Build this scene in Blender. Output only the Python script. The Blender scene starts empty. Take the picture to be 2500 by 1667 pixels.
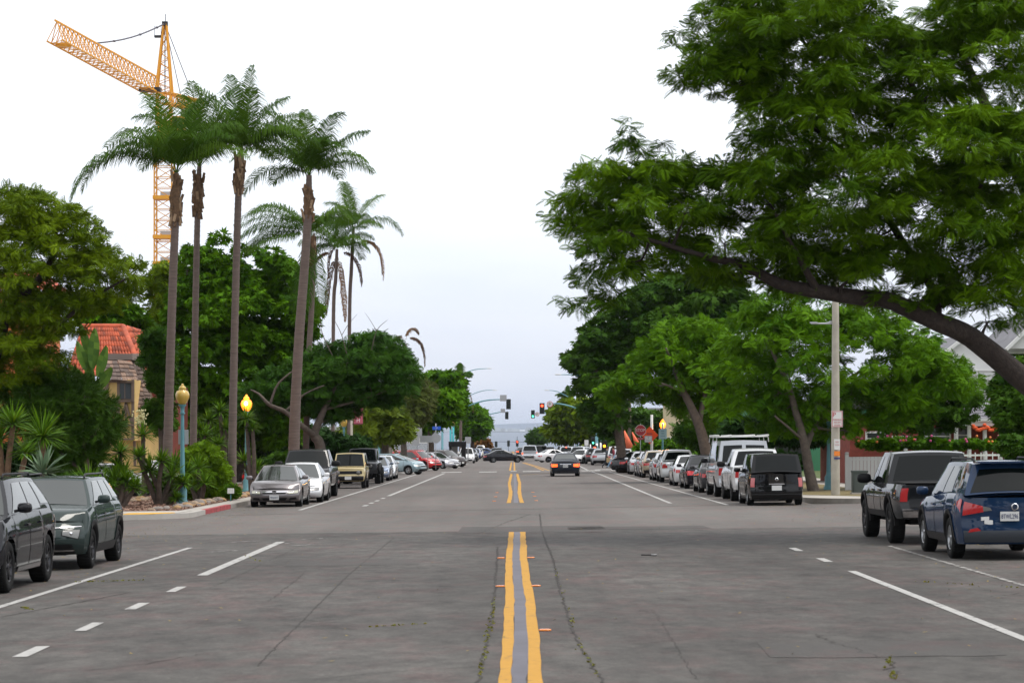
import bpy, math, random
import numpy as np
from mathutils import Vector, Matrix, Quaternion
R = math.radians
C = bpy.context.scene.collection
SC = bpy.context.scene
# ---------------------------------------------------------------- camera
F, CX, HY, ZC, SL, TI = 5553.5, 1178.8, 969.0, 2.02, 0.00915, 0.012   # focal length in picture units, principal point, eye height, street slopes
cam = bpy.data.cameras.new('camera'); cob = bpy.data.objects.new('camera', cam); C.objects.link(cob)
cam.lens = 85.0; cam.sensor_width = 36.0; cam.clip_start = 0.5; cam.clip_end = 60000
cam.shift_y = 0.0786; cam.shift_x = -0.0012
cob.location = (0, 0, ZC); cob.rotation_euler = (R(90), 0, 0)
cam.dof.use_dof = True; cam.dof.focus_distance = 95; cam.dof.aperture_fstop = 5.6
SC.camera = cob
# ---------------------------------------------------------------- sky and sun (overcast)
SUN_EL, SUN_AZ = R(68), R(100)
w = bpy.data.worlds.new('World'); SC.world = w; w.use_nodes = True
nt = w.node_tree; nt.nodes.clear()
def N(nt, t, **k):
    n = nt.nodes.new(t)
    for a, b in k.items():
        if a.startswith('i_'): n.inputs[a[2:].replace('_', ' ')].default_value = b
        else: setattr(n, a, b)
    return n
out = N(nt, 'ShaderNodeOutputWorld')
sky = N(nt, 'ShaderNodeTexSky', sky_type='NISHITA', sun_disc=False, sun_elevation=SUN_EL, sun_rotation=SUN_AZ, dust_density=2.0)
b1 = N(nt, 'ShaderNodeBackground'); b1.inputs[1].default_value = 0.05
nt.links.new(sky.outputs[0], b1.inputs[0])
tc = N(nt, 'ShaderNodeTexCoord'); sx = N(nt, 'ShaderNodeSeparateXYZ'); nt.links.new(tc.outputs['Generated'], sx.inputs[0])
noi = N(nt, 'ShaderNodeTexNoise'); noi.inputs['Scale'].default_value = 5.0; noi.inputs['Detail'].default_value = 4
mp = N(nt, 'ShaderNodeMapping'); mp.inputs['Scale'].default_value = (1, 1, 4.5)
nt.links.new(tc.outputs['Generated'], mp.inputs[0]); nt.links.new(mp.outputs[0], noi.inputs['Vector'])
ma = N(nt, 'ShaderNodeMath', operation='MULTIPLY_ADD'); nt.links.new(noi.outputs[0], ma.inputs[0]); ma.inputs[1].default_value = 0.085
nt.links.new(sx.outputs[2], ma.inputs[2])
cr = N(nt, 'ShaderNodeValToRGB'); nt.links.new(ma.outputs[0], cr.inputs[0])
e = cr.color_ramp.elements
e[0].position = 0.035; e[0].color = (0.50, 0.57, 0.72, 1)
e[1].position = 1.0; e[1].color = (1.25, 1.24, 1.22, 1)
for q_, c_ in ((0.06, (0.62, 0.68, 0.83)), (0.105, (0.79, 0.82, 0.92)), (0.145, (0.93, 0.94, 0.98)), (0.21, (1.05, 1.05, 1.06)), (0.5, (1.15, 1.14, 1.12))):
    x = e.new(q_); x.color = (*c_, 1)
b2 = N(nt, 'ShaderNodeBackground'); b2.inputs[1].default_value = 1.0
nt.links.new(cr.outputs[0], b2.inputs[0])
ad = N(nt, 'ShaderNodeAddShader'); nt.links.new(b1.outputs[0], ad.inputs[0]); nt.links.new(b2.outputs[0], ad.inputs[1])
nt.links.new(ad.outputs[0], out.inputs['Surface'])
sun = bpy.data.lights.new('sun', 'SUN'); sun.energy = 2.0; sun.angle = R(22); sun.color = (1, 0.95, 0.88)
so = bpy.data.objects.new('sun', sun); C.objects.link(so)
so.rotation_euler = Vector((math.sin(SUN_AZ)*math.cos(SUN_EL), math.cos(SUN_AZ)*math.cos(SUN_EL), math.sin(SUN_EL))).to_track_quat('Z', 'Y').to_euler()
SC.view_settings.view_transform = 'Standard'; SC.view_settings.look = 'None'; SC.view_settings.gamma = 1; SC.view_settings.exposure = 0.0
SC.cycles.max_bounces = 6; SC.cycles.diffuse_bounces = 3; SC.cycles.glossy_bounces = 3; SC.cycles.transmission_bounces = 3
SC.cycles.transparent_max_bounces = 4; SC.cycles.volume_bounces = 0
SC.cycles.sample_clamp_indirect = 4
# ---------------------------------------------------------------- measuring: photo points to places in the street
def G(x, y):
    if y <= 700: return -SL*y + TI*x
    return max(-SL*700 - 0.06*(y-700), -42) + TI*x*max(0, 1-(y-700)/500)
def U(px, py, d):                                   # a point of the photo at distance d
    return Vector(((px-CX)*d/F, d, ZC-(py-HY)*d/F))
def DG(px, py):                                     # distance of the street surface seen there
    return F*ZC/(py-HY-F*SL+TI*(px-CX))
def UG(px, py):
    d = DG(px, py); return Vector(((px-CX)*d/F, d, G((px-CX)*d/F, d)))
TILT = Vector((-TI, SL, 1)).normalized()
def on_street(o, x, y, rz=0, dz=0):
    q = Vector((0, 0, 1)).rotation_difference(TILT)
    o.rotation_euler = (q @ Quaternion((0, 0, 1), rz)).to_euler()
    o.location = (x, y, G(x, y)+dz)
# ---------------------------------------------------------------- materials
MATS = {}
def mat(name, col, rough=0.6, metal=0.0, var=0.0, scale=4.0, bump=0.0, coat=0.0, emit=0.0, spec=0.5, stretch=None, bscale=None, ecol=None):
    if name in MATS: return MATS[name]
    m = bpy.data.materials.new(name); m.use_nodes = True; t = m.node_tree; p = t.nodes['Principled BSDF']
    p.inputs['Base Color'].default_value = (*col, 1); p.inputs['Roughness'].default_value = rough; p.inputs['Metallic'].default_value = metal
    p.inputs['Coat Weight'].default_value = coat; p.inputs['Coat Roughness'].default_value = 0.04; p.inputs['Specular IOR Level'].default_value = spec
    if emit:
        p.inputs['Emission Color'].default_value = (*(ecol or col), 1); p.inputs['Emission Strength'].default_value = emit
    if var or bump:
        co = N(t, 'ShaderNodeTexCoord'); mpp = N(t, 'ShaderNodeMapping'); t.links.new(co.outputs['Object'], mpp.inputs[0])
        if stretch: mpp.inputs['Scale'].default_value = stretch
        n1 = N(t, 'ShaderNodeTexNoise'); n1.inputs['Scale'].default_value = scale; n1.inputs['Detail'].default_value = 6; n1.inputs['Roughness'].default_value = 0.65
        t.links.new(mpp.outputs[0], n1.inputs['Vector'])
        if var:
            r = N(t, 'ShaderNodeValToRGB'); r.color_ramp.elements[0].position = 0.3; r.color_ramp.elements[1].position = 0.7
            r.color_ramp.elements[0].color = (*[max(0, c*(1-var)) for c in col], 1); r.color_ramp.elements[1].color = (*[min(1, c*(1+var)) for c in col], 1)
            t.links.new(n1.outputs[0], r.inputs[0]); t.links.new(r.outputs[0], p.inputs['Base Color'])
        if bump:
            n2 = n1
            if bscale:
                n2 = N(t, 'ShaderNodeTexNoise'); n2.inputs['Scale'].default_value = bscale; n2.inputs['Detail'].default_value = 5
                t.links.new(mpp.outputs[0], n2.inputs['Vector'])
            bp = N(t, 'ShaderNodeBump'); bp.inputs['Strength'].default_value = bump; bp.inputs['Distance'].default_value = 0.05
            t.links.new(n2.outputs[0], bp.inputs['Height']); t.links.new(bp.outputs[0], p.inputs['Normal'])
    MATS[name] = m; return m
def paint(name, col, metal=0.35, rough=0.32):
    dk = max(col) < .12; return mat('car_paint_'+name, col if not dk else tuple(c*.75 for c in col), rough=.45 if dk else rough, metal=0.0 if dk else metal, coat=0.8 if dk else 1.0, var=0.04, scale=2.0, spec=.02 if dk else .5)
def leafmat(name, c1, c2, c3=None, trans=0.16, rough=0.5):
    if name in MATS: return MATS[name]
    m = bpy.data.materials.new(name); m.use_nodes = True; t = m.node_tree; p = t.nodes['Principled BSDF']; o = t.nodes['Material Output']
    a = N(t, 'ShaderNodeAttribute', attribute_name='v')
    r = N(t, 'ShaderNodeValToRGB'); r.color_ramp.elements[0].color = (*c1, 1); r.color_ramp.elements[1].color = (*c2, 1)
    if c3:
        q = r.color_ramp.elements.new(0.97); r.color_ramp.elements[2].color = (*c3, 1); q.color = (*c2, 1)
    t.links.new(a.outputs['Fac'], r.inputs[0]); t.links.new(r.outputs[0], p.inputs['Base Color'])
    p.inputs['Roughness'].default_value = rough; p.inputs['Specular IOR Level'].default_value = 0.05
    tr = N(t, 'ShaderNodeBsdfTranslucent'); mx = N(t, 'ShaderNodeMixShader'); mx.inputs[0].default_value = trans
    hs = N(t, 'ShaderNodeHueSaturation'); hs.inputs['Hue'].default_value = 0.485; hs.inputs['Value'].default_value = 1.3
    t.links.new(r.outputs[0], hs.inputs['Color']); t.links.new(hs.outputs[0], tr.inputs[0])
    t.links.new(p.outputs[0], mx.inputs[1]); t.links.new(tr.outputs[0], mx.inputs[2]); t.links.new(mx.outputs[0], o.inputs['Surface'])
    MATS[name] = m; return m
# ---------------------------------------------------------------- mesh building
class MB:
    def __init__(s): s.v = []; s.f = []; s.m = []; s.mats = []; s.n = 0; s.sm = []
    def mi(s, m):
        if m not in s.mats: s.mats.append(m)
        return s.mats.index(m)
    def add(s, verts, faces, m, smooth=False):
        b = s.n; s.v.extend([tuple(map(float, q)) for q in verts]); s.n += len(verts); k = s.mi(m)
        for f in faces: s.f.append([b+i for i in f]); s.m.append(k); s.sm.append(smooth)
    def box(s, c, sz, m, rot=None, taper=1.0):
        hx, hy, hz = [q/2 for q in sz]; vs = []
        for z in (-hz, hz):
            k = taper if z > 0 else 1
            for x, y in ((-hx, -hy), (hx, -hy), (hx, hy), (-hx, hy)): vs.append(Vector((x*k, y*k, z)))
        if rot is not None: vs = [rot @ q for q in vs]
        c = Vector(c); vs = [q+c for q in vs]
        s.add(vs, [(0, 3, 2, 1), (4, 5, 6, 7), (0, 1, 5, 4), (1, 2, 6, 5), (2, 3, 7, 6), (3, 0, 4, 7)], m)
    def beam(s, a, b, t, m, t2=None):
        a = Vector(a); b = Vector(b); d = b-a; L = d.length
        if L < 1e-6: return
        q = d.to_track_quat('Z', 'Y').to_matrix()
        s.box((a+b)/2, (t, t2 or t, L), m, rot=q)
    def tube(s, pts, rad, m, n=8, caps=True, smooth=True):
        pts = [Vector(p) for p in pts]
        if not hasattr(rad, '__len__'): rad = [rad]*len(pts)
        vs = []; fs = []; prev = None
        for i, p in enumerate(pts):
            t = (pts[min(i+1, len(pts)-1)]-pts[max(i-1, 0)])
            if t.length < 1e-9: t = Vector((0, 0, 1))
            t.normalize()
            if prev is None: u = t.orthogonal().normalized()
            else:
                u = prev-t*prev.dot(t)
                u = u.normalized() if u.length > 1e-6 else t.orthogonal().normalized()
            prev = u; w_ = t.cross(u)
            for k in range(n):
                a = 2*math.pi*k/n; vs.append(p+(u*math.cos(a)+w_*math.sin(a))*rad[i])
        for i in range(len(pts)-1):
            for k in range(n):
                a = i*n+k; b = i*n+(k+1) % n; fs.append((a, b, b+n, a+n))
        if caps:
            fs.append(tuple(range(n-1, -1, -1))); fs.append(tuple((len(pts)-1)*n+k for k in range(n)))
        s.add(vs, fs, m, smooth)
    def lathe(s, prof, m, n=16, c=(0, 0, 0), axis='Z', smooth=True):
        vs = []; fs = []; c = Vector(c)
        for r, h in prof:
            for k in range(n):
                a = 2*math.pi*k/n
                p = Vector((r*math.cos(a), r*math.sin(a), h)) if axis == 'Z' else (Vector((h, r*math.cos(a), r*math.sin(a))) if axis == 'X' else Vector((r*math.cos(a), h, r*math.sin(a))))
                vs.append(p+c)
        for i in range(len(prof)-1):
            for k in range(n):
                a = i*n+k; b = i*n+(k+1) % n; fs.append((a, b, b+n, a+n))
        s.add(vs, fs, m, smooth)
    def prism(s, poly, a, b, m, axis='Y'):          # a 2-D outline with thickness
        n = len(poly)
        def P(u, v, t): return (u, t, v) if axis == 'Y' else ((t, u, v) if axis == 'X' else (u, v, t))
        vs = [P(u, v, a) for u, v in poly]+[P(u, v, b) for u, v in poly]
        s.add(vs, [tuple(range(n-1, -1, -1)), tuple(range(n, 2*n))]+[(i, (i+1) % n, n+(i+1) % n, n+i) for i in range(n)], m)
    def blob(s, c, rad, m, p=2.5, nu=12, nv=8, rot=None):   # rounded box / ellipsoid
        def sg(q, e): return math.copysign(abs(q)**e, q)
        e = 2/p; vs = []; fs = []; c = Vector(c)
        for i in range(nv+1):
            th = -math.pi/2+math.pi*i/nv
            for k in range(nu):
                ph = 2*math.pi*k/nu
                q = Vector((rad[0]*sg(math.cos(th), e)*sg(math.cos(ph), e), rad[1]*sg(math.cos(th), e)*sg(math.sin(ph), e), rad[2]*sg(math.sin(th), e)))
                if rot is not None: q = rot @ q
                vs.append(q+c)
        for i in range(nv):
            for k in range(nu):
                a = i*nu+k; b = i*nu+(k+1) % nu; fs.append((a, b, b+nu, a+nu))
        s.add(vs, fs, m, True)
    def build(s, name, parent=None, loc=None):
        me = bpy.data.meshes.new(name); me.from_pydata(s.v, [], s.f)
        for m in s.mats: me.materials.append(m)
        me.polygons.foreach_set('material_index', s.m); me.polygons.foreach_set('use_smooth', s.sm); me.update()
        o = bpy.data.objects.new(name, me); C.objects.link(o)
        if parent is not None: o.parent = parent
        if loc is not None: o.location = loc
        return o
def tag(o, label=None, cat=None, group=None, kind=None):
    if label: o['label'] = label
    if cat: o['category'] = cat
    if group: o['group'] = group
    if kind: o['kind'] = kind
    return o
def thing(name, label, cat, loc=(0, 0, 0), rz=0, group=None):
    o = bpy.data.objects.new(name, None); C.objects.link(o); o.empty_display_size = 0.1
    o.location = loc; o.rotation_euler = (0, 0, rz); return tag(o, label, cat, group)
def text(s, size, loc, rot, m, parent, name='lettering', sx=1.0):
    cu = bpy.data.curves.new(name, 'FONT'); cu.body = s; cu.size = size; cu.align_x = 'CENTER'; cu.align_y = 'CENTER'; cu.extrude = 0.002
    cu.resolution_u = 2; cu.materials.append(m)
    o = bpy.data.objects.new(name, cu); me = bpy.data.meshes.new_from_object(o); bpy.data.objects.remove(o)
    o = bpy.data.objects.new(name, me); C.objects.link(o)
    if parent is not None: o.parent = parent
    o.location = loc; o.rotation_euler = rot; o.scale = (sx, 1, 1); return o
def fastmesh(name, V, faces_n, idx, m, vals=None, parent=None):
    """V (n,3) points; idx flat corner indices; every face has faces_n corners"""
    me = bpy.data.meshes.new(name); nf = len(idx)//faces_n
    me.vertices.add(len(V)); me.vertices.foreach_set('co', np.ascontiguousarray(V, dtype=np.float32).ravel())
    me.loops.add(len(idx)); me.loops.foreach_set('vertex_index', np.ascontiguousarray(idx, dtype=np.int32))
    me.polygons.add(nf); me.polygons.foreach_set('loop_start', np.arange(0, nf*faces_n, faces_n, dtype=np.int32))
    if vals is not None:
        at = me.attributes.new('v', 'FLOAT', 'POINT'); at.data.foreach_set('value', np.ascontiguousarray(vals, dtype=np.float32))
    me.materials.append(m); me.update(calc_edges=True)
    o = bpy.data.objects.new(name, me); C.objects.link(o)
    if parent is not None: o.parent = parent
    return o
# shared materials
M_black = mat('black_plastic', (0.010, 0.010, 0.011), 0.5, spec=.25)
M_dark = mat('dark_metal', (0.03, 0.03, 0.032), 0.45, 0.5)
M_rubber = mat('tyre_rubber', (0.010, 0.010, 0.010), 0.85, spec=.2)
M_glass = mat('car_glass', (0.004, 0.006, 0.006), 0.03, spec=0.28)
M_glass2 = mat('car_glass_clear', (0.022, 0.028, 0.025), 0.03, spec=.8, coat=.3)
M_chrome = mat('chrome', (0.75, 0.75, 0.78), 0.12, 1.0)
M_alloy = mat('alloy', (0.35, 0.36, 0.37), 0.3, 0.9)
M_alloyd = mat('dark_alloy', (0.05, 0.05, 0.055), 0.3, 0.8)
M_lamp = mat('lamp_lens', (0.20, 0.20, 0.195), 0.3, 0.4, coat=.6)
M_red = mat('red_lens', (0.45, 0.012, 0.015), 0.12, coat=1.0)
M_redlit = mat('red_lens_lit', (1.0, 0.06, 0.01), 0.2, emit=3.0, ecol=(1, 0.10, 0.015))
M_orange = mat('amber_lens', (0.8, 0.22, 0.02), 0.2, coat=0.5)
M_white = mat('white_enamel', (0.78, 0.78, 0.76), 0.4)
M_plate = mat('plate_white', (0.62, 0.63, 0.62), 0.45)
M_ink = mat('plate_ink', (0.03, 0.04, 0.12), 0.6)
M_hlit = mat('headlamp_lit', (1, 1, 0.95), 0.3, emit=6.0)
RN = np.random.default_rng(7)
def nrm(v): return v/np.maximum(np.linalg.norm(v, axis=-1, keepdims=True), 1e-9)
BARK = mat('bark', (.085, .062, .048), .9, var=.4, scale=7, bump=.9)
BARKL = mat('bark_pale', (.095, .075, .06), .9, var=.35, scale=6, bump=.8)
BARKD = mat('bark_dark', (.030, .021, .017), .9, var=.45, scale=9, bump=1)
def smooth_path(pts, rad, k=4, wob=0.0, g=None):
    pts = [np.array(p, float) for p in pts]; out = []; ro = []
    for i in range(len(pts)-1):
        p0 = pts[max(i-1, 0)]; p1, p2 = pts[i], pts[i+1]; p3 = pts[min(i+2, len(pts)-1)]
        for j in range(k):
            t = j/k; q = 0.5*((2*p1)+(-p0+p2)*t+(2*p0-5*p1+4*p2-p3)*t*t+(-p0+3*p1-3*p2+p3)*t**3)
            if wob and g is not None: q = q+g.normal(size=3)*wob
            out.append(q); ro.append(rad[i]*(1-t)+rad[i+1]*t)
    out.append(pts[-1]); ro.append(rad[-1]); return out, ro

def worn_paint(name, col, worn=.36, under=(.07, .067, .064), scale=7):
    m = bpy.data.materials.new(name); m.use_nodes = True; t = m.node_tree; p = t.nodes['Principled BSDF']; p.inputs['Roughness'].default_value = .75; p.inputs['Specular IOR Level'].default_value = .3
    tc = N(t, 'ShaderNodeTexCoord'); n = N(t, 'ShaderNodeTexNoise'); n.inputs['Scale'].default_value = scale; n.inputs['Detail'].default_value = 9; n.inputs['Roughness'].default_value = .75; t.links.new(tc.outputs['Object'], n.inputs['Vector'])
    r = N(t, 'ShaderNodeValToRGB'); r.color_ramp.elements[0].position = worn; r.color_ramp.elements[0].color = (*under, 1); r.color_ramp.elements[1].position = worn+.07; r.color_ramp.elements[1].color = (*[c*.88 for c in col], 1); x = r.color_ramp.elements.new(.62); x.color = (*col, 1)
    t.links.new(n.outputs[0], r.inputs[0]); t.links.new(r.outputs[0], p.inputs['Base Color']); MATS[name] = m; return m
# ================================================================ cars
WH = {}
def wheel_meshes(r, wd, style):
    k = (r, wd, style)
    if k in WH: return WH[k]
    t = MB(); rr = r*(0.60 if style != 'truck' else 0.55)
    t.lathe([(rr, -wd/2), (r*0.93, -wd/2), (r*0.985, -wd*0.40), (r, -wd*0.2), (r, wd*0.2), (r*0.985, wd*0.40), (r*0.93, wd/2), (r*0.80, wd/2+0.004), (rr*1.02, wd/2), (rr, wd/2-0.015)], M_rubber, 32, axis='X')
    for q in range(36):                              # tread blocks
        a = 2*math.pi*q/36
        t.box((0, r*0.995*math.cos(a), r*0.995*math.sin(a)), (wd*0.8, 0.02, 0.012), M_rubber, rot=Matrix.Rotation(a+math.pi/2, 3, 'X'))
    to = t.build('wheel')
    g = MB(); am = {'alloy': M_alloy, 'dark': M_alloyd, 'truck': M_alloyd, 'plain': M_alloy}[style]
    g.lathe([(rr, wd/2-0.012), (rr*0.94, wd/2-0.004), (rr*0.88, wd/2-0.03), (rr*0.86, 0.0)], am, 28, axis='X')
    g.lathe([(rr*0.87, -0.01), (0.001, -0.01)], M_black, 20, axis='X')
    g.lathe([(rr*0.24, 0.02), (rr*0.24, wd/2-0.03), (rr*0.18, wd/2-0.015), (0.001, wd/2-0.012)], am, 14, axis='X')
    ns = 5 if style != 'plain' else 7
    for q in range(ns):
        a = 2*math.pi*q/ns+0.3
        for da in ((-0.13, 0.13) if style in ('alloy', 'dark') else (0,)):
            d0 = Vector((0, math.cos(a+da*0.3), math.sin(a+da*0.3))); d1 = Vector((0, math.cos(a+da*1.6), math.sin(a+da*1.6)))
            g.beam(d0*rr*0.2+Vector((wd/2-0.035, 0, 0)), d1*rr*0.92+Vector((wd/2-0.025, 0, 0)), 0.02 if style in ('alloy', 'dark') else 0.045, am, 0.035)
    go = g.build('rim')
    WH[k] = (to.data, go.data); bpy.data.objects.remove(to); bpy.data.objects.remove(go)
    return WH[k]
def car(name, label, cat, sp, pm, x, y, rz, group=None, hi=True, lit=None, plate=None, nose_k=None):
    L, W, H, wb, r = sp['L'], sp['W'], sp['H'], sp['wb'], sp['r']; zr = sp.get('zr', 0.24)
    fa = L/2-sp['fo']; ra_ = fa-wb; arch = r+sp.get('gap', 0.06)
    TP = np.array(sp['top']); NO = np.array(sp.get('nose', [(0, .16), (.2, .03), (.45, 0), (.7, .02), (1, .16)])); TL = np.array(sp.get('tail', [(0, .14), (.2, .02), (.5, 0), (.8, .03), (1, .08)]))
    cf, cb = sp.get('cf', 0.30), sp.get('cb', 0.20); GH = sp['gh']; yA, yB, yC, yD = GH; zrf = H
    belt_k = sp.get('belt', 0.92); rw = sp.get('rw', 0.70)*W/2
    zt = lambda yy: np.interp(yy, TP[:, 0], TP[:, 1])
    def prof(zn): return np.interp(zn, [0, .12, .35, .6, .8, .93, 1], [.93, .965, .995, 1, .985, .955, belt_k])
    def hw(yy, zn):
        t = np.clip((np.abs(yy)/(L/2)-0.72)/0.28, 0, 1)
        return W/2*prof(zn)*(1-0.07*t*t)
    def zb(yy):
        z = np.full_like(yy, zr)
        for ya in (fa, ra_):
            d = arch**2-(yy-ya)**2
            z = np.where(d > 0, np.maximum(z, r+np.sqrt(np.maximum(d, 0))-0.0), z)
        return z
    def Yf(a, zn): return L/2-np.interp(zn, NO[:, 0], NO[:, 1])-cf*np.abs(a)**3.2
    def Yr(a, zn): return -L/2+np.interp(zn, TL[:, 0], TL[:, 1])+cb*np.abs(a)**4
    def yy_of(b, a, zn):
        yn = b*L/2; e = np.where(b > 0, Yf(a, zn), Yr(a, zn)); s = np.sign(b)*0.74*L/2; t = np.clip((np.abs(b)-0.74)/0.26, 0, 1)
        return np.where(np.abs(b) < 0.74, yn, s+(e-s)*t)
    def fn_side(sg):
        def f(b, c):
            yn = b*L/2; z0 = zb(yn); z1 = zt(yn); z = z0+(z1-z0)*c; zn = np.clip((z-zr)/(z1-zr), 0, 1)
            yv = yy_of(b, 1.0, zn)
            return np.stack([sg*hw(yn, zn), yv, z], -1)
        return f
    def fn_end(sg):
        def f(a, c):
            ys = np.full_like(a, sg*L/2); z1 = zt(ys); z = zr+(z1-zr)*c
            return np.stack([a*hw(ys, c), (Yf(a, c) if sg > 0 else Yr(a, c)), z+0*a], -1)
        return f
    crown = sp.get('crown', 0.045)
    def fn_top(a, b):
        yn = b*L/2; yv = yy_of(b, a, np.ones_like(a))
        return np.stack([a*hw(yn, 1.0), yv, zt(yn)+crown*(1-a*a)], -1)
    zA, zD = float(zt(yA))-0.02, float(zt(yD))-0.02
    def zbase(yy): return zt(yy)-0.03
    bw = W/2*belt_k*0.985; zre = zrf-0.035
    def fn_gs(sg):
        def f(b, c):
            t = (b+1)/2; y0 = yD+(yA-yD)*t; y1 = yC+(yB-yC)*t; cc = c
            yv = y0+(y1-y0)*cc; xx = bw+(rw-bw)*(c**1.25); z0 = zbase(y0)
            rz_ = zre-0.03*np.abs(b)**3*sp.get('rc', 1)
            return np.stack([sg*xx*(1-0.03*np.abs(b)**4), yv, z0+(rz_-z0)*c], -1)
        return f
    def fn_gf(sg):
        def f(a, c):
            y0 = yA if sg > 0 else yD; y1 = yB if sg > 0 else yC; z0 = float(zbase(np.array(y0)))
            yv = y0+(y1-y0)*c + sg*0.10*(1-a*a)*(1 if sg > 0 else 0.6)
            xx = (bw+(rw-bw)*(c**1.25))*0.97
            rz_ = zre-0.03*sp.get('rc', 1)+0.03*c*(1-a*a)
            return np.stack([a*xx, yv, z0+(rz_-z0)*c+crown*(1-c)*(1-a*a)], -1)
        return f
    def fn_roof(a, b):
        t = (b+1)/2; yv = yC+(yB-yC)*t; yv = yv + np.where(b > 0, 0.10, -0.06)*(1-a*a)*np.abs(b)**6
        return np.stack([a*rw*(1-0.03*np.abs(b)**4), yv, zre-0.03*np.abs(b)**3*sp.get('rc', 1)+0.035*(1-a*a)*(1-0.15*np.abs(b)**3)], -1)
    ctr = np.array([0, 0, H*0.45])
    def patch(mb, fn, cor, nu, nv, off, m, smooth=True):
        (u0, v0), (u1, v1), (u2, v2), (u3, v3) = cor
        s = np.linspace(0, 1, nu+1)[None, :]; t = np.linspace(0, 1, nv+1)[:, None]
        u = (u0*(1-s)+u1*s)*(1-t)+(u3*(1-s)+u2*s)*t; v = (v0*(1-s)+v1*s)*(1-t)+(v3*(1-s)+v2*s)*t
        p = fn(u, v)
        if off:
            h = 1e-3; du = fn(u+h, v)-fn(u-h, v); dv = fn(u, v+h)-fn(u, v-h); n = np.cross(du, dv); n /= np.maximum(np.linalg.norm(n, axis=-1, keepdims=True), 1e-9)
            sg = np.sign(((p-ctr)*n).sum(-1, keepdims=True)); p = p+n*sg*off
        grid(mb, p, m, smooth)
    def grid(mb, p, m, smooth=True):
        nv, nu = p.shape[:2]; nn = np.cross(p[0, 1]-p[0, 0], p[1, 0]-p[0, 0]); mid = p[nv//2, nu//2]
        e1 = p[nv//2, min(nu//2+1, nu-1)]-p[nv//2, max(nu//2-1, 0)]; e2 = p[min(nv//2+1, nv-1), nu//2]-p[max(nv//2-1, 0), nu//2]
        flip = np.dot(np.cross(e1, e2), mid-ctr) < 0
        fs = []
        for j in range(nv-1):
            for i in range(nu-1):
                a = j*nu+i; q = (a, a+1, a+1+nu, a+nu); fs.append(q[::-1] if flip else q)
        mb.add(p.reshape(-1, 3), fs, m, smooth)
    def rect(u0, u1, v0, v1): return [(u0, v0), (u1, v0), (u1, v1), (u0, v1)]
    root = thing(name, label, cat, group=group); on_street(root, x, y, rz)
    body = MB()
    bs = list(np.linspace(-1, 1, 34 if hi else 22))
    for ya in (fa, ra_):
        bs += [(ya+q*arch)/(L/2) for q in (-1.001, -0.999, -.93, -.8, -.6, -.3, 0, .3, .6, .8, .93, .999, 1.001)]
    bs = np.array(sorted(set(np.round(bs, 4)))); cs = np.array([0, .1, .25, .45, .62, .78, .9, .96, 1.0])
    for sg in (-1, 1):
        B_, C_ = np.meshgrid(bs, cs); grid(body, fn_side(sg)(B_, C_), pm)
    av = np.array([-1, -.97, -.9, -.78, -.6, -.35, 0, .35, .6, .78, .9, .97, 1.0])
    for sg in (-1, 1):
        A_, C_ = np.meshgrid(av, cs); grid(body, fn_end(sg)(A_, C_), pm)
    A_, B_ = np.meshgrid(av, np.array(sorted(set(np.round(np.linspace(-1, 1, 30), 4))))); grid(body, fn_top(A_, B_), pm)
    if not sp.get('soft'):
        A_, C_ = np.meshgrid(av, np.linspace(0, 1, 7))
        for sg in (-1, 1): grid(body, fn_gf(sg)(A_, C_), pm)
        B_, C_ = np.meshgrid(np.linspace(-1, 1, 13), np.linspace(0, 1, 7))
        for sg in (-1, 1): grid(body, fn_gs(sg)(B_, C_), pm)
    body.build('body', root)
    ub = MB()
    ub.box((0, 0, zr+0.17), (W*0.60, L*0.90, 0.36), M_black); ub.box((0, (fa+ra_)/2, zr+0.12), (W*0.90, wb-2*arch-0.04, 0.22), M_black)
    for ya in (fa, ra_): ub.box((0, ya, r*1.35), (W*0.62, arch*1.9, r*0.9), M_black); ub.tube([(-W*.42, ya, r), (W*.42, ya, r)], 0.05, M_dark, 6)
    ub.build('underbody', root)
    rf = MB(); A_, B_ = np.meshgrid(av, np.linspace(-1, 1, 15)); grid(rf, fn_roof(A_, B_), sp.get('roofm', pm))
    if sp.get('rails'):
        for sg in (-1, 1):
            pts = [(sg*(rw-0.05), yC+(yB-yC)*t, zre+(0.06 if 0.05 < t < .95 else 0.0)) for t in (0.02, .08, .5, .92, .98)]
            rf.tube(pts, 0.018, sp.get('railm', M_black), 6)
    rf.build('roof', root)
    # glass
    gl = sp.get('glass', M_glass)
    def gpart(nm, fn, cors, n=8):
        g = MB()
        for c_ in cors: patch(g, fn, c_, n, 4, 0.006, gl)
        return g.build(nm, root)
    gpart('windshield', fn_gf(1), [[(-.93, .07), (.93, .07), (.91, .93), (-.91, .93)]])
    if sp.get('rearglass', True): gpart('rear_window', fn_gf(-1), [sp.get('rg', [(-.86, .14), (.86, .14), (.84, .88), (-.84, .88)])])
    for sg in (-1, 1):
        for (b0, b1, b2, b3, c0, c1) in sp.get('win', [(.05, .84, .66, .05, .10, .90), (-.62, -.01, -.01, -.5, .10, .90)]):
            gpart('side_window', fn_gs(sg), [[(b0, c0), (b1, c0), (b2, c1), (b3, c1)]], 4)
    if hi:
        for sg in (-1, 1):
            for (b0, b1) in sp.get('doors', [(0.02, 0.44), (-0.36, 0.0)]):
                d = MB(); patch(d, fn_side(sg), rect(b0-.006, b1+.006, .09, .99), 8, 6, 0.003, M_black); patch(d, fn_side(sg), rect(b0, b1, .10, .985), 8, 6, 0.006, pm)
                dr = d.build('door', root)
                h = MB(); hp = fn_side(sg)(np.array(b0+0.05), np.array(.80)); h.box(hp+np.array([sg*0.02, 0, 0]), (0.03, 0.18, 0.03), sp.get('handlem', pm)); h.build('handle', dr)
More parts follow.
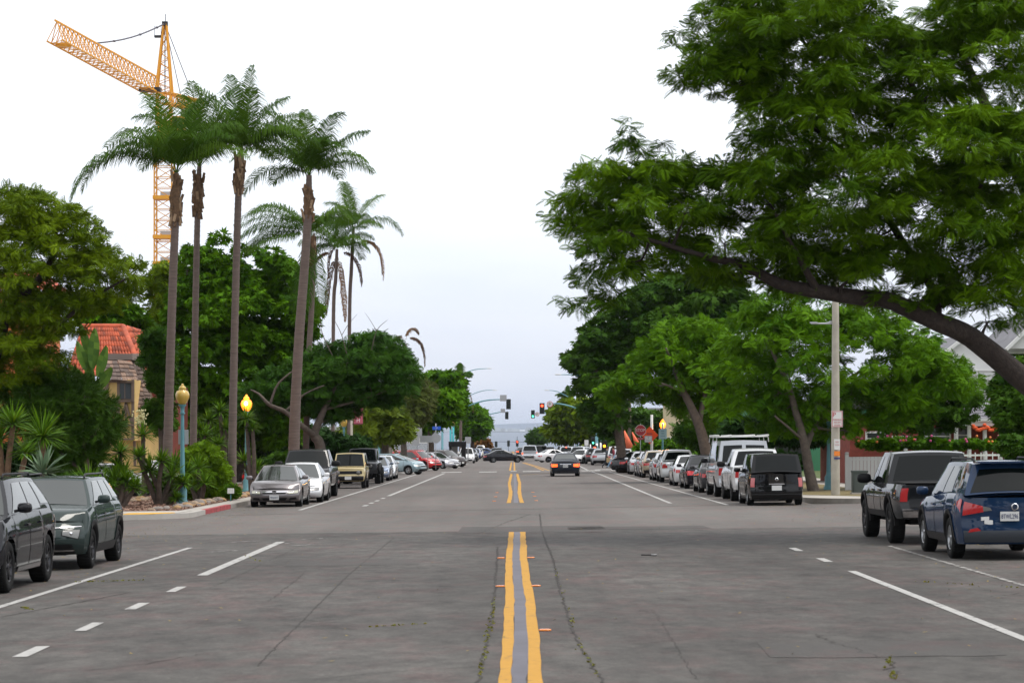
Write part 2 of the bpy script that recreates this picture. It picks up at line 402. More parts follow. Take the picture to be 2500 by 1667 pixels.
    cm = sp.get('cladm', M_black)
    for sg in (-1, 1):
        k = MB()
        if sp.get('clad'):
            patch(k, fn_side(sg), rect((ra_+arch)/(L/2)+.01, (fa-arch)/(L/2)-.01, 0, .18), 6, 2, 0.012, cm); k.build('sill', root)
            for ya in (fa, ra_):
                k = MB(); th = np.linspace(-0.1, math.pi+0.1, 19); fr = []
                for rad in (arch-0.004, arch+0.07):
                    yy = ya+np.cos(th)*rad; zz = r+np.sin(th)*rad; z1 = zt(yy); zn = np.clip((zz-zr)/(z1-zr), 0, 1)
                    bb = yy/(L/2); yv = np.where(np.abs(bb) < .74, yy, yy_of(bb, 1.0, zn)); xx = hw(yy, zn)
                    fr.append(np.stack([sg*(xx+0.014), yv, zz], -1))
                fr.insert(0, fr[0]*np.array([0.9, 1, 1])); grid(k, np.array(fr), cm); k.build('wheel_arch', root)
        else: patch(k, fn_side(sg), rect((ra_+arch)/(L/2)+.01, (fa-arch)/(L/2)-.01, 0, .07), 6, 1, 0.008, M_black); k.build('sill', root)
    tm, gm = wheel_meshes(r, sp.get('tw', 0.22), sp.get('rim', 'alloy'))
    for sg in (-1, 1):
        for ya in (fa, ra_):
            o = bpy.data.objects.new('wheel', tm); C.objects.link(o); o.parent = root; o.location = (sg*(W/2-sp.get('tw', .22)/2-sp.get('tin', .02)), ya, r); o.rotation_euler = (0, 0, 0 if sg > 0 else math.pi)
            q = bpy.data.objects.new('rim', gm); C.objects.link(q); q.parent = o
    # lamps, grille, bumpers
    for (nm, m, cor, mirror) in sp.get('front', []):
        for sg in ((1, -1) if mirror else (1,)):
            k = MB()
            if nm == 'headlight':
                cu_, cv_ = sum(u for u, v in cor)/4, sum(v for u, v in cor)/4; patch(k, fn_end(1), [(sg*(cu_+(u-cu_)*1.10), cv_+(v-cv_)*1.18) for u, v in cor], 8, 3, 0.007, M_black)
            patch(k, fn_end(1), [(sg*u, v) for u, v in cor], 8, 3, 0.008 if m in (M_black,) else 0.012, m); ho = k.build(nm, root)
            if nm == 'headlight' and hi:
                cu = sum(u for u, v in cor)/4*sg; cv = sum(v for u, v in cor)/4; pp = fn_end(1)(np.array(cu), np.array(cv))
                k = MB(); k.blob(pp+np.array([0, 0.0, 0]), (0.042, 0.022, 0.034), M_chrome, p=2, nu=10, nv=6); k.build('lamp', ho)
    for (nm, m, cor, mirror) in sp.get('rear', []):
        if nm == 'taillight' and lit: m = M_redlit
        for sg in ((1, -1) if mirror else (1,)):
            k = MB(); patch(k, fn_end(-1), [(sg*u, v) for u, v in cor], 8, 3, 0.008 if m in (M_black,) else 0.014, m); k.build(nm, root)
    for (nm, m, cor, end) in sp.get('side', []):     # lamp wrap-round on the flanks
        if nm == 'taillight' and lit: m = M_redlit
        for sg in (-1, 1):
            k = MB(); patch(k, fn_side(sg), cor, 5, 3, 0.014, m); k.build(nm, root)
    for (nm, m, cor) in sp.get('gear', []):          # lamps on the greenhouse pillars at the back
        for sg in (-1, 1):
            k = MB(); patch(k, fn_gf(-1), [(sg*u, v) for u, v in cor], 3, 4, 0.014, m); k.build(nm, root)
    if hi or True:
        for sg in (-1, 1):
            k = MB(); my = yA-0.30; mz = float(zt(np.array(my)))+0.10; s_ = sp.get('ms', 1.0)
            k.blob((sg*(W/2+0.07*s_), my, mz), (0.11*s_, 0.07, 0.075*s_), sp.get('mm', pm), p=3.2, nu=10, nv=6); k.beam((sg*(W/2-0.08), my+0.03, mz-0.05), (sg*(W/2+0.02), my, mz-0.03), 0.04, M_black)
            k.build('mirror', root)
    for end, txt in (plate or {}).items():
        s = 1 if end == 'front' else -1; pz = sp.get('pz', {}).get(end, 0.36); pa = sp.get('pa', {}).get(end, 0.0)
        pp = fn_end(s)(np.array(pa), np.array(pz)); k = MB(); k.box(pp+np.array([0, s*0.02, 0]), (0.31, 0.02, 0.155), M_plate); po = k.build('number_plate', root)
        if txt: text(txt, 0.11, (pp[0], pp[1]+s*0.034, pp[2]-0.005), (R(90), 0, math.pi if s > 0 else 0), M_ink, po, 'plate_lettering', 0.62)
    return root, dict(front=fn_end(1), rear=fn_end(-1), side=fn_side, gf=fn_gf, patch=patch, rect=rect, grid=grid, zt=zt, roof=fn_roof)
HL = lambda u0=.52, u1=.93, v0=.62, v1=.80, m=M_lamp: ('headlight', m, [(u0, v0), (u1, v0+.03), (u1+.02, v1+.02), (u0, v1)], True)
LOWG = ('lower_grille', M_black, [(-.62, .10), (.62, .10), (.56, .30), (-.56, .30)], False)
SED = dict(L=4.5, W=1.78, H=1.44, wb=2.70, fo=0.88, r=0.315, zr=0.20, top=[(-2.25, .88), (-2.1, .98), (-1.5, 1.0), (-.5, .93), (.8, .90), (1.4, .84), (1.9, .74), (2.15, .66), (2.25, .58)],
    gh=(1.15, .20, -.75, -1.55), rw=.62, win=[(.08, .82, .52, .08, .10, .88), (-.66, .02, .02, -.46, .10, .88)], glass=M_glass, rim='plain',
    front=[HL(.55, .92, .66, .86), ('grille', M_black, [(-.42, .68), (.42, .68), (.46, .84), (-.46, .84)], False), LOWG],
    rear=[('taillight', M_red, [(.50, .62), (.96, .60), (.97, .82), (.54, .80)], True), ('bumper_trim', M_black, [(-.7, .04), (.7, .04), (.65, .16), (-.65, .16)], False)],
    side=[('taillight', M_red, [(-.99, .62), (-.91, .66), (-.91, .80), (-.99, .84)], -1)], pz={'front': .34, 'rear': .55})
SUVS = dict(L=4.42, W=1.82, H=1.57, wb=2.72, fo=0.84, r=0.345, zr=0.26, top=[(-2.21, .92), (-2.05, 1.03), (-1.0, 1.04), (.8, 1.0), (1.3, .96), (1.85, .88), (2.1, .80), (2.21, .72)],
    gh=(1.12, .38, -1.80, -2.14), rw=.68, clad=True, rails=True, glass=M_glass,
    win=[(.20, .86, .66, .20, .10, .88), (-.36, .14, .14, -.36, .10, .88), (-.86, -.44, -.44, -.74, .22, .86)],
    front=[HL(.55, .92, .66, .88), ('grille', M_black, [(-.48, .64), (.48, .64), (.50, .80), (-.50, .80)], False), ('lower_grille', M_black, [(-.8, .06), (.8, .06), (.72, .36), (-.72, .36)], False)],
    rear=[('taillight', M_red, [(.50, .70), (.97, .66), (.97, .90), (.52, .88)], True), ('bumper', M_black, [(-.97, .02), (.97, .02), (.97, .30), (-.97, .30)], False)],
    side=[('taillight', M_red, [(-.99, .68), (-.90, .72), (-.90, .88), (-.99, .90)], -1)], doors=[(.06, .46), (-.34, .04)], pz={'front': .28, 'rear': .56})
HAT = dict(SUVS, H=1.50, zr=.20, r=.315, L=4.3, clad=False, rails=False, gh=(1.2, .30, -1.45, -2.0))
TRK = dict(L=5.4, W=1.91, H=1.82, wb=3.24, fo=0.95, r=0.40, tw=.27, zr=0.48, gap=.09, rim='truck', rw=.74, top=[(-2.7, 1.14), (-2.5, 1.16), (-.9, 1.16), (.9, 1.14), (1.2, 1.12), (2.1, 1.06), (2.5, 1.0), (2.7, .90)],
    gh=(1.25, .62, -.72, -.88), belt=.94, clad=True, win=[(.22, .88, .66, .22, .08, .88), (-.70, .12, .12, -.70, .08, .88)], crown=.03, cf=.25, cb=.06, cladm=M_black, ms=1.35, mm=M_black,
    tail=[(0, .10), (.25, -.03), (.34, 0), (.35, .08), (1, .06)], doors=[(.12, .44), (-.20, .10)], rg=[(-.88, .10), (.88, .10), (.84, .90), (-.84, .90)],
    front=[HL(.60, .95, .66, .84), ('grille', M_black, [(-.52, .52), (.52, .52), (.52, .88), (-.52, .88)], False), ('lower_grille', M_black, [(-.9, .05), (.9, .05), (.85, .34), (-.85, .34)], False)],
    rear=[('taillight', M_red, [(.84, .52), (.99, .52), (.99, .92), (.84, .92)], True), ('bumper', M_chrome, [(-.97, .06), (.97, .06), (.97, .30), (-.97, .30)], False)], side=[], pz={'rear': .20, 'front': .25})
# ================================================================ ground, street, water
def gsheet(name, polys, m, dz, kind='structure', thick=None, lab=None):
    mb = MB()
    for poly in polys:
        n = len(poly)
        if thick is None: mb.add([(x, y, G(x, y)+dz) for x, y in poly], [tuple(range(n))], m)
        else:
            vs = [(x, y, G(x, y)+dz) for x, y in poly]+[(x, y, G(x, y)+dz-thick) for x, y in poly]
            mb.add(vs, [tuple(range(n))]+[(i, n+i, n+(i+1) % n, (i+1) % n) for i in range(n)], m)
    return tag(mb.build(name), lab, None, None, kind)
def asphalt(name, col, streak=.25, patch=.18):
    m = bpy.data.materials.new(name); m.use_nodes = True; t = m.node_tree; p = t.nodes['Principled BSDF']; p.inputs['Roughness'].default_value = .82; p.inputs['Specular IOR Level'].default_value = .3
    tc = N(t, 'ShaderNodeTexCoord'); 
    def noise(sc, stretch, det=5, rough=.6):
        mp_ = N(t, 'ShaderNodeMapping'); mp_.inputs['Scale'].default_value = stretch; n = N(t, 'ShaderNodeTexNoise'); n.inputs['Scale'].default_value = sc; n.inputs['Detail'].default_value = det; n.inputs['Roughness'].default_value = rough
        t.links.new(tc.outputs['Object'], mp_.inputs[0]); t.links.new(mp_.outputs[0], n.inputs['Vector']); return n
    big = noise(.16, (1, .5, 1), 4); st = noise(2.4, (1, .5, 1), 9, .8); fine = noise(38, (1, 1, 1), 3, .7); lane = noise(.5, (1, .03, 1), 3); spk = noise(16, (1, 1, 1), 2, .5)
    def ramp(n, a, b, lo=.35, hi=.65):
        r = N(t, 'ShaderNodeMapRange'); r.inputs['From Min'].default_value = lo; r.inputs['From Max'].default_value = hi; r.inputs['To Min'].default_value = a; r.inputs['To Max'].default_value = b; t.links.new(n.outputs[0], r.inputs['Value']); return r
    def mul(a, b):
        x_ = N(t, 'ShaderNodeMath', operation='MULTIPLY'); t.links.new(a.outputs[0], x_.inputs[0]); t.links.new(b.outputs[0], x_.inputs[1]); return x_
    v = mul(mul(ramp(big, 1-patch, 1+patch), ramp(st, 1-streak*.6, 1+streak*.4)), mul(ramp(fine, .86, 1.14), mul(ramp(lane, .90, 1.10), ramp(spk, 1.0, 1.55, .68, .74))))
    hue = N(t, 'ShaderNodeMixRGB'); hue.blend_type = 'MIX'; hue.inputs[1].default_value = (*col, 1); hue.inputs[2].default_value = (col[0]*1.20, col[1]*.93, col[2]*.95, 1); n2 = noise(1.3, (1, .6, 1), 7, .7); t.links.new(ramp(n2, 0, 1, .48, .66).outputs[0], hue.inputs[0])
    mx = N(t, 'ShaderNodeVectorMath', operation='SCALE'); t.links.new(hue.outputs[0], mx.inputs[0]); t.links.new(v.outputs[0], mx.inputs['Scale']); t.links.new(mx.outputs[0], p.inputs['Base Color'])
    bp = N(t, 'ShaderNodeBump'); bp.inputs['Strength'].default_value = .35; bp.inputs['Distance'].default_value = .01; t.links.new(fine.outputs[0], bp.inputs['Height']); t.links.new(bp.outputs[0], p.inputs['Normal']); return m
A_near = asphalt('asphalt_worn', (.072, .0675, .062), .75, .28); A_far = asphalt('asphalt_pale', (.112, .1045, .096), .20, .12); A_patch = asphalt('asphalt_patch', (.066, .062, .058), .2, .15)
XL, XR = -9.35, 9.55
gm = MB(); M_earth = mat('earth', (.10, .085, .06), .95, var=.3, scale=.3)
ys = [-60, 0, 60, 150, 300, 500, 700, 760, 850, 1000, 1150, 1290, 1400]; xs = [-1500, -400, -120, -40, 0, 40, 120, 400, 1500]
gm.add([(x, y, G(x, y)-.05-(.5 if False else 0)) for y in ys for x in xs], [(j*9+i, j*9+i+1, j*9+i+10, j*9+i+9) for j in range(len(ys)-1) for i in range(8)], M_earth)
tag(gm.build('ground'), None, None, None, 'structure')
gsheet('road', [[(XL, -40), (XR, -40), (XR, 56.5), (XL, 56.5)]], A_near, 0)
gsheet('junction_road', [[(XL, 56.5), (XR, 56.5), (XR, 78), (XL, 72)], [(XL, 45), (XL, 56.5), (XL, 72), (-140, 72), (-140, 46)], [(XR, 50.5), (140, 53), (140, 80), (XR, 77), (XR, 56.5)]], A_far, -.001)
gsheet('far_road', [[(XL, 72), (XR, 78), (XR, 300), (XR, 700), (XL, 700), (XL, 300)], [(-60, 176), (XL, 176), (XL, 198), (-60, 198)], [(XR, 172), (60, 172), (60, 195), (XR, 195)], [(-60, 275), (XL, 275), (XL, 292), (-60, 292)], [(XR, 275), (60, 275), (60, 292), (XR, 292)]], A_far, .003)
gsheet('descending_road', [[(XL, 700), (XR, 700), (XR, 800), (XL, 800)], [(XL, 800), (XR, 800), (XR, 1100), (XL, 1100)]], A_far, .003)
M_conc = mat('concrete', (.36, .335, .30), .85, var=.16, scale=.7, bump=.2, bscale=20); M_kerb = mat('kerb_concrete', (.27, .25, .225), .9, var=.2, scale=1.2)
M_mulch = mat('mulch', (.17, .10, .065), .95, var=.5, scale=6, bump=.8, bscale=14); M_dry = mat('dry_lawn', (.16, .125, .05), .95, var=.35, scale=3, bump=.6, bscale=18)
def corner(cx, cy, r, a0, a1, n=7): return [(cx+r*math.cos(R(a0+(a1-a0)*i/n)), cy+r*math.sin(R(a0+(a1-a0)*i/n))) for i in range(n+1)]
H = .14
blkL1 = corner(XL-2.4, 70.8, 2.4, -90, 0)+[(XL, 176), (-130, 176), (-130, 68.4)]
blkR1 = [(XR, 172)]+corner(XR+3.6, 80.6, 3.6, 180, 270)+[(130, 77), (130, 172)]
blkL0 = [(XL, -40), (XL, 43)]+corner(XL-3.5, 43.5, 3.5, 0, 90)+[(-130, 47), (-130, -40)]
blkR0 = [(XR, -40), (130, -40), (130, 51)]+corner(XR+3.0, 48, 3.0, 90, 180)
for nm, p in (('pavement', blkL1), ('pavement', blkR1), ('pavement', blkL0), ('pavement', blkR0), ('pavement', [(XL, 198), (XL, 275), (-130, 275), (-130, 198)]), ('pavement', [(XR, 195), (130, 195), (130, 275), (XR, 275)]), ('pavement', [(XL, 292), (XL, 700), (-130, 700), (-130, 292)]), ('pavement', [(XR, 292), (130, 292), (130, 700), (XR, 700)])):
    q = MB(); n = len(p); q.add([(x, y, G(x, y)+H) for x, y in p]+[(x, y, G(x, y)-.2) for x, y in p], [tuple(range(n))]+[(i, n+i, n+(i+1) % n, (i+1) % n) for i in range(n)], M_conc); tag(q.build(nm), None, None, None, 'structure')
def kerbrun(pts, m, name='kerb', w=.16, dz=.004):
    q = MB()
    for (a, b), (c, d) in zip(pts[:-1], pts[1:]):
        v = Vector((c-a, d-b, 0)); nn = Vector((v.y, -v.x, 0)).normalized()
        q.add([(a+nn.x*.006, b+nn.y*.006, G(a, b)-.02), (c+nn.x*.006, d+nn.y*.006, G(c, d)-.02), (c+nn.x*.006, d+nn.y*.006, G(c, d)+H+dz), (a+nn.x*.006, b+nn.y*.006, G(a, b)+H+dz), (a-nn.x*w, b-nn.y*w, G(a, b)+H+dz), (c-nn.x*w, d-nn.y*w, G(c, d)+H+dz)], [(0, 1, 2, 3), (3, 2, 5, 4)], m)
    return tag(q.build(name), None, None, None, 'structure')
cL = corner(XL-2.4, 70.8, 2.4, -90, 0, 10)
kerbrun([(-60, 68.4)]+cL+[(XL, 73.4)], mat('concrete_light', (.40, .38, .35), .85, var=.1, scale=1))
kerbrun([(XL, 73.4), (XL, 80)], mat('kerb_red', (.33, .05, .055), .8, var=.35, scale=3), 'red_kerb'); kerbrun([(XL, 80), (XL, 176)], M_kerb)
kerbrun([(XR, 172), (XR, 80.6)]+corner(XR+3.6, 80.6, 3.6, 180, 270)+[(60, 77)], M_kerb)
kerbrun([(60, 51), (XR+3, 51)]+corner(XR+3.0, 48, 3.0, 90, 180)+[(XR, 0)], M_kerb); kerbrun([(XL, 0), (XL, 43.5)]+corner(XL-3.5, 43.5, 3.5, 0, 90), M_kerb)
# ramp, tactile pad, beds
gsheet('kerb_ramp', [[(-14.5, 68.6), (-11.3, 68.6), (-9.75, 70.0), (-9.6, 72.4), (-14.5, 72.4)]], mat('concrete_light', (.46, .44, .41), .85, var=.1, scale=1), H+.008)
gsheet('tactile_pad', [[(-11.2, 68.7), (-10.3, 68.9), (-9.75, 69.8), (-9.9, 70.6), (-11.2, 70.4)]], mat('tactile_yellow', (.62, .34, .03), .7, var=.2, scale=6), H+.014)
gsheet('planting_bed', [[(-10.05, 72.5), (-10.0, 160), (-13.0, 160), (-14.5, 120), (-15.5, 82), (-13.2, 72.5)]], M_mulch, H+.006)
gsheet('planting_bed', [[(-15.6, 74), (-16.2, 84), (-16.5, 120), (-14.8, 160), (-40, 160), (-40, 72)]], M_mulch, H+.006)
gsheet('planting_bed', [[(-10.6, -20), (-10.6, 41), (-14, 44.5), (-60, 44.5), (-60, -20)]], M_mulch, H+.006)
gsheet('verge', [[(10.0, 84), (12.2, 80.0), (13.2, 80.0), (13.2, 165), (10.0, 165)]], M_dry, H+.006); gsheet('lawn', [[(15.2, 80), (60, 80), (60, 165), (15.2, 165)]], mat('lawn_green', (.07, .10, .025), .95, var=.4, scale=2, bump=.6, bscale=14), H+.006)
# road paint
M_wsolid = mat('road_paint_fresh', (.50, .50, .48), .7, var=.15, scale=2)
M_wp = worn_paint('road_paint_white', (.40, .395, .38), .37); M_yp = worn_paint('road_paint_yellow', (.47, .245, .030), .34); M_seal = mat('crack_sealer', (.085, .08, .10), .6, var=.25, scale=1.5)
def line(pts, wd, m, name, dz=.006, jit=0, g=None, step=None):
    P = [Vector((a, b, 0)) for a, b in pts]
    if step:
        Q = []
        for a, b in zip(P[:-1], P[1:]):
            n = max(1, int((b-a).length/step)); Q += [a+(b-a)*i/n for i in range(n)]
        P = Q+[P[-1]]
    g = g or RN; q = MB(); vs = []; n = len(P); ph = g.uniform(0, 9)
    for i, p in enumerate(P):
        t = (P[min(i+1, n-1)]-P[max(i-1, 0)]).normalized(); nn = Vector((t.y, -t.x, 0)); o = nn*(g.normal()*jit) if jit else Vector(); w_ = wd*(1+g.normal()*(.04 if not jit else .35 if jit > .02 else .08)); w_ = max(w_, wd*.2)
        for s in (-1, 1): a = p+o+nn*s*w_/2; vs.append((a.x, a.y, G(a.x, a.y)+dz))
    q.add(vs, [(2*i, 2*i+1, 2*i+3, 2*i+2) for i in range(n-1)], m); return tag(q.build(name), None, None, None, 'structure')
wig = lambda y: (.022*math.sin(y*.25+.5)+.006*math.sin(y*.83)) if y < 60 else 0
yr = list(np.arange(12, 55.6, .8))+[55.6]
line([(-.06+wig(y)*.6, y) for y in yr], .115, M_yp, 'centre_line', jit=.003); line([(.20+wig(y)*.75, y) for y in yr], .125, M_yp, 'centre_line', jit=.003); line([(.07+wig(y)*.7, y) for y in yr], .15, M_seal, 'sealed_joint', .005, jit=.004)
yr = list(np.arange(83, 166, 2)); wf = lambda y: .05*math.sin((y-83)*.10)*(1 if y < 130 else .5)
line([(-.16+wf(y), y) for y in yr], .15, M_yp, 'centre_line', .008, jit=.003); line([(.30-wf(y)*.8-.0, y) for y in yr], .15, M_yp, 'centre_line', .008, jit=.003); line([(.10, y) for y in yr], .16, M_seal, 'sealed_joint', .007, jit=.004)
for a, b in ((185, 270), (295, 690)): line([(-.25, a), (-.2, b)], .14, M_yp, 'centre_line', .008); line([(.10, a), (.12, b)], .14, M_yp, 'centre_line', .008)
line([(.6, 158), (3.4, 170)], .14, M_yp, 'turn_line', .008); line([(2.3, 182), (1.9, 215), (1.0, 262)], .15, M_yp, 'turn_line', .008); line([(2.7, 182), (2.2, 215), (1.25, 262)], .15, M_yp, 'turn_line', .008)
line([(-6.62, 10), (-6.62, 31), (-6.55, 49)], .11, M_wp, 'parking_line'); line([(-4.93, 38.3), (-4.95, 51.5)], .17, M_wp, 'lane_line')
for y in (17.6, 20.4, 23.6, 26.9, 30.4, 34.0): line([(-4.82, y), (-4.83, y+1.25)], .14, M_wp, 'lane_dash')
line([(5.05, 10), (5.22, 37.3)], .12, M_wp, 'lane_line'); line([(6.95, 10), (7.0, 33), (7.15, 46)], .085, worn_paint('road_paint_faded', (.36, .35, .33), .46), 'parking_line')
for y in (40.2, 44.3): line([(5.25, y), (5.26, y+1.3)], .14, M_wp, 'lane_dash')
line([(-6.8, 77), (-6.75, 130), (-6.7, 172)], .14, M_wp, 'parking_line', .008); line([(-5.0, 97), (-4.9, 172)], .16, M_wp, 'lane_line', .008)
for y in (81, 84.5, 88, 92): line([(-5.0, y), (-5.0, y+1.6)], .15, M_wp, 'lane_dash', .008)
line([(5.2, 80), (5.6, 154), (5.6, 172)], .14, M_wp, 'lane_line', .008); line([(6.83, 77), (6.75, 170)], .11, M_wp, 'parking_line', .008)
for x0, x1 in ((-8.2, -6.7), (-5.3, -3.8), (-2.5, -1.2), (.7, 2.0), (3.2, 4.4), (5.0, 6.4), (7.2, 8.6)): line([(x0, 178), (x1, 178)], 2.4, M_wsolid, 'stop_bar', .008)
line([(-8.5, 176.2), (9, 176.2)], .22, worn_paint('road_paint_faded2', (.34, .33, .31), .46), 'stop_bar', .007)
for x0, x1 in ((6.2, 8.6), (-8.6, -6.9)): line([(x0, 184), (x1, 184)], 2.0, M_wsolid, 'stop_bar', .008)
line([(-.2, 181), (.25, 181)], 3.2, M_wp, 'lane_mark', .008); line([(2.0, 187), (5.0, 187)], .6, M_wp, 'stop_bar', .008)
for a, b, c in ((-7.2, 188, 206), (-5.2, 205, 228), (-7.4, 212, 230), (-5.3, 240, 262)): line([(a, b), (a+.5, c)], .18, M_wp, 'lane_dash', .008)
line([(5.6, 182), (5.9, 215), (5.6, 262)], .16, M_wp, 'lane_line', .008); line([(-5, 295), (-5, 600)], .14, M_wp, 'lane_line', .008); line([(5.5, 295), (5.5, 600)], .14, M_wp, 'lane_line', .008)
for (x, y) in ((-5.9, 46.8), (-5.1, 50.2), (-4.5, 49.4), (-6.0, 51.6), (-4.6, 52.6)): line([(x, y), (x+.5, y+.6)], .12, worn_paint('road_paint_faded2', (.34, .33, .31), .46), 'worn_mark')
for (x0, y0, x1, y1) in ((-1.3, 55.0, 2.2, 59.5), (1.3, 56.5, 4.6, 58.4), (-8.6, 27, -7.1, 30.5), (2.4, 22.5, 4.6, 24.2), (-3.9, 41.0, -1.6, 43.0)):
    g_ = np.random.default_rng(int(x0*10+500)); n_ = 7; P_ = [(x0+(x1-x0)*i/n_+g_.normal()*.03, y0+g_.normal()*.06) for i in range(n_+1)]+[(x1-(x1-x0)*i/n_+g_.normal()*.03, y1+g_.normal()*.06) for i in range(n_+1)]; gsheet('road_patch', [P_], A_patch, .0035)
# cracks, joints, weeds
M_crack = mat('crack', (.035, .030, .027), .95); gc = np.random.default_rng(3)
def ug(px, py): v = UG(px, py); return (v.x, v.y)
for pts, wd, jt in (([ug(1143, 1255), ug(1141, 1300), ug(1135, 1370), ug(1125, 1450), ug(1100, 1560), (-.62, 12)], .035, .02), ([ug(1240, 1180), ug(1243, 1215), ug(1272, 1290), ug(1285, 1350), ug(1310, 1430), ug(1330, 1480), ug(1382, 1560), (.9, 12)], .035, .02),
        ([ug(700, 1315), ug(620, 1380)], .015, .02), ([ug(905, 1235), ug(800, 1320), ug(700, 1420), ug(590, 1530)], .018, .01), ([ug(0, 1392+25), ug(300, 1360)], .03, .01), ([ug(0, 1400), ug(130, 1395)], .02, .02), ([ug(400, 1430), ug(640, 1435), ug(820, 1445)], .02, .02), ([ug(200, 1540), ug(330, 1525), ug(470, 1500)], .02, .03),
        ([ug(720, 1560), ug(860, 1545), ug(1100, 1530)], .018, .02), ([ug(850, 1330), ug(1135, 1325)], .018, .012), ([ug(820, 1382), ug(960, 1380), ug(1130, 1384)], .018, .02), ([ug(1300, 1322), ug(1600, 1326), ug(2000, 1318), ug(2352, 1330)], .014, .02), ([ug(1300, 1342), ug(1700, 1346), ug(2100, 1340)], .014, .02),
        ([ug(1180, 1470), ug(1400, 1470)], .02, .01), ([ug(1430, 1480), ug(1620, 1465), ug(1800, 1462)], .02, .02), ([ug(1440, 1500), ug(1700, 1490)], .015, .02), ([ug(1870, 1455), ug(1960, 1490), ug(2040, 1515), ug(2050, 1560)], .025, .04), ([ug(2050, 1385), ug(2200, 1380), ug(2352, 1360)], .02, .03), ([ug(1330, 1395), ug(1500, 1390), ug(1900, 1400)], .012, .02),
        ([ug(730, 1231), ug(900, 1226), ug(1160, 1222), ug(1400, 1224)], .05, .03), ([ug(1130, 1180), ug(1240, 1182), ug(1330, 1180)], .08, .03), ([ug(1100, 1225), ug(1160, 1200), ug(1220, 1180)], .03, .03), ([ug(0, 1470), ug(160, 1475), ug(240, 1470)], .015, .03), ([ug(230, 1375), ug(480, 1352), ug(720, 1240)], .012, .02), ([ug(100, 1342), ug(330, 1335), ug(600, 1330)], .02, .015), ([ug(1600, 1560), ug(1500, 1400)], .01, .02)):
    line(pts, wd*.62, M_crack, 'crack', .0045, jit=jt*.8, g=gc, step=.12)
wv = []; wq = np.random.default_rng(4)
for pts, n in (([ug(1135, 1370), ug(1125, 1450), ug(1100, 1560)], 70), ([ug(1275, 1300), ug(1330, 1480), ug(1382, 1560)], 45), ([ug(170, 1337), ug(330, 1332)], 40), ([ug(50, 1395), ug(70, 1400)], 25), ([ug(2040, 1510), ug(2050, 1560)], 30), ([ug(850, 1440), ug(980, 1432)], 20), ([ug(560, 1275), ug(600, 1290)], 14), ([ug(2100, 1335), ug(2340, 1350)], 20)):
    for _ in range(n):
        i = wq.integers(0, len(pts)-1); f = wq.uniform(); a = np.array(pts[i])*(1-f)+np.array(pts[i+1])*f+wq.normal(size=2)*.018
        for k_ in range(3): d = wq.normal(size=3)*.010; d[2] = abs(d[2])*.8; b = np.array([a[0], a[1], G(*a)+.006]); s = wq.normal(size=3)*.006; wv += [b-s, b+s, b+d+s, b+d-s]
tag(fastmesh('weeds', np.array(wv), 4, np.arange(len(wv)), leafmat('leaf_weed', (.20, .17, .03), (.16, .19, .04)), np.repeat(wq.uniform(size=len(wv)//4), 4)), None, None, None, 'stuff')
ll = []; lg = np.random.default_rng(6)
for _ in range(1500):
    y = lg.uniform(22, 95); x = (lg.choice([-1, 1])*(9.3-abs(lg.normal())*1.3)) if lg.uniform() < .8 else lg.uniform(-9, 9)
    if x > XR-.1 or x < XL+.1: continue
    o = np.array([x, y, G(x, y)+.010]); a = lg.uniform(0, 6.28); d = np.array([math.cos(a), math.sin(a), 0])*lg.uniform(.018, .04); e_ = np.array([-d[1], d[0], 0])*.5; ll += [o-d, o-e_, o+d+np.array([0, 0, .01]), o+e_]
tag(fastmesh('leaf_litter', np.array(ll), 4, np.arange(len(ll)), leafmat('leaf_fallen', (.10, .06, .02), (.30, .22, .06), trans=0), np.repeat(lg.uniform(size=len(ll)//4), 4)), None, None, None, 'stuff')
# raised orange markers beside the centre line, litter
mk = MB(); mk.blob((0, 0, .004), (.07, .05, .012), M_orange, p=4, nu=12, nv=6); mk0 = mk.build('road_marker')
spots = [(1151, 1282), (1219, 1281), (1149, 1347), (1231, 1346), (1252, 1448)]; locs = [(ug(a, b), w_) for (a, b), w_ in zip(spots, ['left of the centre line by the seam', 'right of the centre line by the seam', 'left of the centre line, nearer than the first pair', 'right of the centre line, nearer than the first pair', 'right of the centre line, nearest the camera'])]
far = [((s*.75+.07, y), None) for y in (86, 93, 101) for s in (-1, 1)]
for i, ((x, y), w_) in enumerate(locs+far):
    o = mk0 if i == 0 else mk0.copy()
    if i: C.objects.link(o)
    on_street(o, x, y, 0, .006); tag(o, ('orange raised road marker, '+w_) if w_ else 'small orange raised marker beside the far stretch of the double yellow line', 'road marker', 'orange raised road markers')
lt = MB(); lt.tube([(-.13, 0, .02), (.05, .02, .018)], .010, M_black, 6); lt.tube([(.05, .02, .018), (.15, .03, .02)], .018, mat('dull_metal', (.25, .25, .25), .4, .5), 8); lo = lt.build('litter'); on_street(lo, *ug(1489, 1277), R(-12), .005); tag(lo, 'small black and grey tube lying on the asphalt in the open lane', 'litter')
# border rocks and gravel
gr = np.random.default_rng(12); rocks = []; M_rk = [mat('rock_%s' % n, c, .85, var=.3, scale=9, bump=.5) for n, c in (('ochre', (.38, .24, .12)), ('tan', (.33, .25, .18)), ('grey', (.24, .21, .19)))]
rocksrc = []
for v in range(3):
    q = MB(); q.blob((0, 0, .3), (1, .8, .62), M_rk[v], p=2.6, nu=9, nv=6); o = q.build('rock'); me = o.data
    for vv in me.vertices: vv.co *= 1+gr.normal()*.07
    rocksrc.append(o)
used_r = [False]*3
def add_rock(x, y, s, lab):
    v = int(gr.integers(0, 3)); o = rocksrc[v] if not used_r[v] else rocksrc[v].copy()
    if used_r[v]: C.objects.link(o)
    used_r[v] = True; on_street(o, x, y, gr.uniform(0, 6), H-.01); o.scale = (s, s, s*gr.uniform(.7, 1)); tag(o, lab, 'rock', 'border rocks of the palm side planting')
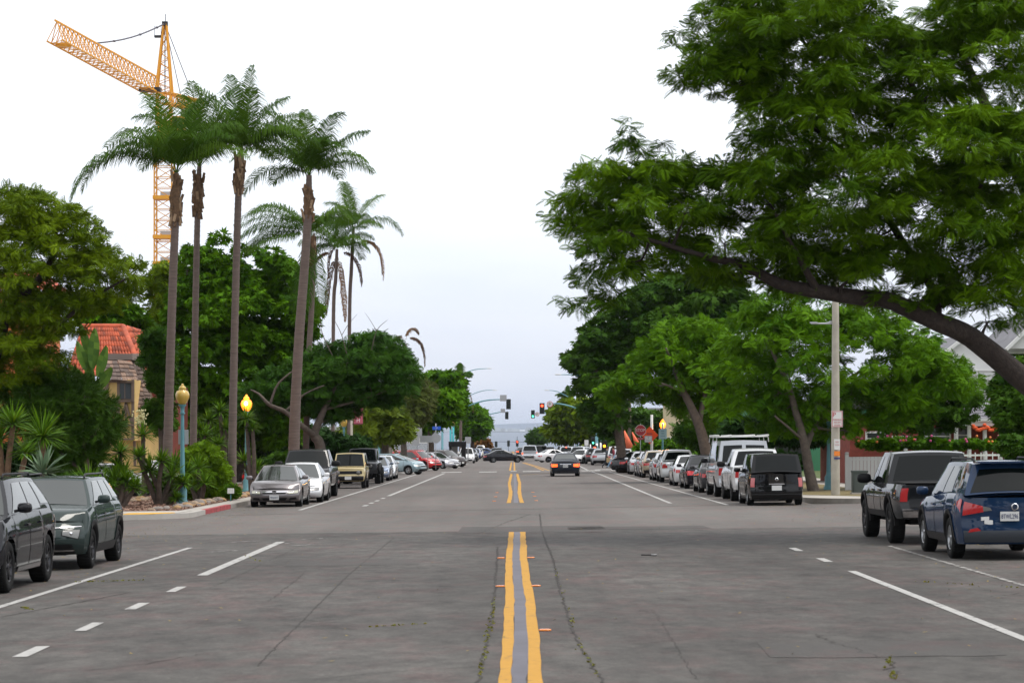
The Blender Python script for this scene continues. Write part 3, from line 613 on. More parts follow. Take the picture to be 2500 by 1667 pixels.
for i in range(64):
    y = 73.2+i*.42; x = -10.15-gr.uniform(0, .35)-(0.9*max(0, (74.5-y)/2)); add_rock(x, y, gr.uniform(.10, .22), 'rounded ochre or grey rock in the loose border along the planting bed')
for i in range(18): add_rock(-13.0-gr.uniform(0, 2.2), 84+gr.uniform(0, 4), gr.uniform(.12, .24), 'rock beside the garden path, behind the many headed yucca')
n = 9000; gx = -10.1-gr.uniform(0, 1, n)**1.5*4.6; gy = 72.6+gr.uniform(0, 1, n)*34; sz = gr.uniform(.02, .05, n); gv = []
u = gr.normal(size=(n, 4, 3))*sz[:, None, None]; u[:, :, 2] = np.abs(u[:, :, 2])*.6; base = np.stack([gx, gy, -SL*gy+TI*gx+H+.008], -1)
ok = ~((gx < -12.6) & (gy < 76)); tag(fastmesh('gravel', (base[ok][:, None, :]+u[ok]).reshape(-1, 3), 4, np.arange(ok.sum()*4), leafmat('gravel_chips', (.14, .07, .055), (.38, .25, .19), trans=0), np.repeat(gr.uniform(size=ok.sum()), 4)), None, None, None, 'stuff')
# bay water, far shore, hills
WZ = -40.0; m = bpy.data.materials.new('bay_water'); m.use_nodes = True; p = m.node_tree.nodes['Principled BSDF']; p.inputs['Base Color'].default_value = (.10, .13, .18, 1); p.inputs['Roughness'].default_value = .5; p.inputs['Specular IOR Level'].default_value = .2
nz = N(m.node_tree, 'ShaderNodeTexNoise'); nz.inputs['Scale'].default_value = .02; nz.inputs['Detail'].default_value = 8; mpw = N(m.node_tree, 'ShaderNodeMapping'); mpw.inputs['Scale'].default_value = (.5, 1, 1); tcw = N(m.node_tree, 'ShaderNodeTexCoord'); m.node_tree.links.new(tcw.outputs['Object'], mpw.inputs[0]); m.node_tree.links.new(mpw.outputs[0], nz.inputs['Vector']); bpw = N(m.node_tree, 'ShaderNodeBump'); bpw.inputs['Strength'].default_value = .5; bpw.inputs['Distance'].default_value = 2; m.node_tree.links.new(nz.outputs[0], bpw.inputs['Height']); m.node_tree.links.new(bpw.outputs[0], p.inputs['Normal'])
q = MB(); q.add([(-6000, 1230, WZ), (6000, 1230, WZ), (6000, 12500, WZ), (-6000, 12500, WZ)], [(0, 1, 2, 3)], m); tag(q.build('water'), None, None, None, 'structure')
gh_ = np.random.default_rng(8); M_shore_haze = mat('shore_land_hazed', (.34, .37, .40), .9, var=.4, scale=.01); M_hill_haze = mat('hill_land_hazed', (.38, .44, .52), .9)  # pale blue of the distance haze put into these land colours
q = MB(); q.prism([(-5000, WZ-1), (5000, WZ-1), (5000, WZ+6), (-5000, WZ+4)], 9800, 11500, M_shore_haze); tag(q.build('far_shore'), None, None, None, 'structure')
xsn = np.linspace(-6000, 6000, 90); hz = [(float(x), -12+7*math.sin(x*.0022+1)+4*math.sin(x*.0071)+gh_.normal()*.8) for x in xsn]
q = MB(); q.prism([(-6000, WZ-1)]+[(6000, WZ-1)][::1]+hz[::-1], 11900, 12400, M_hill_haze); tag(q.build('hills'), None, None, None, 'structure')
q = MB()
for i in range(150):
    x = gh_.uniform(-900, 500); hh = gh_.uniform(6, 16) if i % 4 else gh_.uniform(14, 30); ww = gh_.uniform(8, 40) if i % 4 else gh_.uniform(4, 9); q.box((x, 9850+gh_.uniform(0, 200), WZ+5+hh/2), (ww, 20, hh), M_shore_haze)
tag(q.build('far_shore_town'), 'strip of low buildings and trees on the far side of the bay', None, None, 'stuff')
# ================================================================ crane, houses, street furniture, people
M_cy = mat('crane_yellow', (.70, .31, .015), .5, .1); M_cable = mat('cable', (.10, .09, .11), .6)
def crane():
    D = 300; t = thing('tower_crane', 'tall yellow orange lattice tower crane rising behind the palms', 'crane', (0, 0, 0)); s = D/F
    def truss(q, A, B, w0, w1, n, th, up=Vector((0, 0, 1)), side=None):
        A = Vector(A); B = Vector(B); d = (B-A).normalized(); sd = side or d.cross(up).normalized(); u = sd.cross(d).normalized()
        def cs(i): f = i/n; w_ = (w0*(1-f)+w1*f)/2; c = A+(B-A)*f; return [c+sd*w_+u*w_, c-sd*w_+u*w_, c-sd*w_-u*w_, c+sd*w_-u*w_]
        for k in range(4): q.beam(cs(0)[k], cs(n)[k], th, M_cy)
        for i in range(n):
            a, b = cs(i), cs(i+1)
            for k in range(4):
                k2 = (k+1) % 4; q.beam(a[k], b[k2] if i % 2 else b[k], th*.5, M_cy) if False else q.beam(a[k] if i % 2 else a[k2], b[k2] if i % 2 else b[k], th*.55, M_cy); q.beam(b[k], b[k2], th*.55, M_cy)
    bx = U(377, 900, D).x; top = U(377, 335, D).z; q = MB(); truss(q, (bx, D, G(bx, D)), (bx, D, top), 2.15, 2.15, 30, .16, up=Vector((0, 1, 0)), side=Vector((1, 0, 0)))
    for py in (455, 545, 605): c = U(377, py, D); q.box(c, (2.5, 2.5, .45), M_cy); q.box(c+Vector((.3, 0, .5)), (1.4, 1.0, .5), mat('galvanised', (.45, .46, .47), .5, .5))
    q.build('mast', t)
    q = MB(); z0 = U(377, 345, D).z; q.lathe([(1.5, 0), (1.5, 1.3), (2.0, 1.4), (2.0, 2.4), (1.3, 2.5)], M_cy, 14, c=(bx, D, z0-1)); q.box((bx+1.9, D-.5, z0+3.0), (1.5, 1.9, 2.1), M_cy); q.box((bx+1.9, D-1.5, z0+3.2), (1.2, .06, 1.2), M_glass); q.build('cab', t)
    zj = U(377, 215, D).z; q = MB(); q.box((bx, D, z0+2.4), (1.5, 1.5, 2.4), M_cy); truss(q, (bx, D, z0+3), (bx, D, zj), 1.7, 1.7, 3, .18, up=Vector((0, 1, 0)), side=Vector((1, 0, 0))); 
    ap = U(379, 55, D)
    for sx, sy in ((-1, -1), (1, -1), (1, 1), (-1, 1)): q.beam((bx+sx*.95, D+sy*.9, zj), ap+Vector((sx*.18, sy*.18, 0)), .19, M_cy)
    for i in range(14):
        f0, f1 = i/14, (i+1)/14
        for sy in (-1, 1):
            a = Vector((bx-.95, D+sy*.9, zj)).lerp(ap, f0); b = Vector((bx+.95, D+sy*.9, zj)).lerp(ap, f1)
            if i % 2: a, b = Vector((bx+.95, D+sy*.9, zj)).lerp(ap, f0), Vector((bx-.95, D+sy*.9, zj)).lerp(ap, f1)
            q.beam(a, b, .08, M_cy)
    q.tube([(ap.x, D, zj), (ap.x, D, ap.z)], .07, M_cable, 5); q.box(ap, (.7, .6, .5), M_dark); q.tube([ap, ap+Vector((.1, 0, 1.2))], .05, M_dark, 5)
    q.build('tower_head', t); q = MB(); q.box(ap+Vector((-.85, 0, -1.6)), (.9, .7, .25), M_dark)
    for sx in (-.4, .4): q.tube([ap+Vector((-.85+sx, -.3, -1.5)), ap+Vector((-.85+sx, -.3, -.3))], .04, M_cable, 4)
    q.build('top_platform', t)
    A = U(362, 205, D-1); dj = 277; B = U(126, 76, dj); n = 26; q = MB(); d = (B-A).normalized(); sd = d.cross(Vector((0, 0, 1))).normalized(); hh = 2.35
    def tri(i): c = A+(B-A)*i/n; return c+sd*1.05-Vector((0, 0, .9)), c-sd*1.05-Vector((0, 0, .9)), c+Vector((0, 0, hh-.9))
    for k, th in ((0, .15), (1, .15), (2, .18)): q.beam(tri(0)[k], tri(n)[k], th, M_cy)
    for i in range(n):
        a, b = tri(i), tri(i+1); mid = [(a[k]+b[k])/2 for k in range(3)]
        for k in (0, 1): q.beam(a[k], mid[2], .075, M_cy); q.beam(mid[2], b[k], .075, M_cy)
        q.beam(a[0], a[1], .075, M_cy); q.beam(a[0] if i % 2 else a[1], b[1] if i % 2 else b[0], .065, M_cy)
    q.box(tri(2)[0].lerp(tri(2)[1], .5)+Vector((0, 0, .3)), (2.6, 1.6, .5), M_dark); q.box(tri(24)[0].lerp(tri(24)[1], .5), (1.7, .8, .4), M_cy); q.build('jib', t)
    J = tri(16)[2]; q = MB(); P = [J.lerp(ap, i/8)+Vector((0, 0, -1.0*math.sin(math.pi*i/8)*.5)) for i in range(9)]; q.tube(P, .09, M_cable, 6)
    for i in (2, 5, 7): q.blob(P[i], (.22, .22, .14), M_cable, nu=6, nv=4)
    q.build('pendant_line', t)
    C0 = Vector((bx, D, zj-.5)); dc = -Vector((d.x, d.y, 0)).normalized(); C1 = C0+dc*9; q = MB(); truss(q, C0, C1, 1.3, 1.3, 10, .16); q.build('counter_jib', t)
    for i in range(2): k = MB(); k.box(C1-dc*(1.2+i*1.4)+Vector((0, 0, -1.2)), (1.9, 1.1, 2.6), mat('ballast', (.35, .34, .32), .9)); k.build('counterweight', t)
    q = MB()
    for sx in (-1, 1): q.tube([ap, C1-dc*3+Vector((sx*.8, 0, .6))], .06, M_cable, 4)
    q.build('rear_cable', t)
crane()
# ---------------------------------------------------------------- half timbered house with tiled roof behind
M_shake = mat('cedar_shake', (.135, .10, .085), .95, var=.4, scale=2.5, bump=.5, bscale=12); M_shake2 = mat('cedar_shake_pale', (.24, .16, .12), .95, var=.35, scale=2.5)
M_stucco = mat('yellow_stucco', (.62, .44, .17), .9, var=.1, scale=1.5, bump=.15, bscale=30); M_timber = mat('timber', (.18, .13, .10), .85, var=.3, scale=4, stretch=(1, 1, .3)); M_rwall = mat('terracotta_wall', (.17, .03, .018), .9, var=.15, scale=1)
M_tile = mat('clay_tile', (.42, .085, .035), .8, var=.45, scale=1.7); M_tile2 = mat('clay_tile_dull', (.22, .055, .03), .85, var=.35, scale=2)
def shakes(q, A, B, Cc, Dd, rows, m1, m2, g, th=.035, wmin=.16):
    """A-B the bottom edge, D-C the top edge of a roof face; overlapping rows of split shingles"""
    A, B, Cc, Dd = map(Vector, (A, B, Cc, Dd)); nn = (B-A).cross(Dd-A).normalized()
    if nn.y > 0: nn = -nn
    for r in range(rows):
        f0, f1 = r/rows, min(1, (r+1.25)/rows); a = A.lerp(Dd, f0); b = B.lerp(Cc, f0); c = B.lerp(Cc, f1); d = A.lerp(Dd, f1); L = (b-a).length; x_ = 0
        while x_ < L-.02:
            w_ = min(g.uniform(wmin, wmin*2.1), L-x_); u0 = x_/L; u1 = (x_+w_-.012)/L; o = nn*(th+g.uniform(0, .02)); lo = (Dd-A).normalized()*g.uniform(-.02, .02)
            p = [a.lerp(b, u0)+o+lo, a.lerp(b, u1)+o+lo, d.lerp(c, u1), d.lerp(c, u0)]; pb = [a.lerp(b, u0)+lo, a.lerp(b, u1)+lo]
            q.add(p+pb, [(0, 1, 2, 3), (4, 5, 1, 0), (4, 0, 3), (5, 2, 1)], m1 if g.uniform() < .7 else m2); x_ += w_
def house_left():
    g = np.random.default_rng(21); d = 99; t = thing('half_timbered_house', 'half timbered house with yellow walls and steep brown shake roofs beside the conifer', 'house'); P = lambda x_, y_, dd=d: U(x_, y_, dd)
    # main body wall behind
    q = MB(); z0 = G(-14, d); a = P(236, 940, d+1.2); b = P(332, 940, d+1.2); q.box(((a.x+b.x)/2, d+4.2, (z0+P(0, 935).z)/2), (b.x-a.x, 6.0, P(0, 935).z-z0), M_stucco); q.build('wall', t)
    # bay
    bl, br = P(243, 0, d-1).x, P(309, 0, d-1).x; zt_, zb_ = P(0, 872, d-1).z, P(0, 1012, d-1).z; q = MB(); q.box(((bl+br)/2, d+.2, (zt_+zb_)/2), (br-bl, 2.4, zt_-zb_), M_stucco); bay = q.build('bay', t)
    y_ = d-1.04; q = MB()
    def tb(x0, y0, x1, y1, w_=.11, dd=y_): q.beam(U(x0, y0, dd), U(x1, y1, dd), w_, M_timber, .07)
    for x_ in (246, 272, 305): tb(x_, 872, x_, 1010)
    for yy, w_ in ((876, .12), (921, .16), (976, .30), (1008, .14)): tb(245, yy, 307, yy, w_)
    tb(289, 924, 276, 972); tb(289, 924, 302, 972); tb(289, 924, 289, 972, .07); tb(262, 925, 250, 972); tb(262, 925, 270, 972)
    q.build('timber_frame', bay); w_ = MB(); c = P(287, 898, y_+.02); w_.box(c, (.62, .04, .72), M_timber); w_.box(c+Vector((0, -.025, 0)), (.50, .03, .62), mat('window_dark', (.03, .035, .035), .1)); w_.box(c+Vector((0, -.045, 0)), (.03, .02, .62), M_timber); w_.build('window', bay)
    # hood over the bay
    q = MB(); e = d-1.25; shakes(q, P(238, 872, e), P(281, 874, e), P(270, 828, d-.3), P(244, 828, d-.3), 5, M_shake, M_shake2, g); shakes(q, P(281, 874, e), P(318, 874, d-.3), P(303, 830, d+.1), P(270, 826, d-.3), 5, M_shake2, M_shake, g)
    q.box((P(276, 0).x, d+.6, P(0, 850).z), (1.1, 1.2, .55), M_shake); q.build('bay_roof', t)
    q = MB(); a = P(232, 812); b = P(303, 826); q.box(((a.x+b.x)/2, d+.9, (a.z+b.z)/2), (b.x-a.x, 1.6, a.z-b.z), mat('grey_fascia', (.20, .16, .14), .8)); q.build('parapet', t)
    # mansard
    q = MB(); shakes(q, P(306, 936, d-.2), P(354, 940, d+.1), P(318, 812, d+1.5), P(300, 812, d+1.4), 13, M_shake, M_shake2, g); shakes(q, P(354, 940, d+.1), P(358, 938, d+5), P(324, 812, d+5), P(318, 812, d+1.5), 12, M_shake2, M_shake, g)
    shakes(q, P(226, 905, d-.2), P(245, 905, d-.2), P(248, 835, d+1), P(236, 835, d+1), 7, M_shake, M_shake2, g)
    q.box((P(328, 0).x, d+3.1, P(0, 940).z-.08), (1.1, 5.6, .14), M_timber); q.build('mansard_roof', t)
    q = MB(); q.box((P(322, 0).x, d+2.8, P(0, 965).z), (.55, 4.4, .9), M_stucco); q.build('side_wall', t)
    q = MB(); q.beam(P(306, 978, d-.3), P(331, 975, d+.2), .5, M_timber, .08); q.beam(P(331, 940, d+.2), P(331, 1060, d+.2), .09, M_timber); q.beam(P(308, 985, d-.4), P(310, 1070, d-.4), .10, M_timber); q.build('porch_posts', t)
    # tiled roof house behind
    t2 = thing('tiled_roof_house', 'terracotta house with orange red barrel tile roof rising behind the half timbered one', 'house'); D2_ = 112; q = MB()
    P2 = lambda x_, y_, dd=D2_: U(x_, y_, dd); z0 = G(-16, D2_); a, b = P2(165, 870), P2(362, 870); q.box(((a.x+b.x)/2, D2_+6, (z0+a.z)/2-.1), (b.x-a.x-.3, 11, a.z-z0-.3), M_rwall); q.build('wall', t2)
    def barrel(name, A, B, Cc, Dd, ncol, nrow, seedv):
        A, B, Cc, Dd = map(Vector, (A, B, Cc, Dd)); nn = (B-A).cross(Dd-A).normalized(); nn = nn if nn.z > 0 else -nn; q = MB(); q.add([A, B, Cc, Dd], [(0, 1, 2, 3)], M_tile2); gg = np.random.default_rng(seedv)
        for c in range(ncol):
            for r in range(nrow):
                f0, f1 = r/nrow, (r+1.15)/nrow; u = (c+.5)/ncol
                p0 = A.lerp(B, u).lerp(Dd.lerp(Cc, u), f0); p1 = A.lerp(B, u).lerp(Dd.lerp(Cc, u), min(1, f1)); wd = ((B-A).length/ncol)*.36; sd = (B-A).normalized(); vs = []
                for p, k_, lift in ((p0, 1.12, .05), (p1, .9, .0)):
                    for j in range(6): an = math.pi*j/5; vs.append(p+sd*math.cos(an)*wd*k_+nn*(math.sin(an)*wd*.9*k_+lift))
                q.add(vs, [(j, j+1, j+7, j+6) for j in range(5)]+[tuple(range(5, -1, -1))], M_tile if gg.uniform() < .7 else M_tile2, True)
        return q.build(name, t2)
    barrel('roof', P2(150, 862, D2_-.6), P2(330, 868, D2_-.6), P2(283, 752, D2_+5), P2(188, 752, D2_+5), 20, 10, 1); barrel('roof', P2(330, 868, D2_-.6), P2(352, 800, D2_+11), P2(335, 768, D2_+8), P2(283, 752, D2_+5), 16, 8, 2)
    q = MB(); q.tube([P2(188, 750, D2_+5), P2(283, 750, D2_+5)], .14, M_tile, 8); q.tube([P2(283, 750, D2_+5), P2(330, 864, D2_-.6)], .14, M_tile, 8); q.build('ridge_tiles', t2)
house_left()
q = MB(); c = U(20, 665, 150); q.box((c.x-1.5, 155, (G(c.x, 150)+c.z)/2), (6, 8, c.z-G(c.x, 150)), mat('orange_wall', (.55, .16, .05), .9)); ho = thing('orange_building', 'orange building glimpsed through the feathery tree at the frame edge', 'building'); q.build('wall', ho)
q = MB(); q.add([(c.x-5.5, 150, c.z), (c.x+2.5, 150, c.z), (c.x+1.0, 154, c.z+1.4), (c.x-4.0, 154, c.z+1.4)], [(0, 1, 2, 3)], M_tile); q.add([(c.x+2.5, 150, c.z), (c.x+2.5, 160, c.z), (c.x+1, 156, c.z+1.4), (c.x+1, 154, c.z+1.4)], [(0, 1, 2, 3)], M_tile); q.build('roof', ho)
# ---------------------------------------------------------------- house on the other side
def house_right():
    t = thing('brick_house', 'brick and white sided house with grey shingled porch roof behind the parked pickup', 'house'); d = 104; P = lambda x_, y_, dd=d: U(x_, y_, dd); M_br = mat('brick_red', (.19, .040, .028), .9, var=.3, scale=5, bump=.3); M_sd = mat('white_siding', (.66, .66, .65), .7, var=.05, scale=1); M_sh = mat('grey_shingle', (.17, .17, .185), .9, var=.25, scale=3)
    z0 = G(17, d); q = MB(); a, b = P(1952, 0), P(2420, 0); zt_ = P(0, 960).z; q.box(((a.x+b.x)/2, d+5, (z0+zt_)/2), (b.x-a.x, 10, zt_-z0), M_br)
    g = np.random.default_rng(2); q.build('wall', t)
    q = MB(); z1 = P(0, 955).z; z2 = P(0, 845).z; a, b = P(2090, 0), P(2430, 0); q.box(((a.x+b.x)/2, d+5.5, (z1+z2)/2), (b.x-a.x, 8, z2-z1), M_sd)
    for i in range(11): zz = z1+(z2-z1)*(i+.5)/11; q.box(((a.x+b.x)/2, d+1.47, zz), (b.x-a.x, .05, .03), mat('siding_shadow_gap', (.45, .45, .45), .8))
    q.build('upper_wall', t)
    def gable(xl, xr, yb, yt, dd, dep, nm):
        q = MB(); A, B, T_ = P(xl, yb, dd), P(xr, yb, dd), P((xl+xr)/2, yt, dd); q.prism([(A.x, A.z), (B.x, B.z), (T_.x, T_.z)], dd, dd+dep, M_sd); r = MB()
        for S_ in (A, B):
            o = Vector((0, -.25, .06)); r.add([S_+o+(S_-T_)*.08, T_+o, T_+Vector((0, dep, .06)), S_+Vector((0, dep, .06))+(S_-T_)*.08], [(0, 1, 2, 3)], M_sh); r.beam(S_+o+(S_-T_)*.08, T_+o, .14, M_sd)
        q.build(nm, t); r.build('roof', t)
    gable(2120, 2330, 850, 770, d+2, 7, 'gable'); gable(2315, 2470, 800, 725, d+1, 8, 'gable')
    # hipped porch roof and columns
    e = d-2.2; q = MB(); shakes(q, P(2188, 962, e), P(2300, 962, e), P(2275, 912, d), P(2212, 912, d), 8, M_sh, M_sh, g, .02, .3); shakes(q, P(2300, 962, e), P(2460, 962, e), P(2460, 912, d), P(2275, 912, d), 8, M_sh, M_sh, g, .02, .3); q.beam(P(2188, 964, e), P(2460, 964, e), .12, M_sd); q.build('porch_roof', t)
    q = MB(); c = P(2188, 0, e); q.box((P(2320, 0, e).x, e+1.1, P(0, 972, e).z), (5.1, 2.1, .22), M_sd); q.build('porch_beam', t)
    for x_ in (2196, 2226, 2262, 2298, 2330, 2380):
        q = MB(); b_ = P(x_, 1046, e+.15); tp = P(x_, 972, e+.15); b_.z = G(b_.x, e)+.5; q.lathe([(.12, b_.z), (.10, b_.z+.1), (.085, tp.z-.15), (.12, tp.z)], M_sd, 10, c=(b_.x, b_.y, 0)); q.build('porch_column', t)
    q = MB(); q.box((P(2320, 0, e).x, e+1.2, G(17, e)+.3), (5.4, 2.4, .6), M_br); q.build('porch_floor', t)
    for (xa, ya, xb, yb) in ((1991, 994, 2030, 1020), (2052, 1004, 2088, 1024), (2125, 985, 2180, 1018), (2200, 978, 2222, 1020), (2140, 880, 2160, 925), (2290, 870, 2320, 925), (2335, 978, 2350, 1020)):
        q = MB(); A, B = P(xa, ya), P(xb, yb); yy = d-.03 if ya > 950 else d+1.43; c = ((A.x+B.x)/2, yy, (A.z+B.z)/2); w_, h_ = B.x-A.x, A.z-B.z; q.box(c, (w_+.14, .08, h_+.14), M_sd); q.box((c[0], yy-.045, c[2]), (w_-.02, .03, h_-.02), mat('window_dark', (.03, .035, .035), .1)); q.box((c[0], yy-.07, c[2]), (w_, .03, .05), M_sd); q.build('window', t)
    q = MB()
    for i, x_ in enumerate(np.linspace(2235, 2350, 40)): q.blob(P(x_, 978+10*abs(math.sin(i*.35))+g.normal()*2, e-.1), (.09, .05, .07), mat('orange_garland', (.75, .10, .02), .7), nu=6, nv=4)
    tag(q.build('garland', t)); 
house_right()
def fence_w(label, pts, h_, m, d_px=None, gap=.13, w_=.07, name='picket_fence'):
    t = thing(name, label, 'fence'); q = MB()
    for (x0, y0), (x1, y1) in zip(pts[:-1], pts[1:]):
        L = math.hypot(x1-x0, y1-y0); n = int(L/gap)
        for i in range(n+1): f = i/n; x_, y_ = x0+(x1-x0)*f, y0+(y1-y0)*f; z = G(x_, y_)+H; q.box((x_, y_, z+h_/2), (w_, .03, h_), m)
    q.build('pickets', t); q = MB()
    for (x0, y0), (x1, y1) in zip(pts[:-1], pts[1:]):
        for f in (.2, .92): q.beam((x0, y0+.03, G(x0, y0)+H+h_*f), (x1, y1+.03, G(x1, y1)+H+h_*f), .07, m)
    q.build('rails', t)
    for (x_, y_) in pts: q = MB(); q.box((x_, y_, G(x_, y_)+H+h_/2+.05), (.13, .13, h_+.1), m); q.blob((x_, y_, G(x_, y_)+H+h_+.14), (.08, .08, .05), m, nu=8, nv=4); q.build('post', t)
fence_w('white board fence panel beyond the lifted pickup cab', [(U(1945, 0, 91).x, 91), (U(2046, 0, 91).x, 91)], 1.25, mat('weathered_white', (.42, .42, .41), .7), gap=.135, w_=.125)
fence_w('open white rail fence before the porch', [(U(2080, 0, 93).x, 93), (U(2400, 0, 93).x, 93)], 1.35, M_white, gap=.22, w_=.035)
# filler buildings behind the tree rows
def block(name, label, x0, x1, y0, y1, h_, col, winm=True, rows=1, roofc=(.2, .2, .2)):
    t = thing(name, label, 'building'); z = min(G(x0, y1), G(x1, y0), G(x0, y0)); q = MB(); m = mat('wall_%d' % (abs(hash(label)) % 9999) if False else 'wall_'+label[:14].replace(' ', '_'), col, .85, var=.08, scale=.8); q.box(((x0+x1)/2, (y0+y1)/2, z+h_/2), (x1-x0, y1-y0, h_), m); q.build('wall', t)
    q = MB(); q.box(((x0+x1)/2, (y0+y1)/2, z+h_+.15), (x1-x0+.4, y1-y0+.4, .3), mat('flat_roof', roofc, .8)); q.build('roof', t)
    xs_ = x0 if x0 > 0 else x1; sg = -1 if x0 > 0 else 1; n = int((y1-y0)/4)
    for r in range(rows):
        for i in range(n):
            yy = y0+(i+.5)*(y1-y0)/n; zz = G(xs_, yy)+1.7+r*3.2
            if zz+.8 > z+h_: continue
            w_ = MB(); w_.box((xs_+sg*.03, yy, zz), (.06, 2.2, 1.7), M_white); w_.box((xs_+sg*.07, yy, zz), (.04, 2.0, 1.5), mat('window_dark', (.03, .035, .035), .1)); w_.build('window', t)
    n = max(1, int((x1-x0)/4))
    for i in range(n):
        xx = x0+(i+.5)*(x1-x0)/n; w_ = MB(); w_.box((xx, y0-.03, G(xx, y0)+1.8), (1.9, .06, 1.7), M_white); w_.box((xx, y0-.07, G(xx, y0)+1.8), (1.7, .04, 1.5), mat('window_dark', (.03, .035, .035), .1)); w_.build('window', t)
block('corner_shop', 'cream painted shop behind the stop sign', 14.0, 30, 202, 226, 5.5, (.55, .46, .28)); block('green_shop', 'low building with dark green wall under the street trees', 14.5, 30, 150, 168, 4.2, (.06, .22, .12)); block('pink_shop', 'low pinkish shop beyond the cream one', 14.5, 32, 230, 262, 4.6, (.50, .30, .26))
block('grey_shop', 'pale grey shop row on the tree side past the signals', 14.0, 34, 296, 360, 6, (.42, .42, .40)); block('brown_shop', 'far brown building on the tree side', 14.0, 34, 370, 470, 8, (.3, .24, .2)); block('tan_apartments', 'tan apartment block deep behind the tree row', 24, 50, 115, 145, 5.5, (.42, .36, .28))
block('dark_shop', 'dark low building behind the angled cars', -45, -17, 205, 262, 4.2, (.12, .11, .10)); block('beige_apartments', 'beige building far down the palm side', -40, -15, 300, 380, 5, (.16, .14, .12)); block('white_apartments', 'whitish building farthest down the palm side', -40, -17, 392, 520, 6, (.3, .3, .28))
# ---------------------------------------------------------------- lamps
M_teal = mat('teal_paint', (.10, .26, .30), .5, var=.15, scale=3); M_tealb = mat('teal_bright', (.03, .36, .40), .5); M_globe = mat('amber_globe', (.52, .34, .06), .35, coat=.5); M_globelit = mat('amber_globe_lit', (1, .45, .05), .4, emit=1.9, ecol=(1, .17, .008)); M_bulb = mat('lamp_bulb', (1, .8, .4), .4, emit=5, ecol=(1, .75, .3)); M_pole = mat('concrete_pole', (.38, .35, .29), .85, var=.12, scale=3, bump=.2)
def lamp(label, px, py_top, d, lit=False, sign=False, h_=None, acorn=1.0, x=None):
    x_ = (px-CX)*d/F if x is None else x; zt_ = ZC-(py_top-HY)*d/F; z0 = G(x_, d)+H; hh = zt_-z0; t = thing('street_lamp', label, 'street lamp', (x_, d, z0), group='acorn globe street lamps'); gz = hh-.72; q = MB()
    q.lathe([(.19, 0), (.19, .12), (.15, .16), (.15, .5), (.10, .58), (.085, .7), (.055, gz-.35), (.055, gz-.30), (.10, gz-.27), (.06, gz-.22), (.075, gz-.05), (.13, gz), (.13, gz+.03)], M_teal, 14); q.build('post', t)
    q = MB(); m = M_globelit if lit else M_globe; q.lathe([(.09, gz+.03), (.16, gz+.10), (.225, gz+.25), (.235, gz+.36), (.19, gz+.47), (.12, gz+.50), (.115, gz+.53), (.13, gz+.55), (.10, gz+.62), (.045, gz+.66), (.05, gz+.69), (.02, gz+.72), (.001, gz+.725)], m, 18); gl_ = q.build('globe', t)
    if lit: q = MB(); q.blob((0, -.13, gz+.34), (.11, .15, .12), M_bulb, p=2, nu=12, nv=8); q.build('bulb', gl_)
    if sign: q = MB(); q.box((.02, .09, hh*.56), (.34, .02, .48), mat('sign_back', (.36, .37, .38), .5, .4)); q.build('sign_plate', t)
    if lit:
        L = bpy.data.lights.new('glow', 'POINT'); L.energy = 60; L.color = (1, .5, .12); L.shadow_soft_size = .3; o = bpy.data.objects.new('glow', L); C.objects.link(o); o.parent = t; o.location = (0, -.35, gz+.3)
    return t
lamp('unlit amber acorn lamp on a blue green post at the corner planting', 419, 881, 80.5, sign=True)
lamp('lit glowing orange acorn lamp among yuccas between the palm trunks', 566, 906, 101, lit=True); lamp('unlit amber acorn lamp with a sign back on its post, above the small beige off-roader', 790, 955, 152, sign=True); lamp('small unlit amber acorn lamp between the banners and the teal hatchback', 869, 964, 196)
lamp('glowing lamp above the pale blue sign past the stop sign', 1522, 962, 172, lit=True); lamp('glowing lamp half hidden by leaves above the work van', 1727, 965, 118, lit=True, x=11.3); lamp('teal lamp post whose globe is lost in the leaves beside the concrete pole', 1880, 925, 92, x=12.0); lamp('small glowing lamp by the green street sign in the distance', 1395, 975, 262, lit=True)
# concrete pole with arm and signs
t = thing('utility_pole', 'tall pale concrete pole with parking signs and a short arm at the junction corner', 'pole', (U(1919, 0, 83).x, 83, G(11, 83)+H)); x0 = 0; P = lambda px, py, dd=83: U(px, py, dd)-t.location
q = MB(); q.lathe([(.155, 0), (.14, 3), (.12, 6), (.10, 8.6), (.001, 8.62)], M_pole, 12); q.build('pole', t); q = MB(); q.tube([P(1919, 743), P(1890, 743), P(1863, 743)], .03, mat('galvanised', (.45, .46, .47), .5, .5), 6); q.tube([P(1919, 737), P(1895, 742)], .02, mat('galvanised', (.45, .46, .47), .5, .5), 5); q.box(P(1869, 741), (.25, .12, .05), mat('galvanised', (.45, .46, .47), .5, .5)); q.build('arm', t)
def plate(parent, name, c, w_, h_, m, border=None, texts=(), th=.02, rot=0):
    q = MB(); q.box((0, 0, 0), (w_, th, h_), m)
    if border:
        for sx, sz, bw_, bh in ((0, 1, w_-.02, .018), (0, -1, w_-.02, .018)): q.box((0, -th/2-.002, sz*(h_/2-.022)), (bw_, .004, bh), border)
        for sx in (-1, 1): q.box((sx*(w_/2-.022), -th/2-.002, 0), (.018, .004, h_-.062), border)
    o = q.build(name, parent); o.location = c; o.rotation_euler = (0, 0, rot)
    for (s_, sz_, dx, dz, tm, kx) in texts: text(s_, sz_, (dx, -th/2-.006, dz), (R(90), 0, 0), tm, o, 'lettering', kx)
    return o
M_sr = mat('sign_red', (.45, .02, .03), .5); M_swhite = mat('sign_white', (.66, .66, .64), .5); M_blue = mat('sign_blue', (.02, .10, .55), .5)
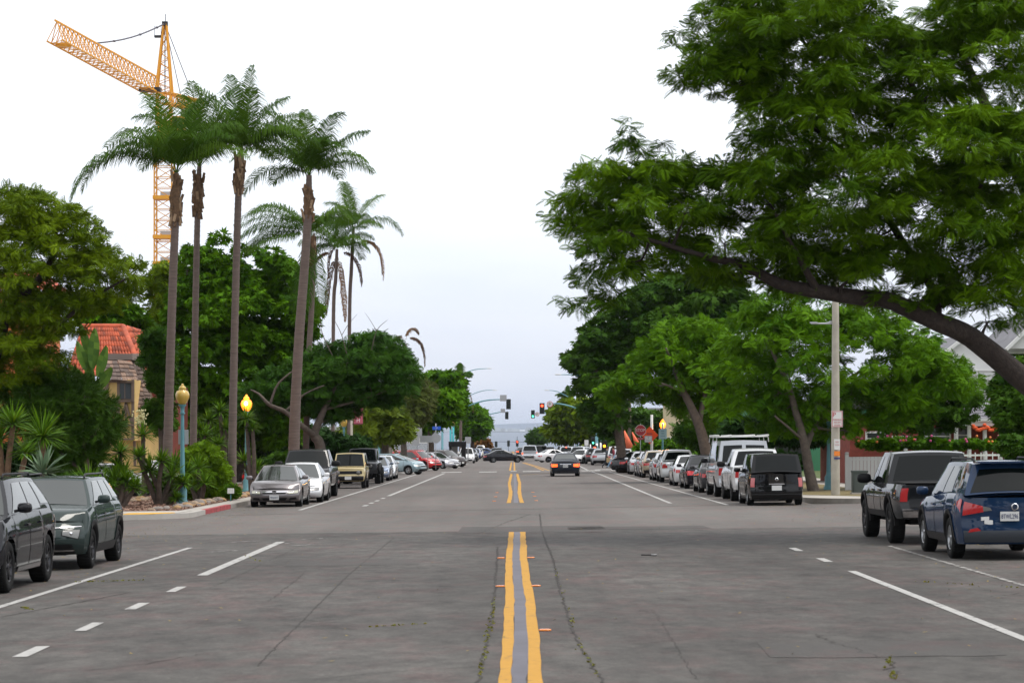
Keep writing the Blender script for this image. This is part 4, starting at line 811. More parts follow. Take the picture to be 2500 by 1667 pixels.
plate(t, 'parking_sign', P(1921, 962)+Vector((0, -.2, 0)), .38, .56, M_swhite, M_sr, [('P', .22, -.10, .14, M_sr, 1), ('PARKING', .085, 0, -.03, M_sr, .8), ('8AM-6PM', .07, 0, -.12, M_sr, .8), ('MON-FRI', .065, 0, -.21, M_sr, .8)])
plate(t, 'notice', P(1921, 1020)+Vector((0, -.18, 0)), .20, .36, M_swhite, None, [('NO', .07, 0, .08, M_sr, 1), ('TOW', .06, 0, -.02, M_sr, 1)]); plate(t, 'sticker', P(1921, 1041)+Vector((0, -.18, 0)), .20, .16, M_orange, None); plate(t, 'sticker', P(1921, 1052)+Vector((0, -.18, 0)), .20, .06, mat('sticker_navy', (.03, .04, .15), .5), None)
# cabinet
t = thing('utility_cabinet', 'dark green grey utility cabinet beside the concrete pole', 'cabinet', (U(1974, 0, 84).x, 84, G(12, 84)+H)); q = MB(); q.box((0, 0, .38), (.50, .45, .76), mat('cabinet_green', (.05, .065, .06), .6)); q.box((0, 0, .79), (.54, .49, .06), mat('cabinet_green', (.05, .065, .06), .6)); q.box((0, 0, .03), (.58, .52, .07), M_conc); q.build('housing', t); q = MB(); q.box((0, -.235, .38), (.42, .02, .62), mat('cabinet_green2', (.06, .075, .07), .5)); q.build('door', t)
# ---------------------------------------------------------------- signs
M_galv = mat('galvanised', (.45, .46, .47), .5, .5); M_back = mat('sign_back', (.36, .37, .38), .5, .4)
def octo(r): return [(r*math.cos(R(22.5+45*i)), r*math.sin(R(22.5+45*i))) for i in range(8)]
def signpost(name, label, px, d, cat='sign', pm=None, r=.03, top=None, x=None):
    x_ = (px-CX)*d/F if x is None else x; t = thing(name, label, cat, (x_, d, G(x_, d)+H)); zt_ = ZC-(top-HY)*d/F-t.location.z; q = MB(); q.tube([(0, 0, 0), (0, 0, zt_)], r, pm or M_galv, 8); q.build('post', t); return t, (lambda px_, py_, off=-.06: U(px_, py_, d)-t.location+Vector((0, off, 0)))
t, P = signpost('stop_sign', 'red octagonal stop sign at the far corner of the tree side', 1471, 166, 'stop sign', top=972)
q = MB(); o8 = octo(.405); q.prism(o8, -.01, .01, M_swhite); so_ = q.build('plate', t); so_.location = P(1471, 988); q = MB(); q.prism(octo(.375), -.013, -.0105, M_sr); fo = q.build('face', so_); text('STOP', .30, (0, -.022, 0), (R(90), 0, 0), M_swhite, so_, 'lettering', .88)
plate(t, 'all_way_plate', P(1471, 1007), .46, .15, M_sr, None, [('ALL WAY', .10, 0, 0, M_swhite, .9)]); plate(t, 'lane_plate', P(1489, 1008, -.08), .52, .46, M_swhite, M_ink, [('ONLY', .13, 0, -.10, M_ink, .9), ('Y', .18, 0, .08, M_ink, 1)])
t, P = signpost('construction_sign', 'orange diamond roadwork sign turned partly away behind the stop sign', 1497, 171, 'sign', M_white, .09, top=952); q = MB(); q.prism([(0, .62), (.62, 0), (0, -.62), (-.62, 0)], -.01, .01, mat('sign_orange', (.95, .10, .015), .5)); o = q.build('plate', t); o.location = P(1492, 999, -.15); o.rotation_euler = (0, 0, R(-14)); text('ROAD', .17, (0, -.03, .10), (R(90), 0, 0), M_ink, o, 'lettering', .8); text('WORK', .17, (0, -.03, -.12), (R(90), 0, 0), M_ink, o, 'lettering', .8)
t, P = signpost('blue_grey_sign', 'pale blue grey information sign on a teal post past the stop sign', 1522, 170, 'sign', M_teal, .06, top=972); q = plate(t, 'plate', P(1522, 996, -.1), .56, .72, mat('sign_pale_blue', (.32, .47, .50), .5), None, [('PARK', .10, 0, .18, M_ink, .9), ('HERE', .10, 0, .02, M_ink, .9), ('2 HOURS', .08, 0, -.16, M_ink, .9)])
t, P = signpost('sign_back', 'large blank grey sign back on two tiers before the traffic signal mast', 958, 205, 'sign', top=970); plate(t, 'plate', P(958, 988), .84, 1.3, M_back); plate(t, 'plate', P(955, 1014), .60, .62, M_back)
t, P = signpost('octagon_sign_back', 'grey back of an octagonal sign with a blue street name board above', 1001, 188, 'sign', top=972); q = MB(); q.prism(octo(.41), -.01, .01, M_back); o = q.build('plate', t); o.location = P(1001, 1006); plate(t, 'street_name', P(1003, 983, -.1), .66, .26, M_blue, None, [('37', .17, 0, 0, M_swhite, .9)])
t, P = signpost('sign_back', 'thin bare sign post standing in the driveway mouth', 983, 178, 'post', top=1000); plate(t, 'plate', P(979, 1008), .90, .50, M_back)
t, P = signpost('banner_pole', 'pale pole carrying a pink vertical banner with white letters G and H', 806, 165, 'pole', M_pole, .13, top=930); bm = mat('banner_pink', (.42, .09, .13), .7); o = plate(t, 'banner', P(823, 954), .62, 1.22, bm, None, [('G', .40, 0, .16, M_swhite, .9), ('H', .40, 0, -.34, M_swhite, .9)]); q = MB(); q.beam(P(806, 936), P(834, 936), .04, M_black); q.beam(P(806, 973), P(834, 973), .04, M_black); q.build('bracket', t)
t, P = signpost('banner_pole', 'pole with a small faded pink banner next to the small amber lamp', 872, 200, 'pole', M_teal, .04, top=995); plate(t, 'banner', P(880, 999), .50, .62, mat('banner_faded', (.55, .28, .28), .7), None, [('H', .26, 0, .05, M_swhite, .9)])
for (lab, px, d, top, w_, h_, m) in [('small white square sign in the distance by the shaded footpath', 1347, 300, 1010, .5, .7, M_swhite), ('small yellow green diamond like sign far on the tree side', 1340, 340, 1014, .6, .6, mat('sign_lime', (.45, .6, .05), .5)), ('teal and white far street sign on the tree side', 1322, 360, 996, .7, .9, mat('sign_teal', (.1, .4, .45), .5)), ('small grey sign back by the black shelter top', 1075, 250, 1003, .62, .66, M_back), ('green street name board glowing by the far amber lamp', 1394, 250, 1005, 1.1, .4, mat('sign_green', (.02, .35, .30), .5))]:
    t, P = signpost('street_sign', lab, px, d, 'sign', M_teal if 'green street' in lab else None, .05, top=top); plate(t, 'plate', P(px, top+h_*F/d/2), w_, h_, m)
for (lab, px, d, top, r, m) in [('tall white post beneath the far trees', 1371, 270, 1018, .12, M_white), ('pale leaning post by the pedestrians', 1380, 240, 1016, .10, M_white), ('yellow post among the shaded shopfronts', 1428, 230, 1018, .22, mat('post_yellow', (.55, .33, .02), .6)), ('grey timber pole leaning under the tall dark crowned tree', 1432, 205, 900, .15, BARKL), ('white round headed meter post near the far kerb', 1356, 270, 1020, .07, M_white)]:
    signpost('street_post', lab, px, d, 'post', m, r, top=top, x=max((px-CX)*d/F, XR+.3) if 'leaning under' in lab else None)
# orange umbrella canopy wedges at the cafe
for (lab, a, b, c) in [('closed orange patio umbrella leaning by the cafe', (1433, 1000), (1447, 1028), .45), ('second folded orange patio umbrella beside the stop sign', (1452, 1006), (1466, 1024), .35)]:
    t = thing('patio_umbrella', lab, 'umbrella', group='folded umbrellas of the cafe'); A = U(a[0], a[1]-14, 192); B = U(b[0], b[1], 192); q = MB(); q.tube([A, A.lerp(B, .5), B], [.03, c*.4, c*.7], mat('umbrella_orange', (.75, .16, .07), .7), 8); q.build('canopy', t); q = MB(); q.tube([B, Vector((B.x+.1, B.y, G(B.x, B.y)+H))], .03, M_white, 6); q.build('pole', t)
# ---------------------------------------------------------------- traffic signals
M_sig = mat('signal_housing', (.012, .02, .018), .5); M_off = mat('signal_lens_off', (.03, .04, .03), .2)
def sigcol(n): return {'r': mat('signal_red_lit', (1, .05, .02), .4, emit=9, ecol=(1, .05, .015)), 'g': mat('signal_green_lit', (.1, 1, .55), .4, emit=5, ecol=(.08, 1, .5)), 'a': mat('signal_amber_lit', (1, .35, .02), .4, emit=8, ecol=(1, .28, .01))}[n]
def head(t, c, lit, k=1.0, facing=-1):
    q = MB(); q.box(c, (.62*k, .06, 1.35*k), M_sig); q.box(Vector(c)+Vector((0, -.14*k, 0)), (.34*k, .22, 1.08*k), M_sig)
    for i in (-1, 0, 1): q.tube([Vector(c)+Vector((0, -.25*k, -i*.34*k)), Vector(c)+Vector((0, -.42*k, -i*.34*k))], .15*k, M_sig, 10, caps=False)
    h_ = q.build('signal_head', t)
    for i, n in zip((-1, 0, 1), 'rag'): l = MB(); l.lathe([(.145*k, 0), (.08*k, -.02), (.001, -.03)], sigcol(n) if lit == n else M_off, 14, c=Vector(c)+Vector((0, -.30*k, -i*.34*k)), axis='Y'); l.build('lens', h_)
def mast(label, xpole, d, pyt, arm, heads, plates=(), lamp_arm=None, r=.13, plain_back=False):
    t = thing('traffic_signal', label, 'traffic signal', (xpole, d, G(xpole, d)+H), group='mast arm traffic signals'); L = t.location; q = MB(); zt_ = ZC-(pyt-HY)*d/F-L.z; q.lathe([(.26, 0), (.26, .3), (.17, .4), (.13, zt_), (.001, zt_+.05)], M_teal, 12); q.build('pole', t)
    q = MB(); P = [U(a, b, d)-L for a, b in arm]; PP, RR = smooth_path(P, [.11]+[.09]*(len(P)-2)+[.06], 5); q.tube(PP, RR, M_teal, 8); q.build('mast_arm', t)
    for (px, py, lit, k) in heads: head(t, U(px, py, d-.15)-L, lit, k) if not plain_back else head(t, U(px, py, d-.15)-L, None, k)
    for (px, py, w_, h_, kind) in plates:
        c = U(px, py, d-.2)-L
        if kind == 'uturn':
            q = MB(); q.prism([(w_/2*math.cos(a/10*math.pi), w_/2*math.sin(a/10*math.pi)) for a in range(20)], -.01, .01, M_swhite); o = q.build('no_turn_sign', t); o.location = c; s_ = MB()
            s_.lathe([(w_*.5, -.014), (w_*.42, -.016)], M_sr, 20, axis='Y'); s_.beam((-w_*.3, -.02, w_*.3), (w_*.3, -.02, -w_*.3), w_*.07, M_sr, .004); s_.tube([(-w_*.14, -.025, -w_*.22), (-w_*.14, -.025, w_*.12), (0, -.025, w_*.22), (w_*.14, -.025, w_*.12), (w_*.14, -.025, -w_*.1)], w_*.035, M_black, 6); s_.build('symbol', o)
        else: plate(t, 'sign_plate', c, w_, h_, M_back if kind == 'back' else M_blue)
    if lamp_arm:
        q = MB(); P = [U(a, b, d)-L for a, b in lamp_arm]; PP, RR = smooth_path(P, [.07]*(len(P)-1)+[.04], 4); q.tube(PP, RR, M_teal, 6); q.build('lamp_arm', t); e_ = P[-1]; q = MB(); q.blob(e_, (.42, .14, .08), mat('cobra_head', (.55, .56, .56), .4, .3), nu=10, nv=6); q.build('lamp_head', t)
mast('curved mast arm signal with dark head, nearer one on the palm side', U(1016, 0, 322).x, 322, 960, [(1016, 963), (1040, 950), (1085, 928), (1120, 919), (1155, 917)], [(1168, 928, None, 1.0)], [(1156, 914, .55*1.6, .55*1.5, 'back'), (1016, 967, 1.8, .6, 'back')])
mast('curved mast arm signal with dark head, farther one on the palm side', U(1060, 0, 440).x, 440, 985, [(1060, 978), (1085, 966), (1110, 955), (1140, 948), (1152, 946)], [(1164, 954, None, 1.0)], [(1155, 943, .8, .7, 'back')], [(1060, 925), (1080, 908), (1110, 897), (1136, 896)])
mast('curved mast arm signal showing red beside a no turn sign on the tree side', 10.4, 300, 960, [(1371, 972), (1355, 951), (1320, 936), (1290, 928), (1262, 926)], [(1245, 938, 'r', 1.0)], [(1263, 928, .75, .75, 'uturn')])
mast('curved mast arm signal showing green, farther one on the tree side', 10.6, 400, 990, [(1326, 975), (1310, 968), (1285, 955), (1262, 949), (1240, 947)], [(1224, 951, 'g', 1.0)], [(1234, 951, .7, .7, 'uturn')], [(1326, 922), (1310, 914), (1280, 899), (1256, 896)])
for (lab, px, py, d, lit) in [('small dark signal hanging over the crest, left of the others', 1139.5, 1020, 690, None), ('small dark signal with white edge over the crest', 1168, 1018, 690, None), ('small red signal over the crest with a post above it', 1188, 1018, 690, 'r'), ('second small red signal over the crest', 1213, 1020, 690, 'r')]:
    x_ = (px-CX)*d/F; t = thing('traffic_signal', lab, 'traffic signal', (x_, d, 0), group='far signals over the crest'); head(t, (0, 0, ZC-(py-HY)*d/F), lit, 1.25); q = MB(); q.tube([(0, .1, G(x_, d)), (0, .1, ZC-((py-(16 if lit else 0))-HY)*d/F)], .07, M_dark, 5); q.build('pole', t)
t = thing('signal_wire', 'thin overhead wire carrying the far signals across the crest', 'wire'); q = MB(); q.tube([(-9, 690, ZC-(1022-HY)*690/F), (-5, 690, ZC-(1014-HY)*690/F), (4.5, 690, ZC-(1015-HY)*690/F), (10, 690, ZC-(1017-HY)*690/F)], .05, M_dark, 5); q.build('wire', t)
for (lab, px, d, col, top, r) in [('small amber red signal on a post behind the pedestrians', 1372, 262, 'r', 1024, .8), ('amber signal by the green street sign', 1425, 196, 'a', 1014, .7), ('pair of green lit pedestrian signals on the tree side', 1368, 320, 'g', 1002, .8)]:
    t, P = signpost('post_signal', lab, px, d, 'traffic signal', M_teal, .07, top=top); head(t, P(px-6 if px != 1425 else 1388, top+10), col, r)
def cobra(label, x_, d, pyt, arm, grp='tall cobra head street lamps'):
    t = thing('tall_street_lamp', label, 'street lamp', (x_, d, G(x_, d)+H), group=grp); L = t.location; q = MB(); zt_ = ZC-(pyt-HY)*d/F-L.z; q.lathe([(.2, 0), (.14, 2), (.09, zt_)], M_teal, 10); q.build('pole', t); q = MB(); P = [U(a, b, d)-L for a, b in arm]; PP, RR = smooth_path(P, [.07]*(len(P)-1)+[.04], 4); q.tube(PP, RR, M_teal, 6); q.build('arm', t); q = MB(); q.blob(P[-1], (.42, .14, .08), mat('cobra_head', (.55, .56, .56), .4, .3), nu=10, nv=6); q.build('lamp_head', t)
cobra('tall lamp with long arm highest above the palm side signals', U(1048, 0, 400).x, 400, 866, [(1048, 866), (1070, 855), (1095, 848), (1124, 846)])
cobra('tall lamp with arm reaching out of the dark trees on the tree side', 10.6, 290, 866, [(1381, 880), (1350, 866), (1320, 861), (1282, 860)])
# teal sculpture posts and black shelter
t = thing('teal_posts', 'pair of bright teal posts topped with small lamps beside the signal mast', 'post'); 
for px in (1035, 1041): q = MB(); a = U(px, 978, 300); q.tube([(a.x, 300, G(a.x, 300)), a], .13, M_tealb, 6); q.blob(a+Vector((0, 0, .25)), (.2, .2, .3), M_globe, nu=8, nv=5); q.build('post', t)
t = thing('black_shelter', 'square black framed kiosk shelter by the far kerb, angled cars beside it', 'shelter'); A, B = U(1034, 1015, 236), U(1067, 1012, 236); z0 = G(A.x, 236)
q = MB(); q.box(((A.x+B.x)/2, 236.6, A.z-.2), (B.x-A.x+.3, 1.6, .5), M_black); q.build('roof', t)
for xx in (A.x, B.x-.1): q = MB(); q.box((xx, 236.5, (z0+A.z)/2), (.42 if xx > A.x else .22, 1.2, A.z-z0), M_black); q.build('side_panel', t)
q = MB(); q.box((A.x+.3, 237.2, z0+1.6), (.8, .05, 1.2), M_swhite); q.build('poster', t)
# ---------------------------------------------------------------- pedestrians
def person(label, px, d, rz, hgt, joints, shirt, pants, hair, bag=None, shoes=(.02, .02, .02)):
    x_ = (px-CX)*d/F; t = thing('person', label, 'person', (x_, d, G(x_, d)+.008), rz, 'pedestrians crossing at the crosswalk'); s = hgt/1.75
    skin = mat('skin', (.42, .24, .16), .6); ms = mat('cloth_%s' % label[:9].replace(' ', ''), shirt, .9, var=.2, scale=8); mp_ = mat('trousers_%s' % label[:9].replace(' ', ''), pants, .9, var=.2, scale=8)
    me = bpy.data.meshes.new('body'); J = joints; names = list(J); vs = [Vector(J[n][0])*s for n in names]; ed = [('pelvis', 'chest'), ('chest', 'neck'), ('neck', 'head'), ('head', 'crown'), ('chest', 'shl'), ('shl', 'ell'), ('ell', 'hal'), ('hal', 'fil'), ('chest', 'shr'), ('shr', 'elr'), ('elr', 'har'), ('har', 'fir'), ('pelvis', 'hil'), ('hil', 'knl'), ('knl', 'anl'), ('anl', 'tol'), ('pelvis', 'hir'), ('hir', 'knr'), ('knr', 'anr'), ('anr', 'tor')]
    me.from_pydata(vs, [(names.index(a), names.index(b)) for a, b in ed], []); o = bpy.data.objects.new('body', me); C.objects.link(o); sk = o.modifiers.new('s', 'SKIN'); sl = me.skin_vertices[0].data
    for i, n in enumerate(names): sl[i].radius = (J[n][1]*s, (J[n][2] if len(J[n]) > 2 else J[n][1])*s); sl[i].use_root = (n == 'pelvis')
    su = o.modifiers.new('u', 'SUBSURF'); su.levels = 2; su.render_levels = 2; dg = bpy.context.evaluated_depsgraph_get(); m2 = bpy.data.meshes.new_from_object(o.evaluated_get(dg)); bpy.data.objects.remove(o)
    for m in (skin, ms, mp_, mat('shoe_dark', shoes, .6)): m2.materials.append(m)
    ctr = {n: Vector(J[n][0])*s for n in names}
    for p in m2.polygons:
        c = p.center; n = min(names, key=lambda k_: (ctr[k_]-c).length); p.use_smooth = True
        p.material_index = 0 if n in ('head', 'crown', 'neck', 'hal', 'fil', 'har', 'fir') and not (n == 'neck' and c.z < ctr['neck'].z) else (2 if n in ('hil', 'hir', 'knl', 'knr') or (n == 'pelvis') or (n in ('anl', 'anr') and c.z > ctr[n].z+.02) else (3 if n in ('anl', 'anr', 'tol', 'tor') else 1))
    o = bpy.data.objects.new('body', m2); C.objects.link(o); o.parent = t; hd = ctr['head']; q = MB(); q.blob(hd+Vector((0, -.02, .06))*s, (.095*s, .115*s, .12*s), mat('hair_dark', hair, .8), p=2, nu=12, nv=8); q.build('hair', t)
    q = MB(); f = Vector((0, .095, 0))*s; q.blob(hd+f+Vector((0, .012, -.01)), (.014, .02, .022), skin, nu=6, nv=4)
    for sx in (-1, 1): q.blob(hd+f+Vector((sx*.032, -.005, .015)), (.012, .008, .008), M_black, nu=6, nv=4)
    q.blob(hd+f+Vector((0, -.005, -.05)), (.022, .006, .006), mat('lips', (.35, .1, .08), .6), nu=6, nv=4); q.build('face', t)
    if bag:
        b = MB(); c = Vector(bag[0])*s; b.box(c, bag[1], mat('bag_'+label[:6], bag[2], .8), taper=1.05); b.tube([c+Vector((0, -.08, bag[1][2]/2)), ctr['har'], c+Vector((0, .08, bag[1][2]/2))], .008, M_black, 5); bo = b.build('bag_held'); bo.parent = None
        bo.location = t.location; bo.rotation_euler = (0, 0, rz); bo.name = 'carried_bag'; tag(bo, bag[3], 'bag')
    return t
W1 = dict(pelvis=((0, 0, .95), .14, .10), chest=((0, .03, 1.28), .17, .11), neck=((0, .04, 1.47), .055), head=((0, .07, 1.60), .085, .10), crown=((0, .06, 1.70), .06), shl=((-.19, .03, 1.40), .06), ell=((-.25, -.08, 1.15), .045), hal=((-.25, .05, .93), .035), fil=((-.25, .09, .86), .025), shr=((.19, .03, 1.40), .06), elr=((.25, .0, 1.13), .045), har=((.24, .16, .95), .035), fir=((.24, .20, .89), .025), hil=((-.10, 0, .90), .095), knl=((-.10, .20, .50), .065), anl=((-.10, .28, .09), .045), tol=((-.10, .44, .05), .035), hir=((.10, 0, .90), .095), knr=((.10, -.05, .50), .065), anr=((.10, -.34, .16), .045), tor=((.10, -.26, .05), .035))
W2 = dict(W1, knl=((-.10, .26, .56), .065), anl=((-.10, .48, .12), .045), tol=((-.10, .63, .10), .035), anr=((.10, -.42, .20), .045), tor=((.10, -.34, .07), .035))
person('first pedestrian in a dark jacket carrying a tan paper bag over the crosswalk', 1393, 192, R(-100), 1.74, W1, (.05, .06, .075), (.035, .04, .05), (.03, .015, .01), ((.26, .2, .68), (.14, .30, .36), (.42, .30, .16), 'tan paper bag held by the pedestrian in the dark jacket'))
person('second pedestrian in maroon top and light blue jeans striding behind the first', 1410, 190, R(80), 1.76, W2, (.20, .02, .035), (.20, .33, .48), (.03, .02, .015))
# pylon, trailer-ish trims and misc glimpses
t = thing('garden_light', 'small white path light low by the rounded shrub', 'garden light', (U(530, 0, 85).x, 85, G(-10, 85)+H)); q = MB(); q.tube([(0, 0, 0), (0, 0, .3)], .02, M_teal, 6); q.box((0, 0, .36), (.22, .14, .18), M_white); q.build('housing', t)
# ---------------------------------------------------------------- haze over the whole place
hb = MB(); m = bpy.data.materials.new('haze_air'); m.use_nodes = True; tt = m.node_tree; tt.nodes.clear(); o_ = N(tt, 'ShaderNodeOutputMaterial'); v = N(tt, 'ShaderNodeVolumePrincipled'); v.inputs['Color'].default_value = (.80, .87, 1.0, 1); v.inputs['Density'].default_value = 4e-5; v.inputs['Anisotropy'].default_value = .2; tt.links.new(v.outputs[0], o_.inputs['Volume'])
hb.box((0, 6300, 10), (13000, 12800, 106), m); ho = hb.build('haze'); tag(ho, None, None, None, 'stuff')
# ---------------------------------------------------------------- the cars of the street
def rear_at(d, sp): return d+(sp['L']/2-sp['fo']-(-0))-0 if False else d-((sp['L']/2-sp['fo'])-sp['wb'])
def front_at(d, sp): return d+(sp['L']/2-sp['fo'])          # centre, when the front axle of a car facing us is at d
def V(base, **k): q = dict(base); q.update(k); return q
PR = 'cars parked nose away along the kerb under the trees'; PL = 'cars parked facing the camera along the palm side kerb'
def parkR(name, label, cat, sp, pm, d, xo=0.0, **k):
    return car(name, label, cat, sp, pm, 7.38+sp['W']/2+xo, rear_at(d, sp), 0, PR, **k)
def parkL(name, label, cat, sp, pm, d, xo=0.0, **k):
    return car(name, label, cat, sp, pm, -7.12-sp['W']/2+xo, front_at(d, sp), math.pi, PL, **k)
# near crossover, cut by the frame, and the green one behind it
sp0 = V(SUVS, L=4.7, W=1.89, H=1.64, wb=2.86, r=.37, rim='dark', tw=.25, glass=M_glass2, clad=False, top=[(-2.35, 1.02), (-2.2, 1.12), (-1.0, 1.12), (.8, 1.09), (1.4, 1.06), (1.95, 1.0), (2.25, .92), (2.35, .80)], gh=(1.15, .38, -1.75, -2.25), rw=.66)
rt, fn = parkL('parked_suv', 'glossy black crossover cut by the frame edge, parked in front of the dark green one', 'car', sp0, paint('black', (.012, .013, .017)), 34.3)
for sg in (-1, 1): k = MB(); fn['patch'](k, fn['side'](sg), [(-.33, .02), (.38, .02), (.38, .10), (-.33, .10)], 8, 2, .02, M_chrome); k.build('sill_trim', rt)
sp1 = V(SUVS, L=4.42, W=1.83, H=1.56, rim='dark', glass=M_glass2, tw=.23, railm=M_dark, doors=[(.08, .47), (-.34, .06)],
        front=[('headlight', M_lamp, [(.60, .62), (.88, .50), (.92, .76), (.62, .74)], True), ('grille', M_black, [(-.50, .50), (.50, .50), (.46, .60), (-.46, .60)], False),
               ('lower_grille', M_black, [(-.86, .02), (.86, .02), (.78, .34), (-.78, .34)], False), ('light_bar', M_chrome, [(-.80, .12), (.80, .12), (.84, .17), (-.84, .17)], False),
               ('grille_trim', M_chrome, [(-.95, .85), (0, .80), (0, .815), (-.95, .87)], True)])
sp1['clad'] = True; sp1['top'] = [(-2.21, 1.0), (-2.05, 1.08), (-1.0, 1.09), (.8, 1.06), (1.3, 1.03), (1.85, .97), (2.1, .90), (2.21, .80)]; sp1['gh'] = (1.05, .28, -1.75, -2.12); sp1['rw'] = .66
parkL('parked_suv', 'dark green grey crossover with black wheel arches and roof rails', 'car', sp1, paint('green_grey', (.035, .055, .052), .5), 41.1)
# near ones over the street
spr = V(SUVS, L=4.57, W=1.845, H=1.66, wb=2.66, r=.355, zr=.27, glass=M_glass, rim='alloy', top=[(-2.28, 1.04), (-2.22, 1.11), (-1.0, 1.10), (.7, 1.02), (1.3, .99), (1.95, .90), (2.2, .80), (2.28, .7)],
        gh=(1.2, .40, -1.86, -2.20), rg=[(-.90, .06), (.90, .06), (.80, .80), (-.80, .80)], tail=[(0, .12), (.2, .0), (.38, 0), (.42, .07), (.8, .05), (1, .06)], cb=.16,
        rear=[('taillight', M_red, [(.60, .70), (.97, .62), (.97, .92), (.62, .82)], True), ('reverse_lamp', M_lamp, [(.40, .74), (.60, .70), (.62, .82), (.44, .80)], True),
              ('bumper', mat('grey_bumper', (.055, .065, .08), .45), [(-.98, .05), (.98, .05), (.98, .30), (-.98, .30)], False), ('rear_fog_lamp', M_red, [(.66, .30), (.90, .26), (.86, .33), (.72, .36)], True),
              ('sticker', M_white, [(-.58, .44), (-.42, .42), (-.42, .52), (-.58, .53)], False), ('sticker', M_white, [(-.64, .51), (-.49, .53), (-.49, .60), (-.64, .59)], False)],
        side=[('taillight', M_red, [(-.99, .66), (-.88, .76), (-.88, .84), (-.99, .92)], -1)], pz={'rear': .60}, pa={'rear': -.10})
spr['rear'] = [r for r in spr['rear'] if r[0] != 'reverse_lamp'] + [('reverse_lamp', M_lamp, [(.44, .73), (.60, .71), (.62, .82), (.48, .79)], True)]
rt, fn = parkR('parked_suv', 'dark blue crossover with white stickers on its tailgate, parked in front of the lifted pickup', 'car', spr, paint('navy', (.014, .040, .10), .0), 41.0, plate={'rear': '8TWL296'})
k = MB(); pp = fn['rear'](np.array(0.0), np.array(.80)); k.lathe([(0.045, -.012), (0.06, -.012), (0.06, 0.012), (0.045, .012)], M_chrome, 18, c=pp+np.array([0, -.02, 0]), axis='Y'); k.build('emblem', rt)
k = MB(); k.box((0, -1.98, 1.625), (1.16, .26, .03), paint('navy', (.014, .040, .10), .0)); k.build('rear_spoiler', rt)
spt = V(TRK, glass=M_glass, H=1.80, zr=.50, r=.41)
rt, fn = parkR('pickup_truck', 'lifted dark grey pickup truck parked just beyond the blue crossover', 'pickup truck', spt, paint('graphite', (.022, .024, .027), .5), 47.3, -.05)
k = MB(); fn['patch'](k, fn['rear'], [(-.80, .34), (.80, .34), (.80, .93), (-.80, .93)], 8, 3, .012, mat('tailgate_black', (.006, .007, .009), .4, coat=.3, spec=.1)); k.build('tailgate', rt)
k = MB(); k.box((0, -1.78, 1.185), (1.5, 1.62, .012), mat('bed_liner', (.01, .01, .01), .8)); k.build('bed_cover', rt)
# far side of the junction, right row
spb = dict(L=4.25, W=1.76, H=1.64, wb=2.60, fo=.82, r=.315, zr=.19, tw=.2, top=[(-2.12, .98), (-2.05, 1.05), (-1, 1.05), (1.0, 1.0), (1.4, .97), (1.9, .88), (2.12, .74)], gh=(1.3, .62, -1.88, -2.02), rw=.82, belt=.95, rc=.6,
           win=[(.10, .84, .66, .10, .10, .88), (-.40, .04, .04, -.40, .10, .88), (-.86, -.48, -.48, -.84, .12, .86)], glass=M_glass, cf=.2, cb=.10, rg=[(-.84, .08), (.84, .08), (.86, .90), (-.86, .90)], rim='alloy',
           front=[HL()], rear=[('taillight', mat('pink_lens', (.55, .14, .14), .15, coat=1), [(.84, .50), (.99, .50), (.99, .86), (.84, .86)], True), ('handle_bar', M_chrome, [(-.30, .60), (.30, .60), (.30, .635), (-.30, .635)], False),
                                ('bumper_trim', M_dark, [(-.97, .20), (.97, .20), (.97, .225), (-.97, .225)], False), ('lower_trim', M_dark, [(-.97, .03), (.70, .03), (.70, .05), (-.97, .05)], False)], tail=[(0, .10), (.2, 0), (.3, .0), (.34, .05), (.8, .05), (1, .05)], pz={'rear': .46}, doors=[(.06, .48), (-.36, .04)])
rt, fn = parkR('parked_car', 'black boxy hatchback parked first past the junction in front of the white pickup', 'car', spb, paint('black_box', (.008, .008, .009), .1), 76.5, plate={'rear': None})
k = MB(); pp = fn['rear'](np.array(0.0), np.array(.80)); k.lathe([(0.03, -.012), (0.055, -.012), (0.055, 0.012), (0.03, .012)], M_chrome, 18, c=pp+np.array([0, -.02, 0]), axis='Y'); k.build('emblem', rt)
spw = V(TRK, zr=.40, r=.38, H=1.79, cladm=paint('white', (.72, .73, .74), .1), rear=[('taillight', M_red, [(.86, .55), (.99, .55), (.99, .92), (.86, .92)], True), ('bumper', paint('white', (.72, .73, .74), .1), [(-.97, .02), (.97, .02), (.97, .30), (-.97, .30)], False)])
rt, fn = parkR('pickup_truck', 'white pickup truck parked between the black boxy hatchback and the van', 'pickup truck', spw, paint('white', (.72, .73, .74), .1), 82.2)
spv = dict(L=5.6, W=2.02, H=2.08, wb=3.5, fo=.80, r=.36, zr=.38, gap=.07, tw=.23, top=[(-2.8, 1.22), (-2.7, 1.25), (1.6, 1.22), (2.1, 1.15), (2.7, 1.0), (2.8, .9)], gh=(2.0, 1.45, -2.62, -2.76), rw=.84, belt=.97, rc=.5, cb=.05, cf=.2,
           win=[(.60, .90, .80, .60, .06, .80), (-.85, -.35, -.35, -.85, .10, .80)], glass=M_glass, rg=[(-.86, .06), (-.08, .06), (-.08, .80), (-.86, .80)], rim='plain', ms=1.2, mm=M_black,
           rear=[('taillight', M_red, [(.84, .50), (.99, .50), (.99, .82), (.84, .82)], True), ('bumper', M_chrome, [(-.97, .02), (.97, .02), (.97, .18), (-.97, .18)], False)], front=[HL()], doors=[(.42, .62)], tail=[(0, 0), (.2, 0), (.22, .08), (1, .04)], handlem=M_black)
rt, fn = parkR('cargo_van', 'silver work van with a white ladder rack on its roof, beyond the white pickup', 'van', spv, paint('van_silver', (.42, .44, .47), .4), 88.9)
k = MB(); fn['patch'](k, fn['gf'](-1), [(.08, .06), (.86, .06), (.86, .80), (.08, .80)], 5, 4, .006, M_glass); k.build('rear_window', rt)
